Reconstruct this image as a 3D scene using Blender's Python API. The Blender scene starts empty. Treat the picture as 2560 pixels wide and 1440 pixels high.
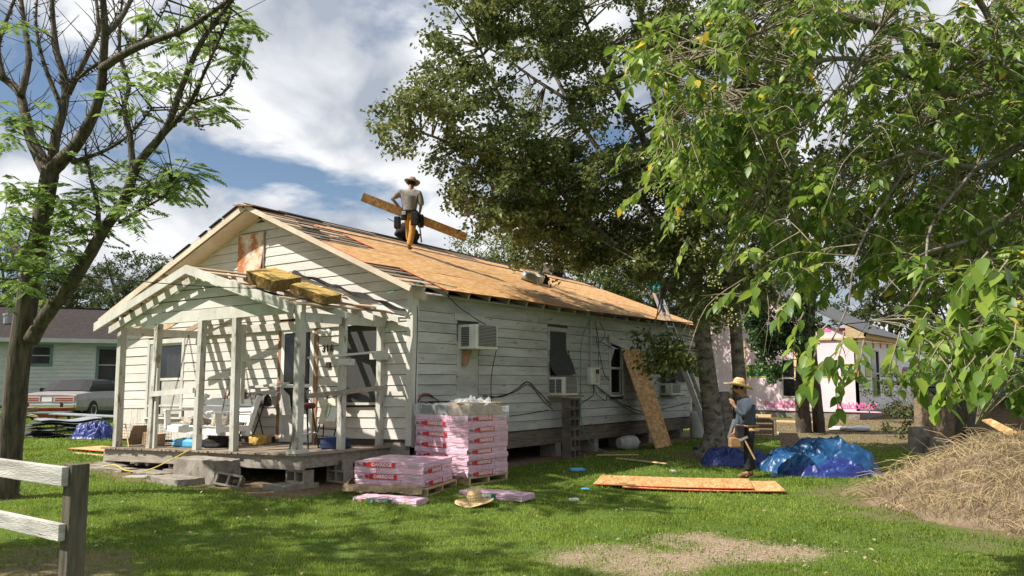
import bpy, math, random
import numpy as np
from mathutils import Vector, Matrix, noise as mnoise
R = math.radians
random.seed(7); rng = np.random.default_rng(11)
sc = bpy.context.scene
col = sc.collection

# ------------------------------------------------------------------ camera
CAM = Vector((9.335, -10.206, 1.77)); YAW = 35.5; PITCH = 6.17; FPX = 2040.0
cd = bpy.data.cameras.new('camera'); cd.sensor_width = 36.0; cd.lens = 36.0 * FPX / 2560.0
cd.clip_start = 0.05; cd.clip_end = 3000
cam = bpy.data.objects.new('camera', cd); col.objects.link(cam)
cam.location = CAM; cam.rotation_euler = (R(90 + PITCH), 0, R(YAW)); sc.camera = cam

# ------------------------------------------------------------------ sky and sun
SUN_AZ, SUN_EL = 40.0, 48.0            # light travels towards +Y turned SUN_AZ degrees to +X
world = bpy.data.worlds.new('World'); sc.world = world; world.use_nodes = True
def world_nodes():
    nt = world.node_tree; N = nt.nodes; L = nt.links; N.clear()
    out = N.new('ShaderNodeOutputWorld'); bg = N.new('ShaderNodeBackground'); bg.inputs[1].default_value = 0.07
    sky = N.new('ShaderNodeTexSky'); sky.sky_type = 'NISHITA'; sky.sun_disc = False
    sky.sun_elevation = R(SUN_EL); sky.sun_rotation = R(180 + SUN_AZ); sky.air_density = 1.0; sky.dust_density = 0.6; sky.ozone_density = 2.0
    tc = N.new('ShaderNodeTexCoord'); sep = N.new('ShaderNodeSeparateXYZ'); L.new(tc.outputs['Generated'], sep.inputs[0])
    def math_(op, a, b=None, clamp=False):
        n = N.new('ShaderNodeMath'); n.operation = op; n.use_clamp = clamp
        for i, v in enumerate((a, b)):
            if v is None: continue
            if isinstance(v, (int, float)): n.inputs[i].default_value = v
            else: L.new(v, n.inputs[i])
        return n.outputs[0]
    zz = math_('ADD', math_('MAXIMUM', sep.outputs[2], 0.0), 0.42)
    cmb = N.new('ShaderNodeCombineXYZ')
    L.new(math_('DIVIDE', sep.outputs[0], zz), cmb.inputs[0]); L.new(math_('DIVIDE', sep.outputs[1], zz), cmb.inputs[1])
    mp = N.new('ShaderNodeMapping'); L.new(cmb.outputs[0], mp.inputs[0]); mp.inputs['Location'].default_value = (1.4, 5.6, 0.4)
    n1 = N.new('ShaderNodeTexNoise'); n1.inputs['Scale'].default_value = 2.9; n1.inputs['Detail'].default_value = 9; n1.inputs['Roughness'].default_value = 0.55; n1.inputs['Distortion'].default_value = 0.25
    L.new(mp.outputs[0], n1.inputs['Vector'])
    r1 = N.new('ShaderNodeValToRGB'); r1.color_ramp.elements[0].position = 0.375; r1.color_ramp.elements[1].position = 0.475
    L.new(n1.outputs[0], r1.inputs[0])
    mp2 = N.new('ShaderNodeMapping'); L.new(cmb.outputs[0], mp2.inputs[0]); mp2.inputs['Location'].default_value = (6.4, 6.6, 5.0)
    n2 = N.new('ShaderNodeTexNoise'); n2.inputs['Scale'].default_value = 4.6; n2.inputs['Detail'].default_value = 7; n2.inputs['Roughness'].default_value = 0.5; n2.inputs['Distortion'].default_value = 0.3
    L.new(mp2.outputs[0], n2.inputs['Vector'])
    r2 = N.new('ShaderNodeValToRGB'); e = r2.color_ramp.elements
    e[0].position = 0.36; e[0].color = (4.1, 4.6, 5.4, 1); e[1].position = 0.60; e[1].color = (9.2, 9.3, 9.5, 1)
    L.new(n2.outputs[0], r2.inputs[0])
    mx = N.new('ShaderNodeMix'); mx.data_type = 'RGBA'
    L.new(r1.outputs[0], mx.inputs[0]); L.new(sky.outputs[0], mx.inputs[6]); L.new(r2.outputs[0], mx.inputs[7])
    L.new(mx.outputs[2], bg.inputs[0]); L.new(bg.outputs[0], out.inputs[0])
world_nodes()
sd = bpy.data.lights.new('sun', 'SUN'); sd.energy = 5.0; sd.angle = R(0.53); sd.color = (1.0, 0.94, 0.84)
sun = bpy.data.objects.new('sun', sd); col.objects.link(sun)
LD = Vector((math.sin(R(SUN_AZ)) * math.cos(R(SUN_EL)), math.cos(R(SUN_AZ)) * math.cos(R(SUN_EL)), -math.sin(R(SUN_EL))))
sun.rotation_euler = LD.to_track_quat('-Z', 'Y').to_euler(); sun.location = (-20, -25, 30)
sc.view_settings.view_transform = 'Standard'; sc.view_settings.look = 'None'; sc.view_settings.gamma = 1; sc.view_settings.exposure = 0.62
sc.cycles.use_denoising = True; sc.cycles.max_bounces = 6; sc.cycles.transparent_max_bounces = 8

_h = Vector((-math.sin(R(YAW)), math.cos(R(YAW)), 0)); _r = Vector((math.cos(R(YAW)), math.sin(R(YAW)), 0))
_f = _h * math.cos(R(PITCH)) + Vector((0, 0, 1)) * math.sin(R(PITCH)); _u = _r.cross(_f)
def at(px, py, depth): return CAM + (_f + _r * ((px - 1280) / FPX) - _u * ((py - 720) / FPX)) * depth

# ------------------------------------------------------------------ helpers
def sm(a, b, x):
    t = max(0.0, min(1.0, (x - a) / (b - a))); return t * t * (3 - 2 * t)
def gz(x, y):                                  # the lawn rises a little towards the old house
    dx = max(-9.0 - x, 0, x - 0.3); dy = max(-2.2 - y, 0, y - 12.0)
    return 0.09 * (1 - sm(0.8, 3.5, math.hypot(dx, dy))) + 0.012 * math.sin(x * 0.9 + 1.3) * math.sin(y * 0.7)
def hw(v):                                     # the old house has settled towards its far left corner
    x, y, z = v; t = max(0.008, 0.036 - 0.009 * z)
    return (x, y, z + min(x, 0) * t - 0.006 * max(y, 0))

def tag(o, label=None, cat=None, group=None, kind=None):
    if label: o['label'] = label
    if cat: o['category'] = cat
    if group: o['group'] = group
    if kind: o['kind'] = kind
    return o
def empty(name, label=None, cat=None, loc=(0, 0, 0), rz=0.0, group=None, parent=None):
    o = bpy.data.objects.new(name, None); col.objects.link(o); o.location = loc; o.rotation_euler = (0, 0, rz)
    o.empty_display_size = 0.1
    if parent: o.parent = parent
    return tag(o, label, cat, group)
def link(name, mesh, parent=None):
    o = bpy.data.objects.new(name, mesh); col.objects.link(o)
    if parent: o.parent = parent
    return o
def dup(root, parent=None):
    c = root.copy(); col.objects.link(c); c.parent = parent
    for ch in list(root.children): dup(ch, c)
    return c

class MB:
    def __init__(s, warp=None): s.v = []; s.f = []; s.m = []; s.cur = 0; s.warp = warp
    def mat(s, i): s.cur = i; return s
    def face(s, *ids): s.f.append(tuple(ids)); s.m.append(s.cur)
    def add(s, pts): n = len(s.v); s.v += [tuple(p) for p in pts]; return n
    def hexa(s, P):                            # 4 bottom, 4 top, both counter-clockwise from above
        n = s.add(P)
        for q in ((3, 2, 1, 0), (4, 5, 6, 7), (0, 1, 5, 4), (1, 2, 6, 5), (2, 3, 7, 6), (3, 0, 4, 7)): s.face(*[n + i for i in q])
        return s
    def box(s, x0, x1, y0, y1, z0, z1):
        return s.hexa([(x0, y0, z0), (x1, y0, z0), (x1, y1, z0), (x0, y1, z0), (x0, y0, z1), (x1, y0, z1), (x1, y1, z1), (x0, y1, z1)])
    def obox(s, c, ax, ay, az, sx, sy, sz):
        c = Vector(c); ax, ay, az = (Vector(a).normalized() for a in (ax, ay, az)); P = []
        for k in (-1, 1):
            for i, j in ((-1, -1), (1, -1), (1, 1), (-1, 1)): P.append(c + ax * (i * sx / 2) + ay * (j * sy / 2) + az * (k * sz / 2))
        return s.hexa(P)
    def bar(s, p, q, w, h, up=(0, 0, 1)):      # a square-edged stick from p to q, w across, h along up
        p, q = Vector(p), Vector(q); d = (q - p); L = d.length; d.normalize(); up = Vector(up)
        sd_ = d.cross(up)
        if sd_.length < 1e-4: sd_ = d.cross(Vector((0, 1, 0)))
        sd_.normalize(); u = sd_.cross(d)
        return s.obox((p + q) / 2, d, sd_, u, L, w, h) if True else s
    def tube(s, pts, rad, n=8, cap=True, jit=0.0):
        pts = [Vector(p) for p in pts]; m = len(pts)
        if not hasattr(rad, '__len__'): rad = [rad] * m
        base = len(s.v); prev = None
        for i, p in enumerate(pts):
            d = (pts[min(i + 1, m - 1)] - pts[max(i - 1, 0)])
            if d.length < 1e-9: d = Vector((0, 0, 1))
            d.normalize()
            if prev is None:
                a = d.orthogonal().normalized()
            else:
                a = (prev - d * prev.dot(d))
                a = a.normalized() if a.length > 1e-6 else d.orthogonal().normalized()
            prev = a; b = d.cross(a)
            for k in range(n):
                t = 2 * math.pi * k / n; r = rad[i] * (1 + (random.uniform(-jit, jit) if jit else 0))
                s.v.append(tuple(p + a * (math.cos(t) * r) + b * (math.sin(t) * r)))
        for i in range(m - 1):
            for k in range(n):
                k2 = (k + 1) % n; s.face(base + i * n + k, base + i * n + k2, base + (i + 1) * n + k2, base + (i + 1) * n + k)
        if cap:
            s.face(*[base + k for k in reversed(range(n))]); s.face(*[base + (m - 1) * n + k for k in range(n)])
        return s
    def lathe(s, prof, n=20, c=(0, 0, 0), sx=1, sy=1, fn=None):
        base = len(s.v)
        for r, z in prof:
            for k in range(n):
                t = 2 * math.pi * k / n; p = (c[0] + math.cos(t) * r * sx, c[1] + math.sin(t) * r * sy, c[2] + z)
                s.v.append(fn(p, t, r) if fn else p)
        for i in range(len(prof) - 1):
            for k in range(n):
                k2 = (k + 1) % n; s.face(base + i * n + k, base + i * n + k2, base + (i + 1) * n + k2, base + (i + 1) * n + k)
        s.face(*[base + k for k in reversed(range(n))]); s.face(*[base + (len(prof) - 1) * n + k for k in range(n)])
        return s
    def prism(s, poly, fn, d0, d1):            # flat outline (u, z) pushed from depth d0 to d1; fn(u, d, z) gives the point
        n = len(poly); b = s.add([fn(u, d0, z) for u, z in poly]); t = s.add([fn(u, d1, z) for u, z in poly])
        s.face(*[b + i for i in reversed(range(n))]); s.face(*[t + i for i in range(n)])
        for i in range(n): j = (i + 1) % n; s.face(b + i, b + j, t + j, t + i)
        return s
    def grid(s, fn, nu, nv):
        b = len(s.v)
        for j in range(nv + 1):
            for i in range(nu + 1): s.v.append(tuple(fn(i / nu, j / nv)))
        for j in range(nv):
            for i in range(nu): a = b + j * (nu + 1) + i; s.face(a, a + 1, a + nu + 2, a + nu + 1)
        return s
    def mesh(s, name, mats, smooth=False):
        me = bpy.data.meshes.new(name); v = [s.warp(p) for p in s.v] if s.warp else s.v
        me.from_pydata(v, [], s.f)
        for m in (mats if isinstance(mats, (list, tuple)) else [mats]): me.materials.append(m)
        me.polygons.foreach_set('material_index', s.m)
        if smooth: me.polygons.foreach_set('use_smooth', [True] * len(s.f))
        me.update(); return me
    def build(s, name, mats, parent=None, smooth=False, bevel=0.0):
        o = link(name, s.mesh(name, mats, smooth), parent)
        if bevel:
            b = o.modifiers.new('bevel', 'BEVEL'); b.width = bevel; b.segments = 2; b.limit_method = 'ANGLE'; b.angle_limit = R(40)
        return o
HB = lambda: MB(warp=hw)

# ------------------------------------------------------------------ materials
MAT = {}
def M(name, c1, c2=None, scale=4.0, stretch=(1, 1, 1), rough=0.8, bump=0.0, bscale=60.0, metal=0.0, spec=0.3, rand=0.0, lo=0.35, hi=0.65, c3=None, s3=14.0, t3=0.62, detail=5.0, coat=0.0, alpha=None):
    m = bpy.data.materials.new(name); m.use_nodes = True; nt = m.node_tree; N = nt.nodes; L = nt.links
    b = N['Principled BSDF']; b.inputs['Roughness'].default_value = rough; b.inputs['Metallic'].default_value = metal; b.inputs['Specular IOR Level'].default_value = spec
    if coat: b.inputs['Coat Weight'].default_value = coat
    if alpha is not None: b.inputs['Alpha'].default_value = alpha
    tc = N.new('ShaderNodeTexCoord'); mp = N.new('ShaderNodeMapping'); mp.inputs['Scale'].default_value = stretch
    oi = N.new('ShaderNodeObjectInfo')
    off = N.new('ShaderNodeVectorMath'); off.operation = 'SCALE'; off.inputs[0].default_value = (17.3, 9.1, 5.7); L.new(oi.outputs['Random'], off.inputs['Scale'])
    ad = N.new('ShaderNodeVectorMath'); L.new(tc.outputs['Object'], ad.inputs[0]); L.new(off.outputs[0], ad.inputs[1]); L.new(ad.outputs[0], mp.inputs[0])
    cur = None
    if c2 is not None:
        n = N.new('ShaderNodeTexNoise'); n.inputs['Scale'].default_value = scale; n.inputs['Detail'].default_value = detail; n.inputs['Roughness'].default_value = 0.6
        L.new(mp.outputs[0], n.inputs['Vector'])
        r = N.new('ShaderNodeValToRGB'); e = r.color_ramp.elements; e[0].position = lo; e[1].position = hi; e[0].color = (*c1, 1); e[1].color = (*c2, 1)
        L.new(n.outputs[0], r.inputs[0]); cur = r.outputs[0]
        if c3 is not None:
            n3 = N.new('ShaderNodeTexNoise'); n3.inputs['Scale'].default_value = s3; n3.inputs['Detail'].default_value = 8; n3.inputs['Roughness'].default_value = 0.7; L.new(mp.outputs[0], n3.inputs['Vector'])
            r3 = N.new('ShaderNodeValToRGB'); r3.color_ramp.elements[0].position = t3; r3.color_ramp.elements[1].position = t3 + 0.07; L.new(n3.outputs[0], r3.inputs[0])
            mx = N.new('ShaderNodeMix'); mx.data_type = 'RGBA'; mx.inputs[7].default_value = (*c3, 1); L.new(r3.outputs[0], mx.inputs[0]); L.new(cur, mx.inputs[6]); cur = mx.outputs[2]
    if rand:
        hsv = N.new('ShaderNodeHueSaturation'); mr = N.new('ShaderNodeMapRange'); mr.inputs[3].default_value = 1 - rand; mr.inputs[4].default_value = 1 + rand
        L.new(oi.outputs['Random'], mr.inputs[0]); L.new(mr.outputs[0], hsv.inputs['Value'])
        if cur is None: hsv.inputs['Color'].default_value = (*c1, 1)
        else: L.new(cur, hsv.inputs['Color'])
        cur = hsv.outputs[0]
    if cur is None: b.inputs['Base Color'].default_value = (*c1, 1)
    else: L.new(cur, b.inputs['Base Color'])
    if bump:
        nb = N.new('ShaderNodeTexNoise'); nb.inputs['Scale'].default_value = bscale; nb.inputs['Detail'].default_value = 6; L.new(mp.outputs[0], nb.inputs['Vector'])
        bp = N.new('ShaderNodeBump'); bp.inputs['Strength'].default_value = bump; bp.inputs['Distance'].default_value = 0.02; L.new(nb.outputs[0], bp.inputs['Height']); L.new(bp.outputs[0], b.inputs['Normal'])
    MAT[name] = m; return m
def leafmat(name, dark, mid, light, yellow=None, trans=0.35, gloss=0.35, rough=0.4):
    m = bpy.data.materials.new(name); m.use_nodes = True; nt = m.node_tree; N = nt.nodes; L = nt.links
    b = N['Principled BSDF']; out = N['Material Output']; b.inputs['Roughness'].default_value = rough; b.inputs['Specular IOR Level'].default_value = gloss
    at_ = N.new('ShaderNodeAttribute'); at_.attribute_name = 'lc'; r = N.new('ShaderNodeValToRGB'); e = r.color_ramp.elements
    e[0].position = 0.0; e[0].color = (*dark, 1); e[1].position = 0.5; e[1].color = (*mid, 1); k = e.new(0.9); k.color = (*light, 1)
    if yellow: k = e.new(0.985); k.color = (*light, 1); k = e.new(0.99); k.color = (*yellow, 1)
    L.new(at_.outputs['Fac'], r.inputs[0]); L.new(r.outputs[0], b.inputs['Base Color'])
    t = N.new('ShaderNodeBsdfTranslucent'); hs = N.new('ShaderNodeHueSaturation'); hs.inputs['Value'].default_value = 1.5; hs.inputs['Hue'].default_value = 0.485; L.new(r.outputs[0], hs.inputs['Color']); L.new(hs.outputs[0], t.inputs[0])
    mx = N.new('ShaderNodeMixShader'); mx.inputs[0].default_value = trans; L.new(b.outputs[0], mx.inputs[1]); L.new(t.outputs[0], mx.inputs[2]); L.new(mx.outputs[0], out.inputs[0])
    MAT[name] = m; return m
def glassmat(name, tint, alpha, rough=0.05):
    m = bpy.data.materials.new(name); m.use_nodes = True; nt = m.node_tree; N = nt.nodes; L = nt.links; out = N['Material Output']
    b = N['Principled BSDF']; b.inputs['Base Color'].default_value = (*tint, 1); b.inputs['Roughness'].default_value = rough; b.inputs['Specular IOR Level'].default_value = 0.6
    t = N.new('ShaderNodeBsdfTransparent'); mx = N.new('ShaderNodeMixShader'); mx.inputs[0].default_value = alpha
    L.new(t.outputs[0], mx.inputs[1]); L.new(b.outputs[0], mx.inputs[2]); L.new(mx.outputs[0], out.inputs[0]); MAT[name] = m; return m

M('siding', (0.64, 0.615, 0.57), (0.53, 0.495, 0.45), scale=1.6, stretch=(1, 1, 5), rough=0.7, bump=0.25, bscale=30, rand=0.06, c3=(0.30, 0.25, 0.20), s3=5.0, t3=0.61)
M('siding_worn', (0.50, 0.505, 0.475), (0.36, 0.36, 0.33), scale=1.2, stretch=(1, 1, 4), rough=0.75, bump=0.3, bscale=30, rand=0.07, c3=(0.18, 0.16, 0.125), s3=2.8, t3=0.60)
M('trim', (0.61, 0.60, 0.55), (0.49, 0.47, 0.42), scale=3, stretch=(1, 1, 0.5), rough=0.65, bump=0.2, rand=0.05, c3=(0.27, 0.24, 0.19), s3=9, t3=0.60)
M('post_paint', (0.56, 0.55, 0.50), (0.40, 0.38, 0.33), scale=4, stretch=(1, 1, 0.4), rough=0.7, bump=0.4, rand=0.08, c3=(0.20, 0.165, 0.125), s3=8, t3=0.55)
M('bare_wood', (0.40, 0.27, 0.17), (0.55, 0.41, 0.28), scale=3, stretch=(6, 1, 6), rough=0.85, bump=0.3, rand=0.25)
M('old_wood', (0.17, 0.12, 0.085), (0.30, 0.225, 0.16), scale=4, stretch=(6, 1, 6), rough=0.9, bump=0.3, rand=0.25)
M('cream_wood', (0.62, 0.53, 0.42), (0.50, 0.41, 0.31), scale=2, stretch=(1, 1, 1), rough=0.8, bump=0.2, rand=0.06, c3=(0.30, 0.22, 0.15), s3=8, t3=0.65)
M('brown_trim', (0.26, 0.14, 0.08), (0.38, 0.23, 0.14), scale=5, rough=0.8, bump=0.2)
M('deck', (0.20, 0.155, 0.115), (0.36, 0.295, 0.23), scale=3, stretch=(8, 1, 3), rough=0.9, bump=0.4, rand=0.22)
M('grey_beam', (0.23, 0.20, 0.165), (0.36, 0.32, 0.27), scale=3, stretch=(1, 4, 6), rough=0.9, bump=0.3, rand=0.1)
M('skirt', (0.105, 0.085, 0.065), (0.19, 0.16, 0.13), scale=3, stretch=(4, 1, 8), rough=0.9, bump=0.3, rand=0.1)
M('core', (0.10, 0.075, 0.055), rough=0.95)
M('dark_void', (0.02, 0.02, 0.02), rough=0.9)
M('shingle', (0.030, 0.028, 0.028), (0.075, 0.068, 0.063), scale=20, rough=0.95, bump=0.5, rand=0.2)
M('felt', (0.018, 0.017, 0.017), (0.04, 0.037, 0.035), scale=6, rough=0.85, bump=0.4, rand=0.2)
M('roof_brown', (0.026, 0.020, 0.020), (0.045, 0.036, 0.034), scale=6, rough=0.95, bump=0.4, bscale=90)
M('red_paint', (0.55, 0.07, 0.03), rough=0.7)
M('rust', (0.40, 0.15, 0.055), (0.62, 0.50, 0.38), scale=2.6, lo=0.44, hi=0.56, rough=0.8, bump=0.4, c3=(0.68, 0.66, 0.60), s3=3.0, t3=0.60)
M('paint_white', (0.78, 0.78, 0.76), (0.70, 0.69, 0.66), scale=3, rough=0.45, rand=0.03)
M('ac_white', (0.72, 0.72, 0.68), (0.60, 0.59, 0.54), scale=6, rough=0.5)
M('ac_grey', (0.42, 0.41, 0.38), (0.50, 0.49, 0.45), scale=9, rough=0.6, metal=0.2)
M('grille', (0.055, 0.055, 0.055), rough=0.7)
M('screen', (0.045, 0.047, 0.045), (0.075, 0.078, 0.072), scale=30, rough=0.9)
M('concrete', (0.20, 0.175, 0.145), (0.32, 0.29, 0.245), scale=6, rough=0.95, bump=0.5, bscale=50, c3=(0.12, 0.105, 0.085), s3=5, t3=0.56)
M('block_dark', (0.10, 0.085, 0.065), (0.17, 0.145, 0.115), scale=6, rough=0.95, bump=0.6, bscale=80, rand=0.12)
M('block', (0.24, 0.21, 0.17), (0.36, 0.32, 0.265), scale=8, rough=0.95, bump=0.6, bscale=80, rand=0.12)
M('brick_red', (0.30, 0.17, 0.11), (0.42, 0.29, 0.21), scale=6, rough=0.9, bump=0.4)
M('insul', (0.42, 0.27, 0.07), (0.56, 0.39, 0.12), scale=14, rough=1.0, bump=0.9, bscale=35)
M('insul_dark', (0.15, 0.095, 0.03), (0.25, 0.165, 0.06), scale=14, rough=1.0, bump=0.9, bscale=35)
M('denim', (0.020, 0.030, 0.060), (0.035, 0.05, 0.09), scale=20, rough=0.9)
M('black_cloth', (0.012, 0.012, 0.014), (0.03, 0.03, 0.032), scale=10, rough=0.9)
M('black_rubber', (0.014, 0.014, 0.014), (0.028, 0.027, 0.026), scale=8, rough=0.75)
M('cable', (0.012, 0.012, 0.012), rough=0.6)
M('teal_cable', (0.10, 0.30, 0.27), rough=0.6)
M('yellow_cord', (0.62, 0.50, 0.07), rough=0.6)
M('red_cord', (0.42, 0.05, 0.03), rough=0.6)
M('chain', (0.10, 0.075, 0.055), rough=0.7, metal=0.6)
M('straw', (0.58, 0.40, 0.19), (0.74, 0.56, 0.31), scale=30, stretch=(1, 1, 4), rough=0.85, bump=0.5, bscale=120)
M('straw_dark', (0.17, 0.10, 0.045), rough=0.9)
M('skin', (0.30, 0.155, 0.09), (0.36, 0.19, 0.115), scale=8, rough=0.55)
M('hair', (0.012, 0.010, 0.009), rough=0.7)
M('alu', (0.62, 0.63, 0.64), (0.50, 0.51, 0.52), scale=12, rough=0.4, metal=0.85)
M('galv', (0.32, 0.34, 0.35), (0.46, 0.48, 0.49), scale=8, rough=0.5, metal=0.5)
M('chrome', (0.75, 0.76, 0.78), rough=0.12, metal=1.0)
M('wood_new', (0.60, 0.42, 0.22), (0.70, 0.52, 0.30), scale=3, stretch=(6, 6, 1), rough=0.8, bump=0.15, rand=0.1)
M('pallet_wood', (0.42, 0.30, 0.17), (0.58, 0.44, 0.27), scale=5, stretch=(1, 6, 6), rough=0.85, bump=0.2, rand=0.12)
M('kraft', (0.22, 0.15, 0.085), (0.46, 0.34, 0.20), scale=9, rough=0.85, bump=0.4)
M('pink_wrap', (0.64, 0.38, 0.49), (0.76, 0.53, 0.62), scale=9, stretch=(1, 1, 5), rough=0.28, bump=0.55, bscale=26, rand=0.05, spec=0.55)
M('label_red', (0.52, 0.022, 0.025), (0.60, 0.04, 0.04), scale=5, rough=0.35)
M('label_green', (0.018, 0.17, 0.10), rough=0.35)
M('ink_white', (0.78, 0.76, 0.74), rough=0.5)
M('ink_black', (0.02, 0.02, 0.02), rough=0.5)
M('ink_pink', (0.82, 0.16, 0.42), rough=0.6)
M('ink_faint_pink', (0.80, 0.50, 0.62), rough=0.6)
M('ink_yellow', (0.45, 0.43, 0.05), rough=0.6)
M('ink_green_yellow', (0.52, 0.55, 0.12), (0.44, 0.47, 0.10), scale=3, rough=0.6)
M('ink_green', (0.035, 0.13, 0.06), rough=0.6)
M('ink_red', (0.70, 0.10, 0.08), rough=0.6)
M('house_wrap', (0.72, 0.54, 0.585), (0.80, 0.65, 0.69), scale=1.2, rough=0.5, bump=0.35, bscale=4)
M('house_wrap_white', (0.76, 0.74, 0.76), (0.82, 0.81, 0.83), scale=1.2, rough=0.5, bump=0.35, bscale=4)
M('slate_roof', (0.085, 0.085, 0.09), (0.15, 0.15, 0.16), scale=10, stretch=(1, 1, 1), rough=0.8, bump=0.3)
M('blue_tarp', (0.007, 0.052, 0.15), (0.012, 0.082, 0.20), scale=2, rough=0.38, spec=0.45, bump=0.12, bscale=18)
M('violet_tarp', (0.015, 0.028, 0.15), (0.022, 0.045, 0.21), scale=2.4, rough=0.4, spec=0.4, bump=0.12, bscale=18)
M('navy', (0.015, 0.025, 0.07), (0.03, 0.05, 0.12), scale=8, rough=0.8)
M('sky_blue', (0.08, 0.35, 0.60), (0.12, 0.42, 0.66), scale=6, rough=0.4)
M('tan_card', (0.38, 0.25, 0.14), (0.48, 0.34, 0.21), scale=5, rough=0.9)
M('teal_shirt', (0.015, 0.23, 0.27), (0.03, 0.30, 0.34), scale=10, rough=0.85)
M('grey_shirt', (0.20, 0.18, 0.175), (0.29, 0.265, 0.25), scale=6, stretch=(3, 3, 1), rough=0.9, bump=0.5, bscale=22)
M('blue_shirt', (0.042, 0.056, 0.078), (0.065, 0.083, 0.11), scale=6, stretch=(3, 3, 1), rough=0.9, bump=0.5, bscale=22)
M('tan_trousers', (0.47, 0.24, 0.055), (0.60, 0.34, 0.10), scale=5, rough=0.9, bump=0.6, bscale=20)
M('boot', (0.13, 0.06, 0.025), (0.20, 0.10, 0.045), scale=8, rough=0.8)
M('hat_brown', (0.24, 0.165, 0.10), (0.34, 0.25, 0.165), scale=14, rough=0.9)
M('leather', (0.20, 0.115, 0.05), (0.34, 0.21, 0.10), scale=8, rough=0.7)
M('wood_handle', (0.55, 0.36, 0.18), rough=0.6)
M('cushion', (0.50, 0.44, 0.37), (0.24, 0.205, 0.175), scale=5, stretch=(1, 5, 1), lo=0.45, hi=0.55, rough=0.95)
M('blanket', (0.035, 0.032, 0.03), (0.19, 0.175, 0.16), scale=9, stretch=(4, 1, 1), lo=0.45, hi=0.6, rough=1.0, bump=0.5)
M('stool_seat', (0.09, 0.022, 0.02), rough=0.5)
M('dark_metal', (0.045, 0.036, 0.03), rough=0.6, metal=0.4)
M('chair_tan', (0.40, 0.33, 0.22), (0.62, 0.57, 0.46), scale=4, rough=0.6)
M('paint_green', (0.15, 0.45, 0.14), rough=0.6)
M('dark_green', (0.012, 0.045, 0.045), rough=0.4)
M('neighbour_wall', (0.50, 0.525, 0.495), (0.41, 0.435, 0.41), scale=2, stretch=(1, 1, 3), rough=0.8, bump=0.2, rand=0.05, c3=(0.17, 0.17, 0.14), s3=6, t3=0.68)
M('green_trim', (0.10, 0.16, 0.155), (0.14, 0.20, 0.19), scale=6, rough=0.7)
M('lattice', (0.10, 0.12, 0.115), rough=0.9)
M('car_body', (0.22, 0.20, 0.20), (0.30, 0.275, 0.27), scale=3, rough=0.4, spec=0.5)
M('car_dark', (0.02, 0.02, 0.022), rough=0.6)
M('tail_red', (0.30, 0.025, 0.02), rough=0.2)
M('tail_white', (0.62, 0.52, 0.44), rough=0.3)
M('barrow_red', (0.30, 0.04, 0.03), (0.40, 0.10, 0.07), scale=4, rough=0.6)
M('tank', (0.40, 0.40, 0.37), (0.52, 0.52, 0.49), scale=4, rough=0.6, c3=(0.25, 0.15, 0.08), s3=6, t3=0.68)
M('pvc', (0.72, 0.70, 0.64), rough=0.5)
M('bark', (0.040, 0.032, 0.024), (0.135, 0.112, 0.082), scale=15, stretch=(1, 1, 0.16), rough=0.95, bump=1.0, bscale=22, c3=(0.21, 0.205, 0.17), s3=16, t3=0.64)
M('bark_pale', (0.12, 0.10, 0.078), (0.27, 0.245, 0.205), scale=5, stretch=(1, 1, 1.6), rough=0.95, bump=1.0, bscale=18, c3=(0.065, 0.055, 0.042), s3=6, t3=0.54)
M('bark_dark', (0.055, 0.045, 0.035), (0.13, 0.11, 0.085), scale=8, stretch=(1, 1, 0.4), rough=0.95, bump=0.8, bscale=16)
M('twig', (0.16, 0.13, 0.085), (0.30, 0.25, 0.18), scale=10, rough=0.9)
M('berry', (0.46, 0.42, 0.13), (0.36, 0.36, 0.12), scale=30, rough=0.6)
M('fence_wood', (0.30, 0.285, 0.265), (0.56, 0.54, 0.50), scale=3.5, stretch=(0.6, 1, 5), rough=0.9, bump=0.5, bscale=35, c3=(0.11, 0.10, 0.08), s3=6, t3=0.60)
M('fence_post', (0.06, 0.05, 0.036), (0.15, 0.13, 0.10), scale=4, stretch=(6, 6, 0.6), rough=0.95, bump=0.5, bscale=35, c3=(0.40, 0.385, 0.35), s3=4, t3=0.66)
M('straw_dry', (0.36, 0.26, 0.13), (0.50, 0.40, 0.22), scale=5, rough=0.95)
M('brush_soil', (0.13, 0.09, 0.058), (0.25, 0.185, 0.12), scale=7, rough=1.0, bump=1.0, bscale=30)
glassmat('glass', (0.03, 0.035, 0.04), 0.55)
glassmat('glass_dark', (0.012, 0.013, 0.014), 0.85, 0.08)
glassmat('mesh_screen', (0.045, 0.045, 0.043), 0.80, 0.7)
glassmat('film', (0.78, 0.81, 0.84), 0.30, 0.10)
leafmat('leaf_near', (0.050, 0.105, 0.018), (0.120, 0.205, 0.030), (0.25, 0.335, 0.05), (0.60, 0.46, 0.05), trans=0.42, gloss=0.4, rough=0.42)
leafmat('leaf_mid', (0.042, 0.064, 0.018), (0.100, 0.135, 0.036), (0.20, 0.215, 0.065), None, trans=0.35, gloss=0.4, rough=0.45)
leafmat('leaf_light', (0.085, 0.15, 0.035), (0.15, 0.24, 0.055), (0.21, 0.31, 0.075), None, trans=0.42, gloss=0.3, rough=0.5)
leafmat('leaf_ivy', (0.016, 0.048, 0.012), (0.036, 0.09, 0.022), (0.08, 0.155, 0.036), None, trans=0.25, gloss=0.5, rough=0.35)
leafmat('leaf_far', (0.032, 0.050, 0.020), (0.070, 0.095, 0.034), (0.12, 0.145, 0.05), None, trans=0.25, gloss=0.25, rough=0.6)
leafmat('grassmat', (0.085, 0.145, 0.020), (0.19, 0.27, 0.036), (0.28, 0.36, 0.065), (0.36, 0.30, 0.12), trans=0.35, gloss=0.2, rough=0.6)
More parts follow.
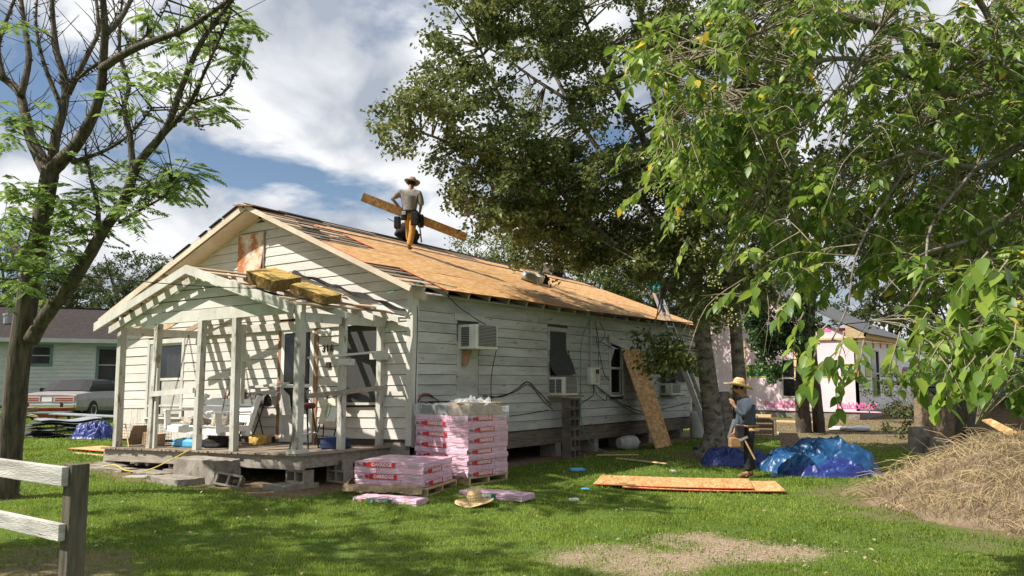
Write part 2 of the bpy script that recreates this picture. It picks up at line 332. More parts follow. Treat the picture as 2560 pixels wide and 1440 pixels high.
leafmat('haymat', (0.14, 0.105, 0.062), (0.28, 0.22, 0.13), (0.42, 0.355, 0.205), None, trans=0.15, gloss=0.2, rough=0.8)

def osb_mat():
    m = bpy.data.materials.new('osb'); m.use_nodes = True; nt = m.node_tree; N = nt.nodes; L = nt.links; b = N['Principled BSDF']; b.inputs['Roughness'].default_value = 0.75; b.inputs['Specular IOR Level'].default_value = 0.25
    tc = N.new('ShaderNodeTexCoord'); oi = N.new('ShaderNodeObjectInfo')
    sc_ = N.new('ShaderNodeVectorMath'); sc_.operation = 'SCALE'; sc_.inputs[0].default_value = (13.0, 7.0, 3.0); L.new(oi.outputs['Random'], sc_.inputs['Scale'])
    ad = N.new('ShaderNodeVectorMath'); L.new(tc.outputs['Object'], ad.inputs[0]); L.new(sc_.outputs[0], ad.inputs[1])
    cols = []
    for k, (rot, st) in enumerate(((0.25, (34, 7, 20)), (-0.5, (30, 8, 20)))):
        mp = N.new('ShaderNodeMapping'); mp.inputs['Rotation'].default_value = (0, 0, rot); mp.inputs['Scale'].default_value = st; L.new(ad.outputs[0], mp.inputs[0])
        v = N.new('ShaderNodeTexVoronoi'); v.inputs['Scale'].default_value = 1.0; L.new(mp.outputs[0], v.inputs['Vector']); cols.append(v.outputs['Color'])
    mx = N.new('ShaderNodeMix'); mx.data_type = 'RGBA'; mx.inputs[0].default_value = 0.5; L.new(cols[0], mx.inputs[6]); L.new(cols[1], mx.inputs[7])
    sp = N.new('ShaderNodeSeparateColor'); L.new(mx.outputs[2], sp.inputs[0])
    r = N.new('ShaderNodeValToRGB'); e = r.color_ramp.elements; e[0].position = 0.12; e[0].color = (0.40, 0.205, 0.078, 1); e[1].position = 0.55; e[1].color = (0.56, 0.315, 0.125, 1); k = e.new(0.88); k.color = (0.70, 0.48, 0.25, 1)
    L.new(sp.outputs[0], r.inputs[0])
    hs = N.new('ShaderNodeHueSaturation'); mr = N.new('ShaderNodeMapRange'); mr.inputs[3].default_value = 0.93; mr.inputs[4].default_value = 1.06; L.new(oi.outputs['Random'], mr.inputs[0]); L.new(mr.outputs[0], hs.inputs['Value']); L.new(r.outputs[0], hs.inputs['Color'])
    L.new(hs.outputs[0], b.inputs['Base Color'])
    bp = N.new('ShaderNodeBump'); bp.inputs['Strength'].default_value = 0.2; bp.inputs['Distance'].default_value = 0.01; L.new(sp.outputs[1], bp.inputs['Height']); L.new(bp.outputs[0], b.inputs['Normal'])
    MAT['osb'] = m
osb_mat()
# ------------------------------------------------------------------ ground
def fbm(x, y, s, seed=0.0): return mnoise.fractal(Vector((x * s + seed, y * s - seed, seed * 0.37)), 1.0, 2.0, 4)
def soil(x, y):                                # 0 lawn .. 1 bare earth
    n = 0.5 * fbm(x, y, 1.1, 3.1)
    w = 0.0
    if -9.2 < x < 0.45 and -0.2 < y < 12.2: w = 1.0
    dx = max(-6.6 - x, 0, x + 0.15); dy = max(-2.3 - y, 0, y)
    w = max(w, 1 - sm(0.0, 0.75, math.hypot(dx, dy) + n * 0.9))
    w = max(w, 0.8 * (1 - sm(0.3, 1.1, math.hypot((x - 1.35) / 1.6, (y + 6.6) / 1.1) + n)))
    w = max(w, 0.9 * sm(11.0, 14.5, y + 1.8 * n + 0.12 * x) * sm(-3, -0.5, x) * (1 - sm(38, 50, y)))
    w = max(w, 0.85 * (1 - sm(0.7, 1.25, math.hypot((x - 8.6) / 2.7, (y - 3.4) / 3.2) + 0.5 * n)))
    w = max(w, 0.7 * (1 - sm(0.5, 1.3, math.hypot(x - 2.6, y - 6.9) / 1.6 + n)))
    return max(0.0, min(1.0, w + 0.10 * max(0, fbm(x, y, 0.8, 9.0) - 0.25)))
def gravel(x, y):
    n = fbm(x, y, 1.5, 5.5)
    a = math.hypot((x - 6.25) / 0.95, (y + 1.75) / 0.75) + 0.55 * n
    b = math.hypot((x - 5.5) / 0.85, (y + 2.9) / 0.75) + 0.55 * n
    m_ = 0.95 + 0.55 * fbm(x, y, 3.2, 8.5); return max(0.0, min(1.0, max(1 - sm(0.45, 1.15, a), 1 - sm(0.4, 1.15, b)) * m_))
def axis(lo, hi, step, far):
    a = list(np.arange(lo, hi + 1e-6, step)); s = step; x = hi
    while x < far: s *= 1.35; x += s; a.append(x)
    s = step; x = lo; pre = []
    while x > -far: s *= 1.35; x -= s; pre.append(x)
    return pre[::-1] + a
def ground():
    xs = axis(-20, 13, 0.16, 1500); ys = axis(-8, 20, 0.16, 1500); nx, ny = len(xs), len(ys)
    V = []; A = []
    for y in ys:
        for x in xs:
            near = -21 < x < 14 and -9 < y < 60
            V.append((x, y, (gz(x, y) if near else 0.0) + (0.008 * fbm(x, y, 2.0) if near else 0)))
            s = soil(x, y) if near else 0.0; g = gravel(x, y) if near else 0.0
            A.append((s, g, 0, 1))
    F = [(j * nx + i, j * nx + i + 1, (j + 1) * nx + i + 1, (j + 1) * nx + i) for j in range(ny - 1) for i in range(nx - 1)]
    me = bpy.data.meshes.new('lawn'); me.from_pydata(V, [], F); me.polygons.foreach_set('use_smooth', [True] * len(F))
    a = me.color_attributes.new('zone', 'FLOAT_COLOR', 'POINT'); a.data.foreach_set('color', [c for t in A for c in t])
    m = bpy.data.materials.new('lawn'); m.use_nodes = True; nt = m.node_tree; N = nt.nodes; L = nt.links; b = N['Principled BSDF']; b.inputs['Roughness'].default_value = 0.95; b.inputs['Specular IOR Level'].default_value = 0.1
    def ramp(src, p, cols):
        r = N.new('ShaderNodeValToRGB'); e = r.color_ramp.elements; e[0].position = p[0]; e[1].position = p[1]; e[0].color = (*cols[0], 1); e[1].color = (*cols[1], 1); L.new(src, r.inputs[0]); return r.outputs[0]
    tc = N.new('ShaderNodeTexCoord')
    def nz(s, d=8):
        n = N.new('ShaderNodeTexNoise'); n.inputs['Scale'].default_value = s; n.inputs['Detail'].default_value = d; n.inputs['Roughness'].default_value = 0.65; L.new(tc.outputs['Object'], n.inputs['Vector']); return n.outputs[0]
    def mix(f, a_, b_):
        x = N.new('ShaderNodeMix'); x.data_type = 'RGBA'; L.new(f, x.inputs[0]); L.new(a_, x.inputs[6]); L.new(b_, x.inputs[7]); return x.outputs[2]
    gr = ramp(nz(6), (0.35, 0.7), ((0.065, 0.115, 0.02), (0.13, 0.19, 0.04)))
    so = ramp(nz(9), (0.3, 0.7), ((0.12, 0.082, 0.052), (0.27, 0.195, 0.13)))
    gv = ramp(nz(38, 4), (0.3, 0.68), ((0.17, 0.115, 0.072), (0.45, 0.345, 0.245)))
    at_ = N.new('ShaderNodeAttribute'); at_.attribute_name = 'zone'; sp = N.new('ShaderNodeSeparateColor'); L.new(at_.outputs['Color'], sp.inputs[0])
    c = mix(sp.outputs[0], gr, so); c = mix(sp.outputs[1], c, gv); L.new(c, b.inputs['Base Color'])
    bp = N.new('ShaderNodeBump'); bp.inputs['Strength'].default_value = 0.8; bp.inputs['Distance'].default_value = 0.03; L.new(nz(45), bp.inputs['Height']); L.new(bp.outputs[0], b.inputs['Normal'])
    me.materials.append(m); o = link('ground', me); o['kind'] = 'structure'; return o
ground()
# blades: one mesh, thinner and sparser with distance
def blades(name, P, h, w, matn, label, cat, lean=0.55, lcfn=None, parent=None):
    n = len(P); th = rng.uniform(0, 2 * np.pi, n); ln = rng.uniform(0.1, lean, n) * h; ph = rng.uniform(0, 2 * np.pi, n)
    sx, sy = np.cos(th) * w / 2, np.sin(th) * w / 2; z0 = np.zeros(n)
    tip = P + np.stack([np.cos(ph) * ln, np.sin(ph) * ln, h], 1); mid = P + np.stack([np.cos(ph) * ln * 0.3, np.sin(ph) * ln * 0.3, h * 0.55], 1)
    s = np.stack([sx, sy, z0], 1)
    V = np.stack([P - s, P + s, mid + s * 0.8, mid - s * 0.8, tip], 1).reshape(-1, 3)
    me = bpy.data.meshes.new(name); me.vertices.add(n * 5); me.vertices.foreach_set('co', V.astype(np.float32).ravel())
    b = np.arange(n) * 5
    loops = np.stack([b, b + 1, b + 2, b + 3, b + 3, b + 2, b + 4], 1).ravel(); ls = np.stack([np.arange(n) * 7, np.arange(n) * 7 + 4], 1).ravel(); lt = np.tile([4, 3], n)
    me.loops.add(len(loops)); me.loops.foreach_set('vertex_index', loops.astype(np.int32)); me.polygons.add(2 * n); me.polygons.foreach_set('loop_start', ls.astype(np.int32)); me.polygons.foreach_set('loop_total', lt.astype(np.int32))
    lc = lcfn(P) if lcfn is not None else rng.random(n)
    a = me.attributes.new('lc', 'FLOAT', 'POINT'); a.data.foreach_set('value', np.repeat(lc, 5).astype(np.float32))
    me.materials.append(MAT[matn]); me.update(calc_edges=True); me.validate()
    o = link(name, me, parent); tag(o, label, cat, kind='stuff'); return o
def grass():
    pts = []; hs = []; ws = []
    fx, fy = _h.x, _h.y; rx, ry = _r.x, _r.y
    for d0, d1, dens, hh, ww in ((5.2, 8, 2500, .032, .008), (8, 11, 1600, .034, .010), (11, 15, 900, .036, .014), (15, 21, 380, .04, .022), (21, 36, 110, .05, .04)):
        half = 0.70; area = (d1 * d1 - d0 * d0) * half; n = int(area * dens)
        d = np.sqrt(rng.uniform(d0 * d0, d1 * d1, n)); t = rng.uniform(-half, half, n) * d
        X = CAM.x + fx * d + rx * t; Y = CAM.y + fy * d + ry * t
        for x, y in zip(X, Y):
            if -9.0 < x < 0.3 and -0.1 < y < 11.6: continue
            s = soil(x, y); g = gravel(x, y)
            if random.random() < (1 - s) ** 1.5 * (1 - 0.85 * g) ** 1.6 + 0.04:
                f = (0.65 + 0.6 * mnoise.noise(Vector((x * 1.7, y * 1.7, 0.3))) + random.random() * 0.5) * (2.0 if random.random() < 0.02 else 1.0)
                pts.append((x, y, gz(x, y) - 0.004)); hs.append(hh * f); ws.append(ww * random.uniform(0.7, 1.3))
    P = np.array(pts); h = np.array(hs); w = np.array(ws)
    def lc(P):
        a = np.array([0.5 + 0.5 * mnoise.noise(Vector((x * 0.55, y * 0.55, 7.7))) + 0.4 * mnoise.noise(Vector((x * 2.1, y * 2.1, 1.7))) for x, y, z in P])
        v = np.clip(a + rng.uniform(-0.28, 0.3, len(P)), 0, 0.97); v[rng.random(len(P)) < 0.035] = 1.0; return v
    blades('grass', P, h, w, 'grassmat', 'short green grass covering the front lawn', 'grass', lcfn=lc)
grass()

# ------------------------------------------------------------------ the old house
house = empty('house', 'old white board house being re-roofed, with bare front porch and orange sheathing', 'house')
FW = lambda u, d, z: (u, -d, z)
LW = lambda u, d, z: (d, u, z)
RX, RZ = -4.1, 5.10
def zroof(x): return RZ - (0.432 * (x - RX) if x > RX else 0.383 * (RX - x))
C0, CH = 0.72, 0.18
def board(fn, u0, u1, z0, z1, parent, mat, u0t=None, u1t=None, tb=0.034, tt=0.020, name='board', lbl=None):
    if u0t is None: u0t = u0
    if u1t is None: u1t = u1
    j = random.uniform(-0.003, 0.004); jz = random.uniform(-0.003, 0.003)
    b = HB(); b.hexa([fn(u0, 0.0, z0 + jz), fn(u1, 0.0, z0 + jz), fn(u1, tb + j, z0 + jz), fn(u0, tb + j, z0 + jz), fn(u0t, 0.0, z1), fn(u1t, 0.0, z1), fn(u1t, tt + j, z1), fn(u0t, tt + j, z1)])
    return b.build(name, mat, parent)
def wallcore(fn, u0, u1, z0, z1, openings, d0=-0.12, d1=0.0):
    us = sorted({u0, u1, *[o[0] for o in openings], *[o[1] for o in openings]}); zs = sorted({z0, z1, *[o[2] for o in openings], *[o[3] for o in openings]})
    b = HB()
    for i in range(len(us) - 1):
        for k in range(len(zs) - 1):
            cu, cz = (us[i] + us[i + 1]) / 2, (zs[k] + zs[k + 1]) / 2
            if any(o[0] < cu < o[1] and o[2] < cz < o[3] for o in openings): continue
            P = [fn(us[i], d0, zs[k]), fn(us[i + 1], d0, zs[k]), fn(us[i + 1], d1, zs[k]), fn(us[i], d1, zs[k])]; Q = [(x, y, z + zs[k + 1] - zs[k]) for x, y, z in P]
            b.hexa(P + Q)
    return b
def siding(fn, ulo, uhi, z0, z1, openings, parent, mat, lim=None, joints=(3.2, 5.0)):
    k = 0; z = z0
    while z < z1 - 0.02:
        zt = min(z + CH, z1); a, c = (ulo, uhi); at_, ct = a, c
        if lim:
            l0, r0 = lim(z); l1, r1 = lim(zt); a, c = max(ulo, l0), min(uhi, r0); at_, ct = max(ulo, l1), min(uhi, r1)
            if ct - at_ < 0.05: break
        iv = [(a, c)]
        for o in openings:
            if min(o[3], zt) - max(o[2], z) > 0.3 * CH:
                nv = []
                for p, q in iv:
                    if o[1] <= p or o[0] >= q: nv.append((p, q)); continue
                    if o[0] > p: nv.append((p, o[0]))
                    if o[1] < q: nv.append((o[1], q))
                iv = nv
        for p, q in iv:
            segs = []; x = p
            while q - x > joints[1]:
                x2 = x + random.uniform(*joints); segs.append((x, x2 - 0.003)); x = x2
            segs.append((x, q))
            for s0, s1 in segs:
                board(fn, s0, s1, z + 0.009, zt, parent, mat, at_ if s0 == a else None, ct if s1 == c else None)
        z = zt; k += 1
# front wall
FO = [(-7.85, -6.62, 1.10, 2.58), (-3.30, -2.42, 0.62, 2.72), (-1.58, -0.80, 1.36, 2.84)]
fwall = wallcore(FW, -8.95, 0.0, 0.62, 2.95, FO)
fwall.prism([(-8.95, 2.95), (0.0, 2.95), (0.0, zroof(0) - 0.16), (RX, RZ - 0.16), (-8.95, zroof(-8.95) - 0.16)], FW, -0.12, 0.0)
fwall = fwall.build('front_wall', MAT['core'], house)
def cas(o, e=0.09): return (o[0] - e, o[1] + e, o[2] - 0.06, o[3] + e)
FC = [cas(FO[0]), (-3.42, -2.30, 0.5, 2.84), cas(FO[2]), (-8.9, -5.62, 0.5, 1.30)]
lim = lambda z: (RX - (RZ - 0.13 - z) / 0.383, RX + (RZ - 0.13 - z) / 0.432)
siding(FW, -8.86, -0.10, 0.72, 5.0, FC, fwall, MAT['siding'], lim)
for x in np.arange(-8.88, -5.65, 0.062):        # beadboard panel low on the wall
    if -7.97 < x < -6.52: zt = 1.02
    else: zt = 1.29
    board(FW, x, x + 0.058, 0.63, zt, fwall, MAT['siding'], tb=0.016, tt=0.016, name='beadboard')
HB().box(-8.9, -5.62, -0.034, -0.0, 1.29, 1.325).build('rail_cap', MAT['trim'], fwall)
HB().box(-8.96, -8.86, -0.036, 0.0, 0.62, 3.2).build('corner_board', MAT['trim'], fwall)
HB().box(-0.10, 0.034, -0.036, 0.0, 0.62, zroof(0) - 0.14).build('corner_board', MAT['trim'], fwall)
HB().box(-0.10, 0.0, -0.03, 0.0, 0.42, 0.72).build('corner_base', MAT['skirt'], fwall)
board(FW, -0.60, 0.0, 0.40, 0.66, fwall, MAT['grey_beam'], name='skirt_board')
# long wall
LO = [(4.20, 4.88, 1.45, 2.74), (6.84, 7.44, 1.40, 2.60), (9.52, 10.45, 1.30, 2.50)]
lwall = wallcore(LW, 0.0, 11.5, 0.62, 3.10, LO).build('side_wall', MAT['core'], house)
LC = [cas(o, 0.07) for o in LO] + [(1.14, 1.78, 1.30, 2.78)]
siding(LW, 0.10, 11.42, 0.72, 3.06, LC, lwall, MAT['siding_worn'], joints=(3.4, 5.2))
HB().box(0.0, 0.034, 0.0, 0.11, 0.60, 3.2).build('corner_board', MAT['trim'], lwall)
HB().box(0.0, 0.034, 11.42, 11.53, 0.60, 3.2).build('corner_board', MAT['trim'], lwall)
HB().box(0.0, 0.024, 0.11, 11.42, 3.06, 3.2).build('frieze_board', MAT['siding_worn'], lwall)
for k in range(2):
    for y0, y1 in ((0.1, 3.9), (3.905, 7.6), (7.605, 11.45)): HB().box(-0.03, 0.012 - 0.006 * k, y0, y1, 0.42 + 0.15 * (1 - k) - 0.02, 0.42 + 0.15 * (2 - k) - 0.024).build('skirt_board', MAT['skirt'], lwall)
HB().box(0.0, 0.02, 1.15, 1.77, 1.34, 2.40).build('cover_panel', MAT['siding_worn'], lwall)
HB().box(0.0, 0.05, 1.08, 1.86, 1.28, 1.33).build('window_sill', MAT['trim'], lwall)
HB().box(0.0, 0.045, 1.06, 1.92, 2.78, 2.90).build('window_head', MAT['trim'], lwall)
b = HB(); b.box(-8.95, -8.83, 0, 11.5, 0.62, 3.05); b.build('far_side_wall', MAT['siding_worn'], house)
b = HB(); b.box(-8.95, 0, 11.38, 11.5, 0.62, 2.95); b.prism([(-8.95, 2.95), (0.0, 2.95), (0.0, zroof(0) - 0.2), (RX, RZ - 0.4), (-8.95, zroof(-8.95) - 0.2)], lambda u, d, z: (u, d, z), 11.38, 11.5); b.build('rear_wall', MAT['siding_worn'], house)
HB().box(-8.9, -0.02, 0.02, 11.4, 0.58, 0.70).build('floor_frame', MAT['core'], house)
HB().box(-8.8, -0.13, 0.13, 11.3, 2.96, 2.99).build('ceiling', MAT['core'], house)
# windows
def window(fn, o, name, glass='glass', sash=True, screen=False, curtain=None, mat='trim', mull=1, casing=True, sillw=0.05):
    u0, u1, z0, z1 = o; w = empty(name, parent=house); bd = lambda *a, n='casing', m=None: (lambda q: q.build(n, m or MAT[mat], w))(HB().prism([(a[0], a[2]), (a[1], a[2]), (a[1], a[3]), (a[0], a[3])], fn, a[4], a[5]))
    if casing:
        bd(u0 - 0.09, u0, z0 - 0.02, z1 + 0.09, 0.0, 0.04); bd(u1, u1 + 0.09, z0 - 0.02, z1 + 0.09, 0.0, 0.04); bd(u0, u1, z1, z1 + 0.09, 0.0, 0.038); bd(u0 - 0.12, u1 + 0.12, z0 - 0.06, z0 - 0.02, 0.0, 0.04 + sillw, n='sill')
    zm = (z0 + z1) / 2
    if sash:
        for (a, c, dd) in ((zm - 0.02, z1, -0.03), (z0 - 0.02, zm + 0.02, -0.055)):
            s = HB()
            for q in ((u0, u0 + 0.045, a, c), (u1 - 0.045, u1, a, c), (u0 + 0.045, u1 - 0.045, a, a + 0.05), (u0 + 0.045, u1 - 0.045, c - 0.045, c)):
                s.prism([(q[0], q[2]), (q[1], q[2]), (q[1], q[3]), (q[0], q[3])], fn, dd, dd + 0.03)
            if mull > 1:
                um = (u0 + u1) / 2; s.prism([(um - 0.012, a + 0.05), (um + 0.012, a + 0.05), (um + 0.012, c - 0.045), (um - 0.012, c - 0.045)], fn, dd, dd + 0.03)
            s.build('sash', MAT[mat], w)
            HB().prism([(u0 + 0.04, a + 0.04), (u1 - 0.04, a + 0.04), (u1 - 0.04, c - 0.04), (u0 + 0.04, c - 0.04)], fn, dd + 0.01, dd + 0.014).build('pane', MAT[glass], w)
    if curtain:
        q = HB(); nn = 26
        q.grid(lambda s_, t_: fn(u0 + (u1 - u0) * s_, -0.14 + 0.018 * math.sin(s_ * 34 + t_ * 2), z0 + (z1 - z0) * (curtain[0] + (curtain[1] - curtain[0]) * t_)), nn, 4).build('curtain', MAT[curtain[2]], w, smooth=True)
    if screen:
        HB().prism([(u0, z0), (u1, z0), (u1, z1), (u0, z1)], fn, 0.004, 0.007).build('insect_screen', MAT['mesh_screen'], w)
    return w
M('curtain', (0.62, 0.60, 0.56), (0.44, 0.43, 0.40), scale=4, stretch=(8, 1, 1), rough=0.9)
w = window(FW, FO[0], 'window', curtain=(0.5, 1.0, 'curtain'))
HB().box(-7.83, -7.62, -0.03, -0.005, 1.12, 2.56).build('shutter', MAT['galv'], w)
HB().box(-7.35, -6.66, -0.02, -0.004, 1.14, 1.80).build('window_fan', MAT['ac_grey'], w)
window(FW, FO[2], 'window', glass='glass_dark', screen=True, mull=2, curtain=(0.0, 1.0, 'ac_grey'))
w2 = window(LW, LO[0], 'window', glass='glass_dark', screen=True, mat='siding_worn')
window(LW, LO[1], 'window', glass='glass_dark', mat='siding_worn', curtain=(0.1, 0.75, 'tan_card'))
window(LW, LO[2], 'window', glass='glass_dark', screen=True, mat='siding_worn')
HB().prism([(6.72, 2.60), (7.72, 2.44), (7.70, 2.60), (6.72, 2.78)], LW, 0.045, 0.07).build('loose_board', MAT['siding_worn'], house)
# torn screens over the two windows with air conditioners
def torn(name, y0, z0, sx, sz, seed, mat):
    b = HB(); random.seed(seed)
    b.grid(lambda s, t: (0.05 + 0.17 * (1 - t) ** 2 + 0.05 * math.sin(s * 9 + seed) * (1 - t) + 0.02 * math.sin(s * 23 + t * 9), y0 + s * sx + 0.10 * (1 - t) * math.sin(t * 6 + seed) + (1 - t) * 0.25 * s, z0 + t * sz + 0.06 * (1 - t) * math.sin(s * 7 + seed)), 12, 8)
    b.build(name, MAT[mat], house, smooth=True)
torn('torn_screen', 4.15, 1.80, 0.78, 0.55, 3, 'screen'); torn('torn_screen', 9.6, 1.72, 0.95, 0.85, 5, 'screen')
# door
door = empty('front_door', parent=house)
dq = lambda n, m, *a: HB().box(a[0], a[1], -a[5], -a[4], a[2], a[3]).build(n, MAT[m], door)
dq('door_casing', 'brown_trim', -3.42, -3.32, 0.62, 2.74, 0.0, 0.045); dq('door_casing', 'brown_trim', -2.40, -2.30, 0.62, 2.74, 0.0, 0.045); dq('door_casing', 'brown_trim', -3.42, -2.30, 2.74, 2.84, 0.0, 0.046)
dq('door_leaf', 'dark_void', -3.30, -2.42, 0.63, 2.72, -0.09, -0.06)
s = HB()
for a in ((-3.32, -3.23, 0.64, 2.73), (-2.50, -2.40, 0.64, 2.73), (-3.23, -2.50, 2.62, 2.73), (-3.23, -2.50, 1.62, 1.68), (-3.23, -2.50, 0.64, 0.72), (-3.23, -2.50, 1.08, 1.14)): s.box(a[0], a[1], -0.05, -0.02, a[2], a[3])
s.build('storm_frame', MAT['paint_white'], door)
dq('kick_panel', 'ac_white', -3.23, -2.50, 0.72, 1.08, 0.025, 0.04)
dq('glass_pane', 'glass_dark', -3.23, -2.50, 1.68, 2.62, 0.03, 0.036); dq('screen_panel', 'mesh_screen', -3.23, -2.50, 1.14, 1.62, 0.03, 0.034)
dq('door_curtain', 'ac_grey', -3.12, -2.66, 1.75, 2.5, -0.05, -0.045)
HB().tube([(-2.47, -0.05, 1.40), (-2.47, -0.10, 1.42), (-2.47, -0.10, 1.55), (-2.47, -0.05, 1.57)], 0.011, 6).build('door_handle', MAT['dark_metal'], door)
b = HB(); b.grid(lambda s_, t_: (-3.27 + 0.40 * s_ * (1.15 - 0.5 * t_), -0.07 - 0.05 * math.sin(s_ * 3) - 0.10 * (1 - t_) * s_, 1.13 + 0.50 * t_ * (1 - 0.3 * s_ * s_)), 8, 8); b.build('torn_door_screen', MAT['ac_grey'], door, smooth=True)
# porch lamp, house number, bell
lamp = empty('porch_lamp', parent=house)
HB().lathe([(0.06, 0), (0.065, 0.01), (0.05, 0.03), (0.025, 0.04)], 14, fn=lambda p, t, r: (p[0] - 2.02, -p[2] - 0.03, p[1] + 2.60)).build('lamp_base', MAT['paint_white'], lamp, smooth=True)
HB().tube([(-2.02, -0.06, 2.60), (-2.10, -0.13, 2.60), (-2.17, -0.17, 2.60)], [0.022, 0.035, 0.045], 12).build('lamp_socket', MAT['paint_white'], lamp, smooth=True)
TEXT = {}
def text_mesh(txt, size, matn, ext=0.0012, shear=0.0, space=1.0, bold=0.0):
    key = (txt, size, matn, shear, bold)
    if key in TEXT: return TEXT[key]
    c = bpy.data.curves.new('lettering', 'FONT'); c.body = txt; c.size = size; c.extrude = ext; c.align_x = 'CENTER'; c.align_y = 'CENTER'; c.shear = shear; c.space_character = space; c.offset = bold; c.resolution_u = 3
    o = bpy.data.objects.new('lettering', c); col.objects.link(o); dg = bpy.context.evaluated_depsgraph_get(); dg.update()
    me = bpy.data.meshes.new_from_object(o.evaluated_get(dg)); bpy.data.objects.remove(o); me.materials.clear(); me.materials.append(MAT[matn]); TEXT[key] = me; return me
for i, ch in enumerate('316'):
    o = link('house_number', text_mesh(ch, 0.17, 'ink_black', 0.006, bold=0.003), house); o.location = hw((-2.145 + i * 0.105, -0.042, 2.30)); o.rotation_euler = (R(90), 0, 0)
HB().box(-2.06, -1.95, -0.06, -0.02, 1.96, 2.06).build('door_bell', MAT['dark_metal'], house)
# rusty plate in the gable
b = HB(); b.grid(lambda s_, t_: (-4.75 + 0.78 * s_, -0.045 - 0.03 * abs(math.sin(s_ * 2.2 + t_)) - (0.05 * (1 - t_) ** 3), 3.70 + 0.95 * t_ + (0.12 * s_ - 0.03 * math.sin(s_ * 9)) * (1 - t_)), 10, 12); b.build('rusty_vent_cover', MAT['rust'], house, smooth=True)
HB().box(-3.97, -3.93, -0.06, -0.01, 3.72, 4.66).build('vent_edge_strip', MAT['grey_beam'], house)
# ------------------------------------------------------------------ main roof
roof = empty('roof', parent=house)
zr = lambda y: 5.14 - (y + 0.4) * 0.29 / 12.3
ze = lambda y: 3.24 - (y + 0.4) * 0.07 / 12.3
zl = lambda y: 3.10 - (y + 0.4) * 0.07 / 12.3
def RPt(t, y, h, left=False):
    if left: return (RX - 5.2 * t - 0.36 * h, y, zr(y) + (zl(y) - zr(y)) * t + 0.93 * h)
    return (RX + 4.44 * t + 0.40 * h, y, zr(y) + (ze(y) - zr(y)) * t + 0.917 * h + 0.02 * math.sin(y * 0.9) * t)
def slope(t0, t1, y0, y1, h0, h1, b=None, left=False):
    b = b or MB(); q = [(t0, y0), (t1, y0), (t1, y1), (t0, y1)]; n = len(b.v)
    b.hexa([RPt(t, y, h0, left) for t, y in q] + [RPt(t, y, h1, left) for t, y in q])
    return b
for y in np.arange(-0.02, 11.85, 0.61):
    slope(0.0, 0.985, y, y + 0.045, -0.135, -0.024).build('rafter', MAT['siding_worn'], roof)
    slope(0.0, 0.96, y, y + 0.045, -0.135, -0.024, left=True).build('rafter', MAT['old_wood'], roof)
sp = 0.0485
for k in range(20):                            # spaced sheathing boards
    t0 = 0.005 + k * sp * 1.03; w_ = 0.0285
    y = -0.42
    while y < 11.9:
        y2 = min(11.9, y + random.uniform(3.0, 4.8))
        slope(t0, t0 + w_, y, y2 - 0.004, -0.022 + random.uniform(0, 0.002), 0.0, None).build('sheathing_board', MAT['bare_wood'] if k in (3, 5, 18, 19) else MAT['old_wood'], roof); y = y2
def osb(t0, t1, y0, y1, h0=0.003, th=0.012):
    b = MB(); q = [(t0, y0), (t1, y0), (t1, y1), (t0, y1)]
    b.hexa([RPt(t, y, h0) for t, y in q] + [RPt(t, y, h0 + th) for t, y in q]); b.m = [0, 0, 1, 1, 1, 1]
    return b.build('roof_sheet', [MAT['osb'], MAT['red_paint']], roof)
for r_, (t0, t1, ys) in enumerate(((0.762, 1.012, 0.42), (0.51, 0.7595, -0.44), (0.258, 0.5075, 1.10))):
    y = ys; first = True
    while y < 11.9:
        L_ = 2.44 if not (first and r_ == 0) else 2.2
        y2 = min(y + L_, 11.93); osb(t0, t1, y, y2 - 0.012, 0.003 + random.uniform(0, 0.003)); y = y2; first = False
y = 0.75
while y < 5.2: y2 = min(y + 2.44, 5.2); osb(0.155, 0.205, y, y2 - 0.01, 0.003); y = y2
y = 6.2
while y < 11.8: y2 = min(y + 2.44, 11.8); osb(0.11, 0.205, y, y2 - 0.01, 0.003); y = y2
# left slope: old shingles on boards, ragged at the rake
slope(0.0, 1.0, -0.40, 11.9, -0.02, 0.0, left=True).build('old_decking', MAT['brown_trim'], roof)
slope(0.0, 1.01, -0.44, 11.93, 0.004, 0.022, left=True).build('old_shingles', MAT['shingle'], roof)
for t, w_, hh in ((0.02, 0.10, 0.03), (0.13, 0.07, 0.035), (0.22, 0.05, 0.02), (0.33, 0.09, 0.018), (0.40, 0.05, 0.012), (0.52, 0.12, 0.01)):
    slope(t, t + w_, -0.485, 0.2, 0.024, 0.024 + hh * 0.8, left=True).build('shingle_flap', MAT['felt'], roof)
b = MB(); b.hexa([RPt(0.03, -0.58, 0.02, True), RPt(0.075, -0.5, 0.05), RPt(0.06, 0.4, 0.03), RPt(0.03, 0.4, 0.02, True), RPt(0.03, -0.58, 0.04, True), RPt(0.075, -0.5, 0.07), RPt(0.06, 0.4, 0.05), RPt(0.03, 0.4, 0.04, True)]); b.build('ridge_flap', MAT['brown_trim'], roof)
y = 0.4
while y < 11.8:
    y2 = y + random.uniform(0.8, 1.6)
    if random.random() < 0.85: slope(-0.004, random.uniform(0.012, 0.03), y, min(y2, 11.8), 0.004, random.uniform(0.014, 0.03)).build('ridge_felt', MAT['felt'], roof)
    if random.random() < 0.55: slope(random.uniform(0.06, 0.09), random.uniform(0.10, 0.125), y, min(y2, 11.8) - random.uniform(0, 0.4), 0.003, 0.012).build('felt_scrap', MAT['felt'], roof)
    y = y2
for i in range(15):                             # torn felt left along the bare front strip
    t = random.uniform(0.06, 0.5) if i < 13 else random.uniform(0.77, 1.0); yy = random.uniform(-0.4, 0.9 if t < 0.5 else 0.3)
    slope(t, t + random.uniform(0.01, 0.03), yy, yy + random.uniform(0.15, 0.5), 0.003, 0.012).build('felt_scrap', MAT['felt'] if i % 3 else MAT['bare_wood'], roof)
